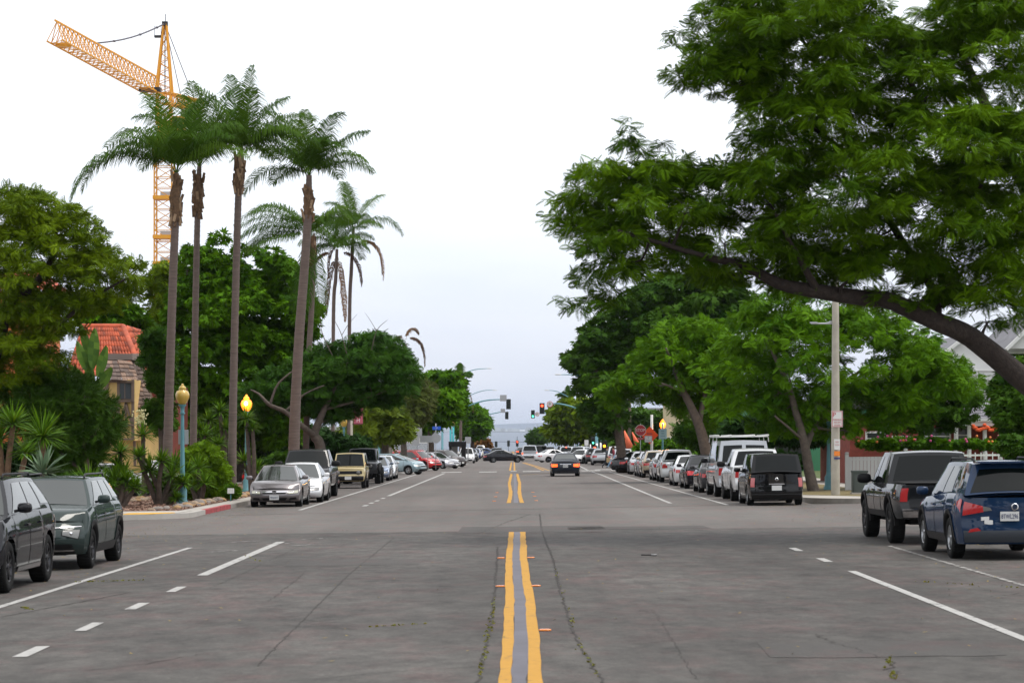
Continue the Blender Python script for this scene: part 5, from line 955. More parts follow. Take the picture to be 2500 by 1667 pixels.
k = MB()
for yy in (-2.2, -.6, 1.0):
    k.tube([(-.95, yy, 2.0), (-.93, yy, 2.2), (.93, yy, 2.2), (.95, yy, 2.0)], .025, M_white, 6)
for xx in (-.9, .9, -.45, .4): k.tube([(xx, -2.6, 2.24), (xx, 1.4, 2.24)], .03, M_white, 6)
for q in range(13): k.tube([(-.45, -2.5+q*.3, 2.24), (.4, -2.5+q*.3, 2.24)], .015, M_white, 5)
k.build('ladder_rack', rt)
parkR('parked_car', 'dark grey sedan mostly hidden between the van and the black sedan', 'car', V(SED, L=4.6), paint('charcoal', (.07, .07, .075), .5), 96.5)
spc = V(SED, L=4.8, W=1.82, H=1.46, rim='alloy', rear=[('taillight', mat('bright_red_lens', (.75, .02, .03), .12, coat=1), [(.46, .62), (.97, .56), (.98, .86), (.52, .80)], True)], pz={'rear': .5})
parkR('parked_car', 'black sedan with wide red tail lights in front of the white hatchback', 'car', spc, paint('ink_black', (.012, .012, .02), .4), 105.2, .05)
parkR('parked_car', 'white sedan tucked between the black sedan and the white crossover', 'car', V(SED), paint('white2', (.66, .68, .70), .15), 111.8)
spr2 = V(spr, rear=[('taillight', M_red, [(.66, .60), (.97, .58), (.97, .86), (.70, .86)], True), ('bumper_trim', M_dark, [(-.8, .0), (.8, .0), (.8, .05), (-.8, .05)], False)], pa={}, pz={'rear': .40}, rails=False, clad=False)
parkR('parked_suv', 'white crossover with tinted rear window, fourth light coloured vehicle past the junction', 'car', spr2, paint('white3', (.70, .72, .73), .15), 122.8, .05, plate={'rear': None})
parkR('parked_car', 'pale silver hatchback just beyond the white crossover', 'car', V(HAT), paint('silver1', (.55, .57, .60), .4), 128.5)
parkR('parked_suv', 'tan beige crossover between two silver cars', 'car', V(SUVS, clad=False), paint('tan', (.42, .35, .25), .4), 139.2)
parkR('parked_car', 'grey silver hatchback just beyond the beige crossover', 'car', V(HAT), paint('silver2', (.40, .42, .45), .5), 144.6)
parkR('parked_car', 'light silver sedan last in the row before the crosswalk', 'car', V(SED), paint('silver3', (.58, .60, .63), .4), 153.8)
# black car edging out across the corner and beyond
car('parked_car', 'black car standing at an angle behind the silver sedan at the crosswalk corner', 'car', V(SED, rim='alloy'), paint('black3', (.014, .014, .018), .3), 8.7, 163.5, R(-55), 'cars beyond the crosswalk on the tree side')
BY = 'cars beyond the crosswalk on the tree side'
def rowcar(label, sp, col, px, d, rz=0, name='parked_car', group=None, cat='car', **k):
    return car(name, label, cat, sp, col, (px-CX)*d/F, d+2, rz, group, hi=False, **k)
silv = paint('silver4', (.45, .47, .50), .5); wht = paint('white4', (.72, .73, .75), .1); blk = paint('black4', (.015, .015, .018), .3); gry = paint('grey4', (.10, .105, .115), .5)
rowcar('silver grey crossover parked behind the two pedestrians', V(SUVS, clad=False), silv, 1432, 195, name='parked_suv', group=BY)
rowcar('white crossover with roof rails just beyond the silver grey one', V(SUVS, clad=False, H=1.75, W=1.9), wht, 1418, 214, name='parked_suv', group=BY)
rowcar('small silver hatchback seen past the first pedestrian', V(HAT), silv, 1382, 222, group=BY)
rowcar('dark grey crossover with tinted glass beyond the small silver hatchback', V(SUVS), gry, 1366, 236, name='parked_suv', group=BY)
car('moving_car', 'white sedan coming toward the camera, beside the braking sedan', 'car', V(SED), wht, (1338-CX)*238/F, 240, math.pi-.5, 'cars driving through the far junction', hi=False)
car('parked_suv', 'old silver crossover with square windows behind the white sedan', 'car', V(SUVS, H=1.7), silv, (1332-CX)*262/F, 264, math.pi-.3, BY, hi=False)
# traffic in the middle
spm = V(SED, L=4.58, W=1.80, H=1.455, rim='dark', glass=M_glass2, rear=[('taillight', M_redlit, [(.58, .60), (.97, .56), (.97, .84), (.60, .82)], True), ('lid_trim', M_chrome, [(-.42, .80), (.42, .80), (.42, .83), (-.42, .83)], False), ('bumper_trim', M_chrome, [(-.75, .155), (.75, .155), (.75, .17), (-.75, .17)], False)], pz={'rear': .64}, side=[('taillight', M_redlit, [(-.99, .58), (-.93, .62), (-.93, .80), (-.99, .82)], -1)])
dd = 149; car('moving_car', 'dark blue black sedan with glowing brake lights waiting alone in the lane', 'car', spm, paint('midnight', (.014, .02, .035), .4), (1298.5-CX)*dd/F, dd+1.4, 0, 'cars driving away with brake lights on', lit=True, plate={'rear': '6KYC118'})
spcl = V(SED, L=4.7, W=1.8, H=1.42, gh=(1.1, .1, -.9, -1.75), rim='plain')
car('moving_car', 'black four door coupe crossing the junction sideways', 'car', spcl, paint('black5', (.012, .012, .018), .3), (1157-CX)*268/F, 268, R(-83), 'cars driving through the far junction')
car('moving_car', 'white sedan crossing the junction, half hidden behind the braking dark sedan', 'car', V(spcl, rim='dark'), wht, (1276-CX)*262/F, 264, R(-65), 'cars driving through the far junction')
spp = V(TRK, W=2.0, L=5.6, H=1.88, glass=M_glass, rear=[('taillight', M_redlit, [(.86, .50), (.99, .50), (.99, .80), (.86, .80)], True), ('bumper', M_chrome, [(-.97, .22), (.97, .22), (.97, .36), (-.97, .36)], False)], zr=.5, pz={'rear': .27}, clad=False)
car('pickup_truck', 'silver pickup truck with lit tail lights beyond the crossing black coupe', 'pickup truck', spp, silv, (1217-CX)*285/F, 288, 0, 'cars driving away with brake lights on', hi=False, lit=True, plate={'rear': None})
D2 = 'cars driving away with brake lights on'
rowcar('dark pickup truck ahead of the silver one', V(TRK), gry, 1243, 330, 0, 'pickup_truck', D2, 'pickup truck', lit=True)
rowcar('silver crossover with a lit high brake light in its rear window', V(SUVS, H=1.7, W=1.9, gear=[('brake_light', M_redlit, [(0, .80), (.12, .80), (.12, .95), (0, .95)])]), silv, 1301, 285, 0, 'moving_suv', D2, lit=True)
rowcar('small red lit car at the crest by the far signals', V(SED), gry, 1197, 430, 0, 'moving_car', D2, lit=True)
rowcar('second small car with red lights at the crest', V(SUVS), blk, 1212, 480, 0, 'moving_car', D2, lit=True)
rowcar('dark crossover crawling near the far kerb with red lights', V(SUVS), blk, 1263, 380, 0, 'moving_suv', D2, lit=True)
rowcar('maroon sedan queueing beyond the dark crossover', V(SED), paint('maroon', (.16, .015, .02), .3), 1252, 410, 0, 'moving_car', D2, lit=True)
spo = V(SUVS, H=1.6, W=1.85, front=[('headlight', M_hlit, [(.62, .60), (.95, .60), (.95, .84), (.62, .84)], True), ('grille', M_black, [(-.5, .4), (.5, .4), (.5, .8), (-.5, .8)], False)])
car('moving_suv', 'oncoming dark crossover with bright headlights behind the crossing coupe', 'car', spo, gry, (1141-CX)*318/F, 320, math.pi, 'cars driving through the far junction', hi=False)
# palm side row
spci = V(SED, L=4.54, W=1.755, H=1.435, wb=2.70, glass=M_glass2, gh=(1.45, .45, -.75, -1.6), top=[(-2.27, .90), (-2.1, 1.0), (-1.5, 1.02), (-.5, .95), (1.0, .90), (1.5, .86), (1.95, .76), (2.15, .67), (2.27, .60)],
         front=[('headlight', mat('yellowed_lens', (.42, .42, .33), .15, .1, coat=1), [(.56, .62), (.95, .68), (.97, .90), (.60, .80)], True), ('chrome_bar', M_chrome, [(-.50, .74), (.50, .74), (.56, .84), (-.56, .84)], False), ('grille', M_black, [(-.44, .64), (.44, .64), (.50, .74), (-.50, .74)], False),
                ('lower_grille', M_black, [(-.46, .10), (.46, .10), (.54, .30), (-.54, .30)], False), ('fog_opening', M_black, [(.60, .12), (.92, .16), (.88, .34), (.64, .30)], True)], pz={'front': .33})
rt, fn = parkL('parked_car', 'brownish grey sedan with chrome grille bar, first car past the red kerb', 'car', spci, paint('taupe', (.16, .145, .15), .5), 81.8, plate={'front': '7EXH015'})
k = MB(); pp = fn['front'](np.array(0.0), np.array(.77)); b = Vector(pp)+Vector((0, .03, 0))
k.prism([(b.x-.075, b.z+.055), (b.x+.075, b.z+.055), (b.x+.055, b.z-.055), (b.x-.055, b.z-.055)], b.y-.01, b.y-.002, M_black)
for sg in (-1, 1): k.beam((b.x+sg*.045, b.y+.004, b.z+.045), (b.x+sg*.032, b.y+.004, b.z-.045), .018, M_chrome)
k.beam((b.x-.035, b.y+.004, b.z-.004), (b.x+.035, b.y+.004, b.z-.004), .016, M_chrome); k.build('emblem', rt)
parkL('parked_car', 'white sedan squeezed between the brownish grey sedan and the dark pickup', 'car', V(SED, L=4.8, W=1.85, H=1.46, rim='dark', glass=M_glass2), wht, 87.6, .25)
sprm = V(TRK, L=5.8, W=2.02, H=1.93, wb=3.57, r=.42, tw=.29, rim='dark', glass=M_glass, rw=.76, gh=(1.15, .55, -.95, -1.15), cladm=paint('charcoal2', (.022, .022, .026), .5), ms=1.6, top=[(-2.9, 1.26), (-2.7, 1.28), (-1, 1.28), (.9, 1.24), (1.3, 1.22), (2.2, 1.16), (2.7, 1.08), (2.9, .95)],
         front=[('headlight', M_lamp, [(.60, .70), (.93, .66), (.95, .86), (.62, .86)], True), ('grille', M_black, [(-.54, .48), (.54, .48), (.56, .90), (-.56, .90)], False), ('lower_grille', M_black, [(-.9, .05), (.9, .05), (.85, .28), (-.85, .28)], False), ('bumper', M_dark, [(-.96, .30), (.96, .30), (.96, .44), (-.96, .44)], False)])
parkL('pickup_truck', 'tall charcoal pickup truck with big door mirrors behind the white sedan', 'pickup truck', sprm, paint('charcoal2', (.022, .022, .026), .5), 94.5, .0)
spj = dict(L=3.6, W=1.645, H=1.72, wb=2.25, fo=.6, r=.345, zr=.36, tw=.2, top=[(-1.8, 1.02), (-1.7, 1.05), (.4, 1.03), (.7, 1.02), (1.7, .98), (1.8, .93)], gh=(.62, .36, -1.55, -1.68), rw=.82, belt=.95, cf=.06, cb=.05, crown=.02, rc=.5, clad=True, rim='dark', glass=M_glass,
           roofm=M_black, win=[(.10, .80, .70, .10, .08, .84), (-.8, -.04, -.04, -.8, .08, .84)], nose=[(0, .12), (.3, 0), (.4, .04), (.42, .1), (1, .12)], doors=[(-.06, .44)], pz={'front': .26},
           front=[('grille', M_black, [(-.86, .58), (.86, .58), (.86, .84), (-.86, .84)], False), ('bumper', M_black, [(-.97, .04), (.97, .04), (.97, .42), (-.97, .42)], False)], mm=M_black)
rt, fn = parkL('parked_suv', 'small boxy beige off-roader with black roof and round headlights', 'car', spj, paint('beige', (.52, .42, .20), .1), 115.5, .1, plate={'front': None})
def roundlamps(rt, fn, aa, cc, rad, y_=.03):
    for sg in (-1, 1):
        pp = fn['front'](np.array(sg*aa), np.array(cc)); k = MB(); k.lathe([(rad*1.15, -.05), (rad*1.15, .01), (rad, .02)], M_black, 18, c=pp+np.array([0, y_, 0]), axis='Y'); k.lathe([(rad, .02), (rad*.6, .035), (.001, .04)], M_lamp, 18, c=pp+np.array([0, y_, 0]), axis='Y'); k.build('headlight', rt)
roundlamps(rt, fn, .64, .71, .09)
spjw = dict(L=4.3, W=1.80, H=1.90, wb=2.95, fo=.62, r=.44, zr=.56, gap=.12, tw=.31, tin=-.10, top=[(-2.15, 1.22), (-2.1, 1.24), (.4, 1.24), (.9, 1.22), (2.05, 1.14), (2.15, 1.08)], gh=(.85, .58, -1.95, -2.08), rw=.80, belt=.90, cf=.05, cb=.04, crown=.03, rc=.4, clad=True, rim='dark', glass=M_glass,
            roofm=M_black, win=[(.16, .82, .72, .16, .08, .86), (-.30, .08, .08, -.30, .08, .86), (-.86, -.38, -.38, -.86, .08, .86)], nose=[(0, .05), (1, .05)], doors=[(.06, .36), (-.28, .04)],
            front=[('grille', paint('jeep', (.05, .056, .065), .4), [(-.74, .36), (.74, .36), (.70, .92), (-.70, .92)], False)], mm=M_black, pz={'front': .1})
rt, fn = parkL('parked_suv', 'dark grey off-roader with slotted grille and huge tyres behind the small beige one', 'car', spjw, paint('jeep', (.05, .056, .065), .4), 129, -.05)
roundlamps(rt, fn, .60, .76, .10)
k = MB()
for q in range(7): pp = fn['front'](np.array((q-3)*.115), np.array(.64)); k.box(pp+np.array([0, .02, 0]), (.05, .02, .28), M_black)
k.build('grille_slots', rt)
k = MB(); k.box((0, 2.28, .66), (1.75, .22, .2), M_dark); k.tube([(-.4, 2.3, .74), (-.3, 2.32, .95), (.3, 2.32, .95), (.4, 2.3, .74)], .03, M_black, 6); k.box((.22, 2.42, .62), (.05, .06, .09), mat('tow_red', (.5, .02, .02), .4)); k.box((-.22, 2.42, .62), (.05, .06, .09), mat('tow_red', (.5, .02, .02), .4)); k.build('bumper', rt)
for sg in (-1, 1):
    k = MB(); th = np.linspace(.15, math.pi-.15, 9); fa = 4.3/2-.62; k.tube([(sg*.98, fa+math.cos(t)*.62, .44+math.sin(t)*.62) for t in th], .06, M_black, 6); k.build('fender', rt)
parkL('parked_car', 'slate blue sedan with one lamp showing behind the dark off-roader', 'car', V(SED, W=1.83, L=4.7, glass=M_glass2), paint('slate', (.14, .18, .26), .5), 139, .05)
parkL('parked_car', 'pale silver sedan just before the driveway', 'car', V(SED, glass=M_glass2), paint('silver6', (.55, .57, .6), .4), 146, .05)
# angled cars by the driveway
AN = 'cars parked at an angle past the driveway'
def angL(name, label, sp, pm, px, d, rz, **k): return car(name, label, 'car', sp, pm, (px-CX)*d/F, d, rz, AN, **k)
angL('parked_car', 'pale teal hatchback nosing out of the driveway beside the slate blue sedan', V(HAT, H=1.49, L=4.45, gh=(1.55, .2, -1.4, -2.1), rim='alloy', glass=M_glass2), paint('teal_grey', (.28, .38, .42), .5), 908, 168, R(-112))
angL('parked_suv', 'bright red crossover with black lower front, parked at an angle', V(SUVS, H=1.62, rails=True, railm=paint('red', (.62, .006, .012), .1), glass=M_glass2, L=4.3), paint('red', (.62, .006, .012), .1), 956, 192, R(-122))
angL('parked_car', 'silver convertible style sedan with front plate beyond the red crossover', V(SED, W=1.82, L=4.9, glass=M_glass2), paint('silver7', (.50, .50, .54), .5), 999, 207, R(-128), plate={'front': None})
angL('parked_suv', 'brown grey crossover nearest to the black shelter', V(SUVS, glass=M_glass2), paint('brown_grey', (.10, .085, .085), .5), 1022, 222, R(-130), plate={'front': None})
angL('parked_car', 'pale green grey hatchback glimpsed through the black shelter', V(HAT, glass=M_glass2), paint('greengrey', (.34, .38, .36), .4), 1030, 246, R(-130))
FR = 'distant cars parked facing the camera past the black shelter'
for (lab, sp, col, px, d) in [('white crossover parked right behind the black shelter', V(SUVS, H=1.7), wht, 1071, 262), ('dark crossover second past the black shelter', V(SUVS), blk, 1079, 285),
        ('silver sedan third past the black shelter', V(SED), silv, 1083, 310), ('blue hatchback fourth past the black shelter', V(HAT), paint('blue5', (.04, .08, .25), .4), 1089, 335), ('white sedan fifth past the black shelter', V(SED), wht, 1093, 362),
        ('tan sedan sixth past the black shelter', V(SED), paint('tan2', (.4, .36, .3), .3), 1098, 390), ('white van seventh past the black shelter', V(SUVS, H=1.9), wht, 1104, 420), ('silver crossover eighth past the black shelter', V(SUVS), silv, 1108, 450)]:
    car('parked_car', lab, 'car', sp, col, (px-CX)*d/F, d+2, math.pi, FR, hi=False)
car('parked_car', 'deep blue car side on at the far kerb by the orange bush', 'car', V(SED, L=4.9), paint('blue6', (.02, .05, .16), .4), (1119-CX)*395/F, 397, R(-100), FR, hi=False)
FR2 = 'distant parked cars on the tree side'
for i, (lab, sp, col, px, d) in enumerate([('black sedan ninth car from the crosswalk', V(SED), blk, 1345, 300), ('grey crossover parked beyond the black sedan', V(SUVS), gry, 1330, 325), ('white hatchback parked in the distance by the pale sign', V(HAT), wht, 1316, 352), ('silver sedan parked in the far distance under the trees', V(SED), silv, 1303, 385), ('black crossover farthest parked on the tree side', V(SUVS), blk, 1290, 430)]):
    rowcar(lab, sp, col, px, d, group=FR2)
# cars inside the lot behind the planting
car('parked_car', 'white hatchback glimpsed behind the dark conifer and yuccas', 'car', V(HAT, glass=M_glass2), wht, U(245, 1070, 96).x, 96, R(-75), 'cars glimpsed behind the planting', hi=False)
car('parked_suv', 'white crossover glimpsed under the half timbered house', 'car', V(SUVS, glass=M_glass2), wht, U(318, 1050, 99).x, 101, R(-100), 'cars glimpsed behind the planting', hi=False)
car('parked_suv', 'white van glimpsed behind the tree trunk beyond the palms', 'car', V(SUVS, H=2.0), wht, -9.5-4.0, 150, R(-90), 'cars glimpsed behind the planting', hi=False)
car('parked_car', 'dark red car in shade behind the charcoal pickup', 'car', V(SED), paint('darkred', (.10, .006, .008), .2), U(718, 1050, 112).x-1.0, 112, R(-90), 'cars glimpsed behind the planting', hi=False)
# ================================================================ vegetation
def proto_pinnate(n, wid=0.42, lw=0.085, droop=0.25):        # a feathery compound leaf, unit length
    V_ = []; 
    for i in range(n):
        t = (i+0.8)/(n+0.3); L = wid*math.sin(math.pi*min(1, 0.18+0.80*t))**0.8; x = t; z = -droop*t*t
        for s in (-1, 1):
            dx = 0.35*L; V_ += [(x, 0, z), (x+dx*.5-lw/2*1.2, s*L*.5, z-0.02), (x+dx, s*L, z-0.08), (x+dx*.5+lw/2*1.2, s*L*.5, z-0.02)]
    return np.array(V_), 4
def proto_tuft(n, wid=0.30, spread=1.3):                  # a few broad leaves from one point
    V_ = []
    for i in range(n):
        a = (i-(n-1)/2)/max(1, (n-1)/2)*spread; L = 1-0.25*abs(a)/spread; ca, sa = math.cos(a), math.sin(a); w_ = wid*L
        V_ += [(0, 0, 0), (ca*L*.5+sa*w_/2, sa*L*.5-ca*w_/2, .06), (ca*L, sa*L, -.10), (ca*L*.5-sa*w_/2, sa*L*.5+ca*w_/2, .06)]
    return np.array(V_), 4
def proto_needle(n, wid=0.05):
    V_ = []
    for i in range(n):
        t = i/n; a = RN.uniform(-.9, .9); ph = RN.uniform(0, 6.28); d = np.array([math.cos(a), math.sin(a)*math.cos(ph), math.sin(a)*math.sin(ph)]); s = np.array([-d[1], d[0], 0])*wid; o = np.array([t*.6, 0, 0])
        V_ += [tuple(o-s), tuple(o+s), tuple(o+d*.55+s*.3), tuple(o+d*.55-s*.3)]
    return np.array(V_), 4
def place_leaves(name, proto, P, D, Nn, S, m, vals, parent):
    pv, fn_ = proto; D = nrm(D); B = nrm(np.cross(Nn, D)); Nn = np.cross(D, B)
    Vv = P[:, None, :]+S[:, None, None]*(pv[None, :, 0:1]*D[:, None, :]+pv[None, :, 1:2]*B[:, None, :]+pv[None, :, 2:3]*Nn[:, None, :])
    n = len(P)*len(pv); return fastmesh(name, Vv.reshape(-1, 3), fn_, np.arange(n), m, np.repeat(vals, len(pv)), parent)
def inside(poly, x, y):
    c = np.zeros(len(x), bool); n = len(poly)
    for i in range(n):
        x1, y1 = poly[i]; x2, y2 = poly[(i+1) % n]
        if y1 == y2: continue
        k = ((y1 > y) != (y2 > y)) & (x < (x2-x1)*(y-y1)/(y2-y1)+x1); c ^= k
    return c
def edge_dist(poly, x, y):
    d = np.full(len(x), 1e9); n = len(poly)
    for i in range(n):
        a = np.array(poly[i], float); b = np.array(poly[(i+1) % n], float); ab = b-a; L2 = (ab**2).sum()
        t = np.clip(((x-a[0])*ab[0]+(y-a[1])*ab[1])/L2, 0, 1); d = np.minimum(d, np.hypot(x-a[0]-t*ab[0], y-a[1]-t*ab[1]))
    return d
def blobs_in(poly, d, depth, rad, n, seed, inset=.75):
    """centres of foliage clumps filling an outline of the photo, spread through a real depth"""
    g = np.random.default_rng(seed); xs = [p[0] for p in poly]; ys = [p[1] for p in poly]; sc = F/d; out = []; tries = 0
    while len(out) < n and tries < 60:
        tries += 1; x = g.uniform(min(xs), max(xs), 400); y = g.uniform(min(ys), max(ys), 400); k = inside(poly, x, y); x, y = x[k], y[k]
        ed = edge_dist(poly, x, y)/sc
        for xi, yi, e in zip(x, y, ed):
            r = rad*g.uniform(.7, 1.25)
            if e < r*inset*.95:
                if e < r*.35: continue
                r = max(e/inset, rad*.4)
            half = min(depth/2, 0.9*e+depth*.12+.25)
            dz = g.uniform(-half, half); p = np.array([(xi-CX)*(d)/F, d+dz, ZC-(yi-HY)*d/F])
            if all(((p-q)**2).sum() > (0.62*max(r, rr))**2 for q, rr in out): out.append((p, r))
            if len(out) >= n: break
    return out
def foliage(parent, blobs, kind, per, size, m, seed, flat=.62, jit=.5, down=.15, lowcut=-.75, name='crown', vshift=0.0):
    g = np.random.default_rng(seed); PP, DD, NN_, SS, VV = [], [], [], [], []
    for c, r in blobs:
        n = max(6, int(per*(r/np.mean([b[1] for b in blobs]))**2))
        u = nrm(g.normal(size=(n, 3))); u = u[u[:, 2] > lowcut]; n = len(u)
        rr = r*g.uniform(.35, 1.0, (n, 1))**.5*g.uniform(.85, 1.12, (n, 1)); off = u*rr*np.array([1, 1, flat])
        PP.append(c+off-nrm(off)*size*.5*g.uniform(.2, 1, (n, 1))); D = nrm(u*np.array([1, 1, .25])+g.normal(size=(n, 3))*jit*.8+np.array([0, 0, -down])); DD.append(D)
        NN_.append(nrm(np.array([0, 0, .45])+u*1.0+g.normal(size=(n, 3))*.28)); SS.append(size*g.uniform(.65, 1.25, n)); VV.append(np.clip(g.uniform(0, 1)*.45+g.uniform(0, 1, n)*.45+.18*u[:, 2]*0+vshift, 0, 1))
    return place_leaves(name, kind, np.concatenate(PP), np.concatenate(DD), np.concatenate(NN_), np.concatenate(SS), m, np.concatenate(VV), parent)
def limbs_mesh(parent, limbs, blobs, m, seed, twig_r=.035, n=8, name='trunk', kids=1.0):
    """limbs: lists of (px, py, distance, radius) through the photo; a bough runs from the nearest limb node to every clump"""
    g = np.random.default_rng(seed); mb = MB(); nodes = []
    for L_ in limbs:
        pts = [U(a, b, c) for a, b, c, _ in L_]; rad = [q[3] for q in L_]
        if L_ is limbs[0] or pts[0].z < 2.0 and pts[0].z > G(pts[0].x, pts[0].y) and L_[0][:3] != limbs[0][1][:3] and all(L_[0][:3] != q[:3] for w_ in limbs for q in w_ if w_ is not L_): pts[0] = Vector((pts[0].x, pts[0].y, G(pts[0].x, pts[0].y)-.1)) if L_ is limbs[0] else pts[0]
        P, R_ = smooth_path(pts, rad, 4, min(rad)*.12, g); mb.tube(P, R_, m, n)
        nodes += [(np.array(p), r) for p, r in zip(P[2:], R_[2:])]
    allp = np.array([q[0] for q in nodes]); allr = np.array([q[1] for q in nodes])
    for c, r in sorted(blobs, key=lambda b: np.min(((allp-b[0])**2).sum(1))):
        if g.uniform() > kids: continue
        i = np.argmin(((allp-c)**2).sum(1)+np.where(allp[:, 2] > c[2]+r, 4, 0)); a = allp[i]; L = np.linalg.norm(c-a)
        if L < .3: continue
        r0 = min(allr[i]*.7, twig_r*(1+L*.35)); mid = a*.5+c*.5+g.normal(size=3)*L*.10+np.array([0, 0, -L*.05]); P, R_ = smooth_path([a, mid, c+np.array([0, 0, r*.2])], [r0, r0*.7, r0*.3], 3); mb.tube(P, R_, m, 5, caps=False)
        allp = np.vstack([allp, P[3], P[-1]]); allr = np.append(allr, [R_[3], R_[-1]])
        for _ in range(3):
            e_ = c+nrm(g.normal(size=3))*r*.85*np.array([1, 1, .6]); mb.tube([P[-2], (P[-1]+e_)/2+g.normal(size=3)*.05, e_], [r0*.3, r0*.22, r0*.1], m, 4, caps=False)
    return mb.build(name, parent)
def tree(name, label, poly, d, depth, rad, nb, kind, per, size, m, limbs, bark=BARK, seed=1, group=None, cat='tree', base=None, twig=.035, extra=None, kids=.8, **k):
    bl = blobs_in(poly, d, depth, rad, nb, seed)
    if extra: bl += [(np.array(U(a, b, c)), r) for a, b, c, r in extra]
    if name == 'jacaranda_tree' and extra is None: pass
    t = thing(name, label, cat, group=group)
    limbs_mesh(t, limbs, bl, bark, seed, twig, kids=kids); foliage(t, bl, kind, per, size, m, seed+5, **k)
    return t
LF_jac = leafmat('leaf_feathery', (.014, .050, .002), (.135, .26, .004), (.26, .40, .008))
LF_jac2 = leafmat('leaf_feathery_bright', (.022, .080, .003), (.14, .30, .006), (.26, .43, .010))
LF_olive = leafmat('leaf_olive', (.032, .068, .003), (.18, .27, .006), (.36, .42, .012))
LF_shade = leafmat('leaf_shade', (.009, .028, .007), (.028, .075, .012))  # leaf colour lowered to hold the deep shade below the crowns
LF_ficus = leafmat('leaf_broad', (.012, .050, .002), (.12, .28, .005), (.28, .46, .010))
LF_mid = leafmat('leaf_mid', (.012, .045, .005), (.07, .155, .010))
LF_coral = leafmat('leaf_coral', (.016, .055, .008), (.065, .16, .014), (.12, .22, .02)); LF_yel = leafmat('leaf_yellow_green', (.06, .10, .01), (.16, .22, .015), (.22, .22, .03))
PIN9 = proto_pinnate(9); PIN7 = proto_pinnate(7, .40, .12); PIN10 = proto_pinnate(10, .36, .075); PIN6 = proto_pinnate(6, .45, .14); PIN4 = proto_pinnate(4, .5, .24); TUF = proto_tuft(5, .34); TUF3 = proto_tuft(3, .5)
# --- big feathery tree leaning over the street
polyR1 = [(1518, 150), (1555, 40), (1640, -70), (2000, -80), (2040, 5), (2065, 52), (2105, 45), (2130, -30), (2200, -90), (2430, -90), (2430, 770), (2330, 775), (2230, 735), (2130, 725), (1990, 715), (1880, 700), (1780, 690), (1700, 715), (1620, 660), (1540, 650), (1480, 660), (1420, 690), (1340, 735), (1285, 690), (1315, 610), (1255, 570), (1243, 465), (1305, 395), (1345, 335), (1400, 325), (1440, 272), (1490, 335), (1560, 315), (1610, 365), (1640, 320), (1690, 300), (1698, 240), (1640, 212), (1545, 215)]
limR1 = [[(2600, 1250, 51, .42), (2540, 1090, 51, .34), (2440, 950, 50.5, .28), (2330, 855, 50, .24), (2230, 775, 50, .215), (2160, 742, 49.6, .20), (2100, 716, 49.5, .185), (2040, 690, 49.5, .18), (1980, 684, 49.5, .165), (1880, 670, 49, .155), (1790, 652, 49, .12), (1710, 610, 49, .09), (1620, 590, 48.5, .07), (1520, 560, 48.5, .05), (1420, 530, 48, .03)],
         [(2540, 1090, 51, .30), (2520, 800, 52, .26), (2420, 560, 52.5, .20), (2300, 320, 53, .14), (2200, 100, 53.5, .08), (2150, -60, 54, .05)], [(2150, 735, 49.6, .12), (2140, 660, 50.5, .10), (2050, 520, 51.5, .08), (1960, 360, 52, .06), (1880, 150, 52, .04), (1800, 40, 52, .025)],
         [(1880, 672, 49, .09), (1840, 600, 48.5, .06), (1800, 530, 48.5, .04), (1770, 470, 49, .02)], [(1960, 360, 52, .05), (1800, 250, 51, .04), (1680, 190, 50, .03), (1580, 130, 50, .02)], [(2420, 560, 52.5, .13), (2250, 430, 51, .09), (2120, 250, 50, .06), (2050, 60, 50, .04)]]
tree('jacaranda_tree', 'huge feathery leaved tree leaning over the street on one thick dark limb', polyR1, 50, 7.5, .52, 540, PIN10, 100, .25, LF_jac, limR1, BARKD, 11, twig=.035, kids=.8, flat=.55, jit=.45, down=.25, lowcut=-.6, extra=[(1325, 705, 48.5, .33), (1300, 690, 48.5, .22), (1400, 700, 48.5, .25), (1440, 330, 49, .32), (1441, 308, 49, .24), (1440, 288, 49, .18), (1443, 272, 49, .12), (1520, 330, 49, .25), (1475, 350, 49, .3), (1850, 30, 52, .35), (1700, 20, 51, .3), (1560, 80, 50, .3)])
# --- right side row
GR = 'street trees on the house side'
tree('street_tree', 'bushy green tree behind the concrete pole, with a pale bare branch low on its trunk', [(1640, 790), (1690, 690), (1780, 650), (1900, 655), (2040, 690), (2160, 770), (2245, 835), (2262, 890), (2215, 930), (2150, 960), (2060, 995), (1960, 1010), (1870, 1020), (1770, 1015), (1700, 995), (1640, 960), (1600, 880)], 92, 7, .65, 210, PIN6, 90, .31, LF_jac2,
     [[(1872, 1124, 90, .24), (1858, 1080, 90, .19), (1850, 1030, 90, .17), (1832, 960, 90, .14), (1808, 880, 90, .10), (1770, 800, 90, .06)], [(1850, 1030, 90, .13), (1880, 960, 91, .10), (1940, 880, 92, .07), (2040, 820, 93, .05), (2150, 830, 93, .03)], [(1846, 1012, 90, .06), (1815, 985, 89.5, .05), (1780, 955, 89, .035)]], BARKL, 21, GR, twig=.05, flat=.6)
tree('street_tree', 'bright green spreading tree with a thick leaning trunk beyond the van', [(1358, 905), (1420, 850), (1470, 790), (1510, 740), (1590, 715), (1670, 740), (1715, 800), (1720, 880), (1700, 960), (1650, 1000), (1590, 975), (1530, 935), (1450, 930), (1400, 945)], 122, 7, .75, 150, PIN6, 80, .38, LF_jac2,
     [[(1630, 1100, 120, .34), (1622, 1040, 120, .30), (1605, 975, 120, .24), (1570, 900, 120, .16), (1550, 850, 120, .10), (1530, 800, 119, .05)], [(1605, 975, 120, .16), (1620, 900, 121, .12), (1650, 800, 122, .06)], [(1570, 900, 120, .07), (1520, 880, 119, .04)]], BARKL, 22, GR, twig=.06)
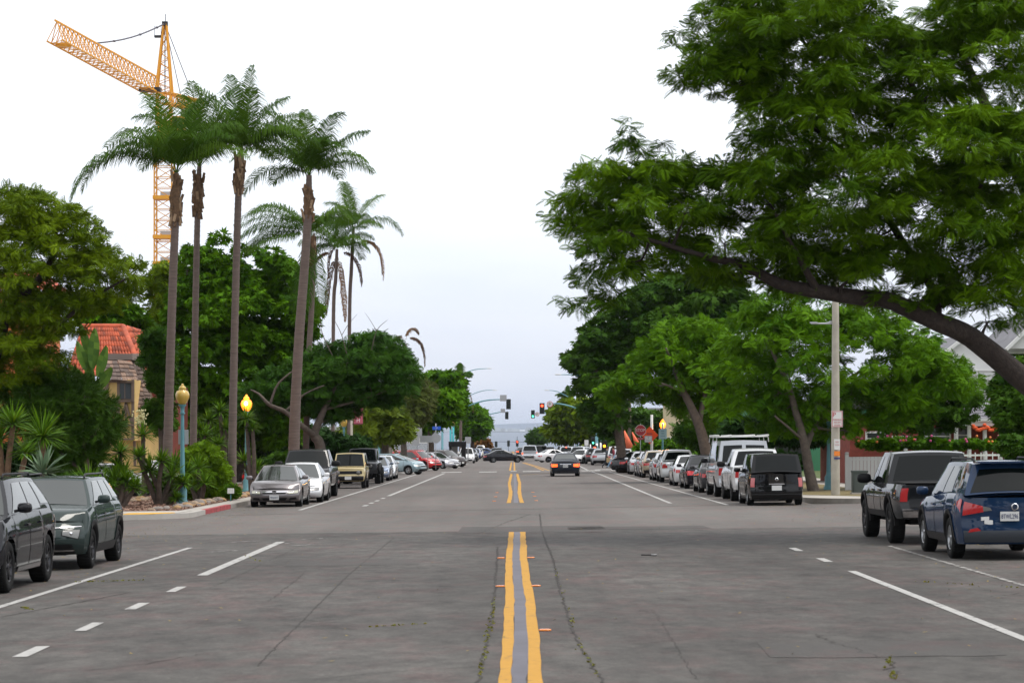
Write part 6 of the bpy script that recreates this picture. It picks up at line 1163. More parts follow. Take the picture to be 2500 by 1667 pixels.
tree('street_tree', 'tall dark crowned tree rising behind the bright green spreading one', [(1288, 815), (1330, 750), (1380, 715), (1430, 665), (1510, 620), (1600, 610), (1700, 640), (1760, 690), (1740, 760), (1600, 790), (1500, 840), (1440, 920), (1450, 1000), (1400, 1020), (1345, 985), (1318, 930), (1306, 870)], 165, 12, 1.1, 200, TUF, 75, .45, LF_mid,
     [[(1432, 1040, 163, .35), (1420, 980, 163, .28), (1412, 920, 163, .22), (1430, 840, 163, .15), (1480, 760, 163, .08)], [(1412, 920, 163, .12), (1370, 850, 163, .08)]], BARK, 23, GR, twig=.08)
tree('street_tree', 'low olive green tree by the far red signal', [(1262, 935), (1300, 905), (1345, 900), (1400, 940), (1440, 990), (1430, 1028), (1340, 1030), (1270, 1020), (1245, 985)], 330, 14, 1.9, 60, TUF3, 60, 1.0, LF_olive, [[(1300, 1048, 330, .3), (1300, 985, 330, .2), (1310, 940, 330, .1)]], BARK, 24, GR, twig=.1)
tree('street_tree', 'dark tree filling the gap behind the stop sign', [(1380, 960), (1460, 930), (1560, 950), (1640, 980), (1640, 1020), (1560, 1015), (1520, 1000), (1470, 1030), (1390, 1030)], 230, 12, 1.6, 50, TUF3, 60, .8, LF_mid, [[(1440, 1050, 228, .25), (1440, 980, 228, .15)]], BARK, 25, GR, twig=.08)
tree('street_tree', 'dark fill tree standing for the shade between the leaning trunk and the house', [(1650, 960), (1760, 940), (1880, 960), (1990, 970), (2060, 975), (2050, 1020), (1960, 1022), (1880, 1030), (1780, 1035), (1680, 1035)], 112, 8, 1.1, 70, TUF, 80, .40, LF_shade, [[(1760, 1090, 112, .2), (1755, 1020, 112, .15), (1740, 970, 112, .1)], [(1920, 1100, 111, .18), (1915, 1020, 111, .12)]], BARKL, 26, GR, twig=.05)  # dark foliage added as the shade under the street trees
tree('street_tree', 'small round tree at the end of the tree side by the bay', [(1208, 1008), (1222, 985), (1240, 978), (1262, 990), (1262, 1015), (1238, 1024), (1212, 1022)], 560, 10, 1.6, 28, TUF3, 50, 1.0, LF_mid, [[(1238, 1040, 560, .25), (1238, 1000, 560, .15)]], BARK, 27, GR, twig=.1)
tree('garden_tree', 'dark shrub like tree before the porch at the frame edge', [(2290, 870), (2330, 820), (2400, 800), (2430, 900), (2420, 1010), (2330, 1020), (2280, 960)], 76, 4, .6, 50, TUF, 90, .26, LF_mid, [[(2400, 1120, 76, .15), (2370, 980, 76, .1), (2350, 900, 76, .05)]], BARK, 28, None)
tree('street_tree', 'dark leafy tree masking the white upper wall of the brick house', [(2060, 860), (2190, 850), (2250, 900), (2240, 960), (2190, 992), (2100, 1000), (1990, 992)], 99, 3, .5, 60, PIN4, 75, .32, LF_mid, [[(2120, 1110, 99, .16), (2115, 1010, 99, .12), (2130, 900, 99, .05)]], BARKL, 44, GR, twig=.04)
tree('street_tree', 'dark tree showing above the roof line of the brick house', [(2250, 830), (2300, 790), (2330, 700), (2400, 660), (2420, 780), (2330, 850)], 128, 3, .6, 36, PIN4, 60, .34, LF_mid, [[(2350, 1060, 128, .16), (2340, 900, 128, .12), (2350, 760, 128, .05)]], BARKL, 45, GR, twig=.05)
tree('street_tree', 'dark tree screening the cream shop between the stop sign and the van', [(1540, 985), (1580, 955), (1660, 960), (1740, 975), (1750, 1040), (1640, 1045), (1560, 1020)], 140, 5, .8, 60, PIN4, 75, .42, LF_mid, [[(1650, 1090, 140, .2), (1645, 1020, 140, .15), (1640, 980, 140, .06)]], BARK, 46, GR, twig=.05)
# --- left side
GL = 'garden trees behind the palms'
tree('feathery_tree', 'wide olive green feathery tree filling the frame edge above the tiled roof', [(-60, 425), (20, 418), (60, 408), (110, 440), (180, 462), (240, 520), (262, 560), (330, 585), (338, 640), (318, 690), (255, 725), (190, 750), (165, 820), (130, 890), (60, 930), (-60, 940)], 76, 7, .50, 270, PIN7, 72, .24, LF_olive,
     [[(-60, 1130, 76, .30), (-40, 960, 76, .26), (-10, 800, 76, .22), (30, 700, 76, .17), (90, 640, 76, .11), (130, 560, 76, .07), (110, 480, 76, .04)], [(30, 700, 76, .10), (130, 740, 75, .08), (200, 690, 75, .05), (290, 640, 75, .03)], [(90, 640, 76, .07), (200, 580, 77, .05), (260, 580, 77, .03)]], BARKD, 31, GL, twig=.045, flat=.45, kids=.9, jit=.6)
tree('conifer', 'dark fine leaved conifer between the near yuccas and the half timbered house', [(0, 905), (70, 850), (140, 830), (190, 860), (235, 900), (272, 915), (280, 980), (262, 1040), (225, 1080), (190, 1120), (120, 1080), (60, 1010), (0, 1010)], 76, 5, .5, 120, proto_needle(12, .035), 75, .34, leafmat('leaf_conifer', (.016, .045, .006), (.055, .12, .010)), [[(222, 1172, 75, .13), (205, 1100, 75, .11), (195, 1030, 75, .07), (180, 930, 75, .04)], [(205, 1100, 75, .07), (110, 1010, 75, .05)]], BARK, 32, GL, twig=.03, flat=.85, vshift=.1)
tree('garden_tree', 'dark green tree above the red tiled roof', [(195, 700), (240, 680), (300, 690), (345, 720), (345, 760), (300, 785), (210, 780), (175, 745)], 135, 6, .9, 36, TUF, 80, .42, LF_ficus, [[(270, 900, 135, .2), (270, 740, 135, .12)]], BARK, 33, GL, cat='tree')
tree('garden_tree', 'loose olive tree around the foot of the crane mast', [(335, 660), (350, 610), (390, 590), (420, 600), (425, 700), (400, 790), (350, 760)], 142, 5, .8, 32, PIN4, 70, .45, LF_olive, [[(380, 900, 142, .2), (380, 720, 142, .1)]], BARK, 34, GL)
tree('ficus_tree', 'massive dense bright green tree standing behind the tall palms', [(338, 790), (372, 760), (400, 640), (420, 575), (455, 560), (480, 540), (515, 530), (550, 560), (600, 568), (635, 560), (668, 590), (708, 610), (735, 700), (738, 800), (720, 880), (700, 960), (690, 1030), (560, 1045), (440, 1030), (350, 990), (335, 880)], 132, 12, .85, 320, TUF, 110, .34, LF_ficus,
     [[(560, 1080, 132, .5), (555, 980, 132, .45), (540, 860, 132, .3), (520, 700, 132, .15), (515, 600, 132, .06)], [(555, 980, 132, .3), (640, 800, 132, .15), (680, 660, 132, .06)], [(540, 860, 132, .2), (430, 740, 132, .1), (430, 620, 132, .05)]], BARKD, 35, GL, twig=.07, flat=.75, kids=.5)
tree('coral_tree', 'wide tree with bare pale twigs and a forked trunk behind the charcoal pickup', [(545, 905), (600, 850), (660, 825), (740, 785), (800, 765), (860, 752), (915, 765), (945, 815), (972, 865), (958, 905), (900, 945), (830, 955), (780, 985), (700, 960), (640, 945), (600, 965), (540, 950)], 124, 9, .7, 260, PIN6, 85, .34, LF_coral,
     [[(742, 1060, 122, .30), (735, 1022, 122, .26), (722, 1000, 122, .23), (735, 962, 122, .18), (757, 915, 122, .12), (780, 870, 122, .07), (800, 830, 122, .04)], [(722, 1000, 122, .18), (690, 975, 121, .14), (655, 945, 121, .12), (620, 930, 120, .10), (595, 905, 120, .06), (575, 895, 120, .03)], [(745, 940, 122, .08), (820, 920, 122, .06), (880, 900, 122, .03)], [(620, 930, 120, .07), (640, 880, 120, .05), (690, 840, 120, .03)], [(655, 945, 121, .07), (700, 905, 121, .05), (745, 885, 121, .03)], [(800, 830, 122, .03), (785, 770, 122, .018), (765, 730, 122, .008)], [(785, 770, 122, .015), (800, 745, 122, .012), (820, 722, 122, .006)], [(850, 820, 122, .03), (865, 760, 122, .018), (890, 735, 122, .008)], [(865, 760, 122, .014), (850, 735, 122, .01), (838, 718, 122, .005)], [(765, 820, 122, .03), (740, 765, 122, .018), (735, 725, 122, .006)]], BARKL, 36, GL, twig=.055, flat=.5, kids=1.0)
tree('garden_tree', 'dark leafy tree hiding the side of the half timbered house', [(330, 775), (365, 745), (392, 760), (400, 880), (392, 990), (352, 1010), (338, 930), (352, 880), (325, 830)], 96, 2.5, .42, 60, PIN4, 80, .30, LF_mid, [[(372, 1080, 96, .12), (368, 950, 96, .09), (362, 820, 96, .05)]], BARK, 43, GL, twig=.04)
tree('garden_tree', 'yellowish green round tree behind the second amber lamp', [(800, 950), (850, 920), (905, 930), (945, 960), (950, 1010), (900, 1030), (820, 1028), (790, 1000)], 175, 8, 1.1, 45, PIN4, 75, .6, LF_yel, [[(895, 1060, 175, .3), (880, 990, 175, .2)]], BARK, 37, GL, twig=.07)
tree('garden_tree', 'dark green tree row end beside the tall street lamp arm', [(880, 930), (930, 880), (985, 850), (1030, 842), (1062, 870), (1072, 920), (1060, 965), (1010, 990), (960, 1010), (930, 960), (900, 950)], 215, 12, 1.4, 70, TUF, 80, .7, LF_ficus, [[(990, 1060, 215, .35), (990, 960, 215, .25), (1000, 890, 215, .12)]], BARK, 38, GL, twig=.09)
tree('garden_tree', 'dry twiggy olive tree in front of the far dark row', [(870, 915), (910, 870), (960, 860), (1000, 885), (995, 950), (960, 985), (900, 975)], 190, 6, .9, 50, PIN4, 55, .5, leafmat('leaf_dry', (.06, .06, .02), (.12, .17, .03)), [[(930, 1060, 190, .3), (925, 970, 190, .2), (930, 920, 190, .08)]], BARKL, 39, GL, twig=.09, kids=1)
tree('garden_tree', 'round dark tree farthest down the palm side before the bay', [(1050, 965), (1065, 930), (1090, 925), (1115, 945), (1128, 975), (1122, 1000), (1085, 1012), (1050, 1012)], 380, 12, 1.8, 50, TUF3, 70, 1.1, LF_ficus, [[(1085, 1048, 380, .4), (1085, 970, 380, .2)]], BARK, 40, GL, twig=.12)
tree('garden_tree', 'orange tinged bush like tree by the far parked cars', [(1088, 1022), (1098, 1008), (1115, 1006), (1128, 1018), (1130, 1032), (1092, 1034)], 440, 6, 1.2, 20, TUF3, 50, .9, leafmat('leaf_orange', (.14, .06, .015), (.25, .13, .03)), [[(1108, 1045, 440, .2), (1108, 1020, 440, .1)]], BARK, 41, GL, twig=.1)
tree('garden_tree', 'dark undergrowth tree added to fill the shade under the palms', [(430, 960), (520, 940), (640, 950), (760, 985), (850, 1000), (850, 1050), (760, 1062), (640, 1085), (520, 1100), (430, 1080)], 138, 6, 1.0, 90, TUF, 90, .40, LF_shade, [[(500, 1110, 138, .2), (500, 1000, 138, .1)], [(800, 1080, 138, .2), (800, 1020, 138, .1)]], BARKD, 42, GL, twig=.05)  # dark backing foliage stands in for deep shade between the trunks
# --- palms
LF_palm = leafmat('leaf_palm', (.020, .060, .006), (.095, .19, .012), (.18, .25, .015), trans=.25, rough=.45)
LF_palmdead = leafmat('leaf_palm_dead', (.09, .045, .025), (.20, .12, .07), trans=.15)
M_ptrunk = mat('palm_trunk', (.135, .10, .085), .9, var=.25, scale=2.0, bump=.5, stretch=(1, 1, 9))
M_boot = mat('palm_boot', (.13, .075, .04), .9, var=.5, scale=6, bump=.5)
M_boot2 = mat('palm_boot_pale', (.30, .20, .12), .9, var=.3, scale=6)
def frond(start, dirv, L, droop, g, nl=70, lw=.030, ll=.98, hang=1.15, vv=None):
    """one feather frond: curved rib plus two ranks of hanging leaflets; returns quads"""
    d = np.array(dirv, float); d /= np.linalg.norm(d); p = np.array(start, float); n = 16; pts = [p.copy()]; dirs = [d.copy()]
    for i in range(n):
        d = d+np.array([0, 0, -droop/n*(0.4+1.5*i/n)]); d /= np.linalg.norm(d); p = p+d*L/n; pts.append(p.copy()); dirs.append(d.copy())
    pts = np.array(pts); dirs = np.array(dirs); quads = []; tw = g.uniform(-.5, .5)
    for i in range(n):                                 # rib
        u = nrm(np.cross(dirs[i], [0, 0, 1.0])+1e-6)*.022*(1-i/n*.7); quads += [pts[i]-u, pts[i]+u, pts[i+1]+u*.9, pts[i+1]-u*.9]
    for k in range(nl):
        t = .14+.86*(k+g.uniform(0, .8))/nl; q = t*n; i = min(int(q), n-1); f = q-i; o = pts[i]*(1-f)+pts[i+1]*f; dd = dirs[i]; side = nrm(np.cross(dd, [0, 0, 1.0])+1e-6); up = np.cross(side, dd)
        Lf = ll*(math.sin(math.pi*min(1, .12+.86*t))**.6)*g.uniform(.8, 1.1)
        for s in (-1, 1):
            a = s*(1.0+tw*.3); v = side*math.sin(a)*.85+dd*.45+up*g.uniform(.0, .35); v /= np.linalg.norm(v); m1 = o+v*Lf*.5; v2 = v+np.array([0, 0, -hang*g.uniform(.7, 1.5)]); v2 /= np.linalg.norm(v2); m2 = m1+v2*Lf*.55
            wv = nrm(np.cross(v, up)+g.normal(size=3)*.25)*lw/2
            quads += [o-wv*.6, o+wv*.6, m1+wv, m1-wv, m1-wv, m1+wv, m2+wv*.25, m2-wv*.25]
    return quads
def palm(name, label, trunk, boot, crown_px, d, fronds, dead=(), nrand=6, rl=2.9, seed=1, group='tall feather palms', lw=.036, up=1.0, tb=M_ptrunk):
    g = np.random.default_rng(seed); t = thing(name, label, 'palm tree', group=group); pts = [U(a, b, d) for a, b, _ in trunk]; rad = [c*.88 for _, _, c in trunk]; pts[0] = Vector((pts[0].x, d, G(pts[0].x, d)-.1))
    P, R_ = smooth_path(pts, rad, 8); m = MB(); P2, R2 = [], []
    for i in range(len(P)-1):
        for j in range(3): f = j/3; P2.append(P[i]*(1-f)+P[i+1]*f); R2.append((R_[i]*(1-f)+R_[i+1]*f)*(1.035 if (3*i+j) % 2 else .975))
    m.tube(P2, R2, tb, 12); m.build('trunk', t)
    if boot:
        b = MB(); (x0, y0), (x1, y1), r = boot; r *= .8; A = np.array(U(x0, y0, d)); B = np.array(U(x1, y1, d)); n = 10
        b.tube([A+(B-A)*i/n for i in range(n+1)], [r*(.55+.42*math.sin(math.pi*min(1, .15+i/n*.95)))*g.uniform(.78, 1.15) for i in range(n+1)], M_boot, 10)
        for q in range(44):
            f = g.uniform(-.05, 1.0); a = g.uniform(0, 6.28); o = A+(B-A)*f+np.array([math.cos(a), math.sin(a), 0])*r*g.uniform(.7, 1.05); b.box(o, (.09, .04, g.uniform(.25, .5)), M_boot if q % 3 else M_boot2, rot=Matrix.Rotation(g.uniform(-.3, .3), 3, 'X') @ Matrix.Rotation(g.uniform(-.35, .35), 3, 'Y'))
        b.build('boots', t)
    S = np.array(U(*crown_px, d)); ql = []; vals = []
    for (dx, dz, dy, L, dr) in fronds:                # explicit fronds: picture direction, towards/away, length, droop
        f = frond(S, (dx, dy, dz), L*1.12, dr*.82, g, lw=lw); ql += f; vals += [g.uniform(.15, .7)]*len(f)
    for q in range(nrand+3):
        a = q*2.4+g.uniform(-.4, .4); el = g.uniform(.5, 1.7)*up; f = frond(S, (math.cos(a), math.sin(a), el), rl*g.uniform(.85, 1.1), g.uniform(1.0, 1.9), g, lw=lw); ql += f; vals += [g.uniform(.1, .8)]*len(f)
    fastmesh('crown', np.array(ql), 4, np.arange(len(ql)), LF_palm, np.array(vals), t)
    if dead:
        ql = []; vals = []
        for (px, py, dx, dz, dy, L, dr) in dead:
            f = frond(U(px, py, d), (dx, dy, dz), L*1.1, dr, g, nl=60, ll=.45, hang=2.5, lw=.07); ql += f; vals += [g.uniform(0, 1)]*len(f)
        fastmesh('dead_fronds', np.array(ql), 4, np.arange(len(ql)), LF_palmdead, np.array(vals), t)
    return t
palm('palm_tree', 'palm with one long frond arching out before the yellow crane mast', [(384, 1090, .20), (386, 1010, .19), (392, 800, .17), (398, 620, .165), (403, 500, .15), (405, 395, .10)], ((404, 510), (404, 400), .24), (405, 400), 85,
     [(-.75, .62, -.2, 4.2, 3.0), (-.80, .55, -.1, 4.0, 2.6), (-.75, .66, 0, 3.7, 2.8), (-.6, .9, .3, 3.2, 1.9), (-.25, 1, .2, 3.1, 1.2), (-.1, 1, -.5, 3.0, 1.0), (.15, 1, .4, 3.1, 1.0), (.3, 1, -.3, 3.0, 1.3), (.5, 1, .2, 2.8, 1.6), (-.45, 1, -.6, 2.9, 1.8), (.1, 1, .9, 2.6, 1.6)], nrand=4, seed=51)
palm('palm_tree', 'slender palm second from the crane with shaggy boots under its crown', [(443, 1060, .16), (444, 1000, .15), (448, 760, .14), (452, 560, .13), (455, 450, .12), (458, 380, .09)], ((454, 490), (456, 400), .23), (458, 385), 90,
     [(-.2, 1, .4, 3.3, 1.0), (.25, 1, .2, 3.4, 1.2), (.6, .95, .2, 3.0, 1.9), (-.5, 1, -.3, 3.0, 1.7), (.0, 1, -.5, 3.3, .9), (.4, 1, -.4, 3.1, 1.8), (-.7, .7, .3, 2.6, 2.2), (.1, 1, .7, 3, 1.5)], nrand=4, seed=52)
palm('palm_tree', 'straight palm with spiky upright crown rising from the border rocks', [(533, 1125, .19), (534, 1000, .17), (538, 800, .155), (543, 600, .15), (548, 440, .14), (554, 345, .09)], ((548, 438), (551, 362), .22), (555, 350), 88,
     [(.10, 1, .1, 2.9, .25), (-.15, 1, .2, 2.7, .4), (-.45, 1, -.2, 2.6, .9), (.45, 1, .2, 2.5, 1.1), (-.6, .8, .3, 2.3, 1.5), (.7, .7, -.2, 2.3, 1.6), (.2, 1, -.6, 2.6, .8), (-.2, 1, .7, 2.6, .9), (.9, .75, .3, 2.9, 1.7), (.75, 1, .5, 3.2, 1.3)], nrand=2, seed=53, rl=2.3)
palm('palm_tree', 'thick curving palm leaning toward the street above the charcoal pickup', [(673, 1075, .30), (676, 1000, .275), (680, 900, .25), (688, 760, .235), (699, 620, .215), (707, 500, .20), (710, 400, .13)], ((707, 498), (709, 425), .30), (710, 405), 104,
     [(.62, .85, .1, 3.0, 1.0), (.8, .6, .4, 2.9, 1.4), (-.5, .95, .2, 3.4, 1.3), (-.75, .8, -.3, 3.5, 1.9), (-.9, .5, .3, 3.2, 2.1), (-.2, 1, .5, 3.2, .9), (0, 1, -.6, 3.1, .8), (.2, 1, .6, 2.9, 1.2), (-.6, 1, .6, 3.2, 1.7), (.3, 1, -.3, 3.1, 1.4), (-.35, 1, -.4, 3.3, 1.2)], nrand=4, seed=54, lw=.042, rl=2.8)
palm('palm_tree', 'palm half hidden behind the thick curving one, long blue green fronds to one side', [(700, 1040, .20), (708, 850, .17), (716, 700, .16), (719, 600, .15), (716, 545, .11)], ((718, 608), (717, 545), .22), (716, 540), 124,
     [(-.9, .85, .2, 4.2, 1.8), (-.95, .55, -.3, 4.0, 1.9), (-1, .25, .3, 3.6, 1.2), (-.8, 1.0, .4, 3.8, 1.6), (-.9, .1, .1, 3.3, 1.0), (-.92, .7, 0, 4.0, 1.9), (-.85, .45, .5, 3.6, 1.5), (-1, .4, -.1, 3.9, 1.5), (-.95, .0, -.4, 3.2, .8), (-.7, 1.0, -.4, 3.6, 2.0), (.5, .9, .2, 2.4, 2.4), (-.3, -1, .1, 3.6, .2), (-.1, -1, -.3, 4, .1), (.1, -1, .2, 3.8, .1)], nrand=1, seed=55, rl=2.3)
palm('palm_tree', 'shorter palm with brown dead fronds hanging down beside the tallest far one', [(764, 790, .13), (766, 720, .13), (771, 640, .13), (774, 570, .10)], None, (775, 570), 150,
     [(-.8, .7, .2, 2.5, 1.8), (.7, .8, .3, 2.4, 1.7), (-.3, 1, .4, 2.5, 1.2), (.2, 1, -.4, 2.5, 1.0), (-.6, 1, -.4, 2.4, 1.6), (-.9, .3, .2, 2.0, 1.6), (.5, 1, .3, 2.3, 1.6)], [(774, 580, -.9, .2, .1, 3.0, 4.5), (774, 580, -.5, .1, .1, 3.6, 4.5), (774, 580, -.15, -.4, .1, 3.6, 2), (774, 580, .1, -.4, -.1, 4.0, 2), (774, 580, .4, .1, .2, 2.8, 4)], nrand=3, seed=56, rl=2.3, group='tall feather palms')
palm('palm_tree', 'tallest of the two far palms with one dark frond drooping over the open sky', [(800, 790, .14), (803, 720, .13), (807, 620, .13), (812, 520, .10)], None, (812, 525), 152,
     [(.75, .6, .2, 3.3, 2.3), (-.9, .75, .2, 2.8, 1.9), (-.2, 1, .3, 3.1, .8), (-.1, 1, -.5, 3.0, .7), (.45, 1, .3, 2.9, 1.2), (-.5, 1, .4, 2.8, 1.4), (-.8, .5, -.4, 2.3, 1.9)], [(814, 560, .6, .4, .1, 3.0, 5), (814, 560, .35, .2, -.1, 3.4, 5), (812, 560, -.3, .2, .1, 3.0, 5)], nrand=2, seed=57, rl=2.3)
palm('palm_tree', 'brown dying palm with drooping dead crown beyond the forked tree', [(928, 900, .14), (930, 840, .13), (932, 790, .10)], None, (932, 790), 205, [(-.6, .5, .2, 1.6, 2.5)], [(932, 780, -.8, .4, .2, 2.6, 4), (932, 780, .7, .4, .2, 2.4, 4), (932, 780, .2, .8, .2, 2.0, 3), (932, 780, -.3, .3, .2, 3.0, 5), (932, 780, .4, .2, .2, 3.2, 5), (932, 790, -.1, -.5, .2, 2.8, 1)], nrand=-3, seed=58)
palm('palm_tree', 'small distant palm beside the tall street lamp on the palm side', [(1058, 1020, .25), (1058, 940, .22), (1056, 870, .2)], None, (1056, 868), 330, [(-.5, .6, .2, 1.9, 1.8), (.5, .6, .2, 1.9, 1.8), (0, 1, .2, 1.9, .8)], [(1058, 880, .3, -.2, .1, 4.2, 3), (1058, 880, -.2, -.2, .1, 4.2, 3)], nrand=6, seed=59, rl=2.0, lw=.09)
palm('palm_tree', 'distant palm above the bay on the tree side', [(1312, 1010, .25), (1308, 960, .2), (1304, 918, .18)], None, (1304, 915), 480, [(-.6, .6, .2, 2.6, 1.6), (.6, .6, .2, 2.6, 1.6), (0, 1, .2, 2.4, .8)], (), nrand=8, seed=60, rl=2.5, lw=.14)
# --- yuccas, agave, bird of paradise, shrubs
LF_yuc = leafmat('leaf_sword', (.030, .085, .006), (.11, .22, .010), (.22, .30, .02), trans=.15, rough=.45)
LF_aga = leafmat('leaf_agave', (.09, .15, .085), (.17, .24, .14), trans=.1, rough=.5)
def rosette(t, ctr, r, n, g, w=.055, m=LF_yuc, low=-.35, name='leaves', curl=.15, hi=1.0):
    q = []; v = []
    for i in range(n):
        a = g.uniform(0, 6.283); el = math.asin(g.uniform(low, hi)); d = np.array([math.cos(a)*math.cos(el), math.sin(a)*math.cos(el), math.sin(el)]); L = r*g.uniform(.75, 1.1); s = nrm(np.cross(d, g.normal(size=3)*.25+np.array([0, 0, 1.]))+1e-6)*w/2; o = ctr+d*.04; m1 = o+d*L*.5; m2 = o+d*L+np.array([0, 0, -curl*L*abs(math.cos(el))])
        q += [o-s*.7, o+s*.7, m1+s, m1-s, m1-s, m1+s, m2+s*.08, m2-s*.08]; v += [g.uniform(0, 1)*.8+(.2 if el > .3 else 0)]*8
    return fastmesh(name, np.array(q), 4, np.arange(len(q)), m, np.array(v), t)
def yucca(label, heads, d, base, r=.62, n=110, seed=1, w=.05, flower=None, group='yuccas in the corner planting'):
    g = np.random.default_rng(seed); t = thing('yucca', label, 'yucca', group=group); mb = MB()
    for (px, py, rr) in heads:
        c = np.array(U(px, py, d+g.uniform(-.3, .3))); b = np.array(U(base[0], base[1], d)); b[2] = G(b[0], d)-.02; P, R_ = smooth_path([b, b*.5+c*.5+g.normal(size=3)*.06, c], [.11, .085, .07], 4); mb.tube(P, R_, M_boot if d < 70 else BARK, 7); rosette(t, c, rr, n, g, w)
    mb.build('trunk', t)
    if flower:
        f = MB(); c = U(*flower, d)
        for q in range(90): f.blob(c+Vector((g.normal()*.10, g.normal()*.10, g.uniform(-.1, .45))), (.03, .03, .04), mat('cream_flower', (.62, .58, .30), .7), nu=5, nv=3)
        f.build('flower_spike', t)
    return t
yucca('fan of stiff leaves on a thick trunk right behind the green crossover', [(98, 1005, .82)], 60, (100, 1110), n=190, seed=61, w=.04)
yucca('yucca clump with tall straw flower stalk at the frame edge', [(30, 975, .7), (0, 1010, .6), (60, 1040, .5), (-20, 960, .6)], 64, (20, 1120), n=90, seed=62)
yucca('many headed yucca standing in front of the blue lamp post', [(345, 1082, .66), (395, 1095, .66), (320, 1050, .5), (372, 1060, .5), (420, 1110, .5), (405, 1145, .35)], 80, (368, 1160), n=100, seed=63, w=.05)
yucca('full yucca clump spreading low in front of the many headed one', [(385, 1120, .60), (350, 1125, .55), (400, 1070, .6), (365, 1100, .6), (430, 1085, .5)], 81.5, (385, 1160), n=120, seed=81, w=.05)
yucca('leafy yucca reaching above the roof of the green crossover', [(262, 1105, .62), (238, 1115, .6), (290, 1105, .5), (310, 1120, .4)], 76.5, (268, 1160), n=110, seed=82, w=.05)
yucca('bright yucca heads rising behind the rounded shrub', [(440, 1010, .55), (470, 1000, .6), (500, 1020, .5), (455, 985, .5)], 92, (470, 1100), n=100, seed=83, w=.05)
yucca('shadowed yucca between the conifer and the many headed one', [(275, 1040, .6), (285, 1090, .6), (268, 1070, .5), (295, 1120, .5)], 78, (285, 1160), n=95, seed=64)
yucca('yucca with a cream flower spike under the half timbered house', [(328, 1000, .62)], 88, (330, 1090), n=90, seed=65, flower=(322, 970))
yucca('tall yucca cluster between the second and third palm trunks', [(480, 965, .6), (505, 945, .6), (520, 985, .6), (492, 1000, .6), (512, 1020, .5)], 96, (510, 1110), n=90, seed=66)
yucca('yucca crown on a thin bent trunk in front of the lit lamp', [(566, 962, .62), (580, 985, .4)], 95, (578, 1120), n=90, seed=67)
yucca('low spiky yucca beside the brownish grey sedan', [(590, 1080, .7), (560, 1060, .6), (612, 1100, .5)], 97, (590, 1130), n=90, seed=68)
yucca('yellow edged yucca leaning on the border rocks by the green shrub', [(455, 1075, .6), (470, 1110, .5), (440, 1120, .45)], 84, (455, 1160), n=70, seed=69)
t = thing('agave', 'pale green agave peeking over the dark green crossover', 'agave', group=None); rosette(t, np.array(U(98, 1088, 50)), .62, 60, RN, .075, LF_aga, -.05, curl=.1)
t = thing('agave', 'flax like clump with upright blades behind the green crossover roof', 'plant', group=None); rosette(t, np.array(U(205, 1125, 62)), .75, 110, RN, .05, LF_yuc, .25, curl=.1)
t = thing('bird_of_paradise', 'tall plant with big paddle leaves before the red tiled roof', 'plant'); mb = MB(); g = np.random.default_rng(5)
LFB = leafmat('leaf_paddle', (.05, .11, .02), (.11, .20, .03))
qs = []; vs_ = []
for (px, py, L, an, w_) in [(215, 800, 1.5, .05, .42), (190, 820, 1.3, -.35, .4), (235, 830, 1.2, .25, .4), (180, 860, 1.1, -.7, .38), (240, 870, 1.0, .6, .36), (205, 870, 1.2, .1, .4), (225, 905, .9, 2.6, .3), (195, 780, 1.2, -.2, .35)]:
    b = U(px, py, 92); dv = Vector((math.sin(an), g.uniform(-.3, .3), math.cos(an))); mb.tube([U(212, 960, 92), b-dv*L*.5], .035, LFB, 5); sd = Vector((math.cos(an), g.uniform(-.5, .5), -math.sin(an))).normalized()
    for i in range(6):
        f0, f1 = i/6, (i+1)/6; w0, w1 = w_*math.sin(math.pi*(.1+.85*f0)), w_*math.sin(math.pi*(.1+.85*f1)); a0 = b+dv*(f0-.5)*L; a1 = b+dv*(f1-.5)*L; bend = Vector((0, .12, -.04))
        for s in (-1, 1): qs += [a0, a1, a1+sd*s*w1/2+bend*s, a0+sd*s*w0/2+bend*s]; vs_ += [g.uniform(0, 1)]*4
mb.build('stems', t); fastmesh('leaves', np.array(qs), 4, np.arange(len(qs)), LFB, np.array(vs_), t)
def shrub(name, label, poly, d, depth, rad, nb, kind, per, size, m, seed, group=None, **k):
    bl = blobs_in(poly, d, depth, rad, nb, seed); t = thing(name, label, 'shrub', group=group); mb = MB(); g = np.random.default_rng(seed)
    b = U(sum(p[0] for p in poly)/len(poly), max(p[1] for p in poly), d)
    for c, r in bl[::2]: mb.tube([b+Vector((g.normal()*.1, g.normal()*.1, 0)), (Vector(c)+b)/2+Vector((g.normal()*.05, 0, 0)), Vector(c)], [.03, .02, .008], BARK, 4, caps=False)
    mb.build('stems', t); foliage(t, bl, kind, per, size, m, seed, name='foliage', **k); return t
SH = 'shrubs of the corner planting'
shrub('shrub', 'rounded yellow green shrub beside the blue lamp post', [(408, 1060), (430, 1025), (480, 1012), (510, 1040), (525, 1080), (522, 1130), (490, 1150), (440, 1155), (412, 1120)], 87, 2.2, .34, 90, PIN4, 85, .20, leafmat('leaf_shrub', (.06, .13, .006), (.18, .31, .012)), 71, SH, flat=.85, lowcut=-1)
shrub('shrub', 'low dark shrub at the foot of the conifer', [(120, 1090), (180, 1080), (250, 1100), (262, 1140), (230, 1160), (130, 1150)], 70, 1.6, .3, 36, TUF, 70, .16, LF_mid, 72, SH, lowcut=-1)
shrub('shrub', 'dark hedge behind the near yuccas', [(-40, 1000), (60, 1010), (150, 1040), (240, 1090), (240, 1125), (-40, 1130)], 80, 2, .5, 60, TUF, 80, .22, LF_shade, 73, SH, lowcut=-1)
shrub('shrub', 'small bright tuft of grass by the third palm foot', [(515, 1118), (540, 1112), (552, 1135), (530, 1140), (512, 1136)], 86, .6, .15, 12, PIN4, 60, .2, LF_yuc, 74, SH, lowcut=-1)
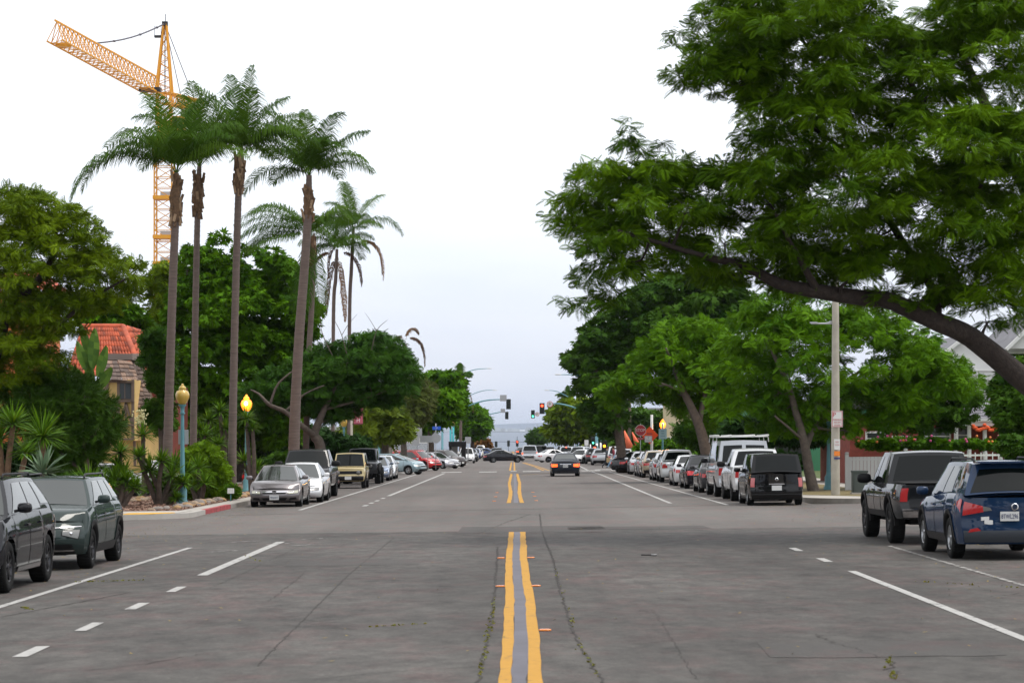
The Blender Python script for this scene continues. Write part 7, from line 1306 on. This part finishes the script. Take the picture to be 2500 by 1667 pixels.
shrub('shrub', 'dark leafy shrub beyond the low spiky yucca', [(600, 1050), (650, 1030), (690, 1050), (690, 1090), (600, 1100)], 108, 2, .4, 36, TUF, 70, .22, LF_mid, 75, SH, lowcut=-1)
shrub('flower_hedge', 'flowering hedge in front of the brick house', [(1960, 1012), (2040, 1000), (2140, 1000), (2230, 1005), (2330, 1010), (2330, 1035), (2200, 1032), (1980, 1035)], 96, 1.6, .34, 70, TUF, 80, .18, LF_ficus, 76, None, lowcut=-1)
shrub('shrub', 'dark bush at the frame edge above the blue crossover', [(2300, 990), (2360, 1000), (2410, 1010), (2410, 1070), (2320, 1065), (2290, 1030)], 70, 1.5, .32, 34, TUF, 70, .18, LF_mid, 77, None, lowcut=-1)
shrub('shrub', 'leafy green bush behind the stop sign post', [(1455, 1020), (1520, 1005), (1590, 1010), (1640, 1015), (1640, 1050), (1455, 1050)], 178, 3, .7, 40, TUF3, 60, .5, LF_ficus, 78, None, lowcut=-1)
shrub('shrub', 'long dark hedge added to fill the shade behind the parked van', [(1640, 1040), (1760, 1030), (1850, 1040), (1850, 1075), (1640, 1075)], 108, 1.5, .45, 50, TUF, 70, .25, LF_shade, 79, None, lowcut=-1)  # added dark mass, shade carried by its leaf colour
# flowers on the hedge
fl = MB(); g = np.random.default_rng(9); pk = mat('pink_petals', (.6, .08, .25), .6)
for q in range(24):
    c = U(g.uniform(1970, 2320), g.uniform(1000, 1015), 95.0); fl.blob(c, (.05, .05, .05), pk if q % 3 else mat('orange_petals', (.7, .2, .03), .6), nu=6, nv=4)
tag(fl.build('pink_flowers'), 'pink and orange blooms along the top of the hedge before the brick house', 'flowers', kind='stuff')

# ---------------------------------------------------------------- unseen trees added around the viewpoint to darken and mirror in the cars
def copy_tree(src, off, label, rz=0):
    c = src.copy(); C.objects.link(c); c.location = off; c.rotation_euler = (0, 0, rz); c['label'] = label
    for ch in [o for o in KIDS.get(src.name, [])]:
        k = ch.copy(); C.objects.link(k); k.parent = c
KIDS = {}
for o in C.objects:
    if o.parent: KIDS.setdefault(o.parent.name, []).append(o)
roots = {o['label']: o for o in C.objects if 'label' in o.keys() and o.parent is None}
jac = roots['huge feathery leaved tree leaning over the street on one thick dark limb']; r2 = roots['bushy green tree behind the concrete pole, with a pale bare branch low on its trunk']; l1 = roots['wide olive green feathery tree filling the frame edge above the tiled roof']; fic = roots['massive dense bright green tree standing behind the tall palms']
copy_tree(jac, (0, -46, .4), 'added unseen leaning feathery tree beside and above the viewpoint'); copy_tree(jac, (1, -74, .6), 'added unseen leaning feathery tree next along the kerb behind the viewpoint'); copy_tree(jac, (3, -100, .9), 'added unseen leaning feathery tree two along behind the viewpoint')
copy_tree(r2, (2.5, -72, .7), 'added unseen bushy tree beside the viewpoint on the house side'); copy_tree(r2, (4, -135, 1.2), 'added unseen bushy tree far behind the viewpoint on the house side'); copy_tree(r2, (-26, -118, 1.1), 'added unseen bushy tree behind the viewpoint on the palm side')
copy_tree(l1, (2.8, -44, .4), 'olive feathery tree added out of frame beside the black crossover'); copy_tree(l1, (1, -72, .7), 'added unseen olive feathery tree beside the viewpoint on the palm side'); copy_tree(l1, (1, -100, .9), 'added unseen olive feathery tree behind the viewpoint on the palm side')
copy_tree(fic, (8, -205, 1.9), 'added unseen massive dense tree far behind the viewpoint'); copy_tree(fic, (30, -215, 1.9), 'added unseen massive dense tree farthest behind the viewpoint')
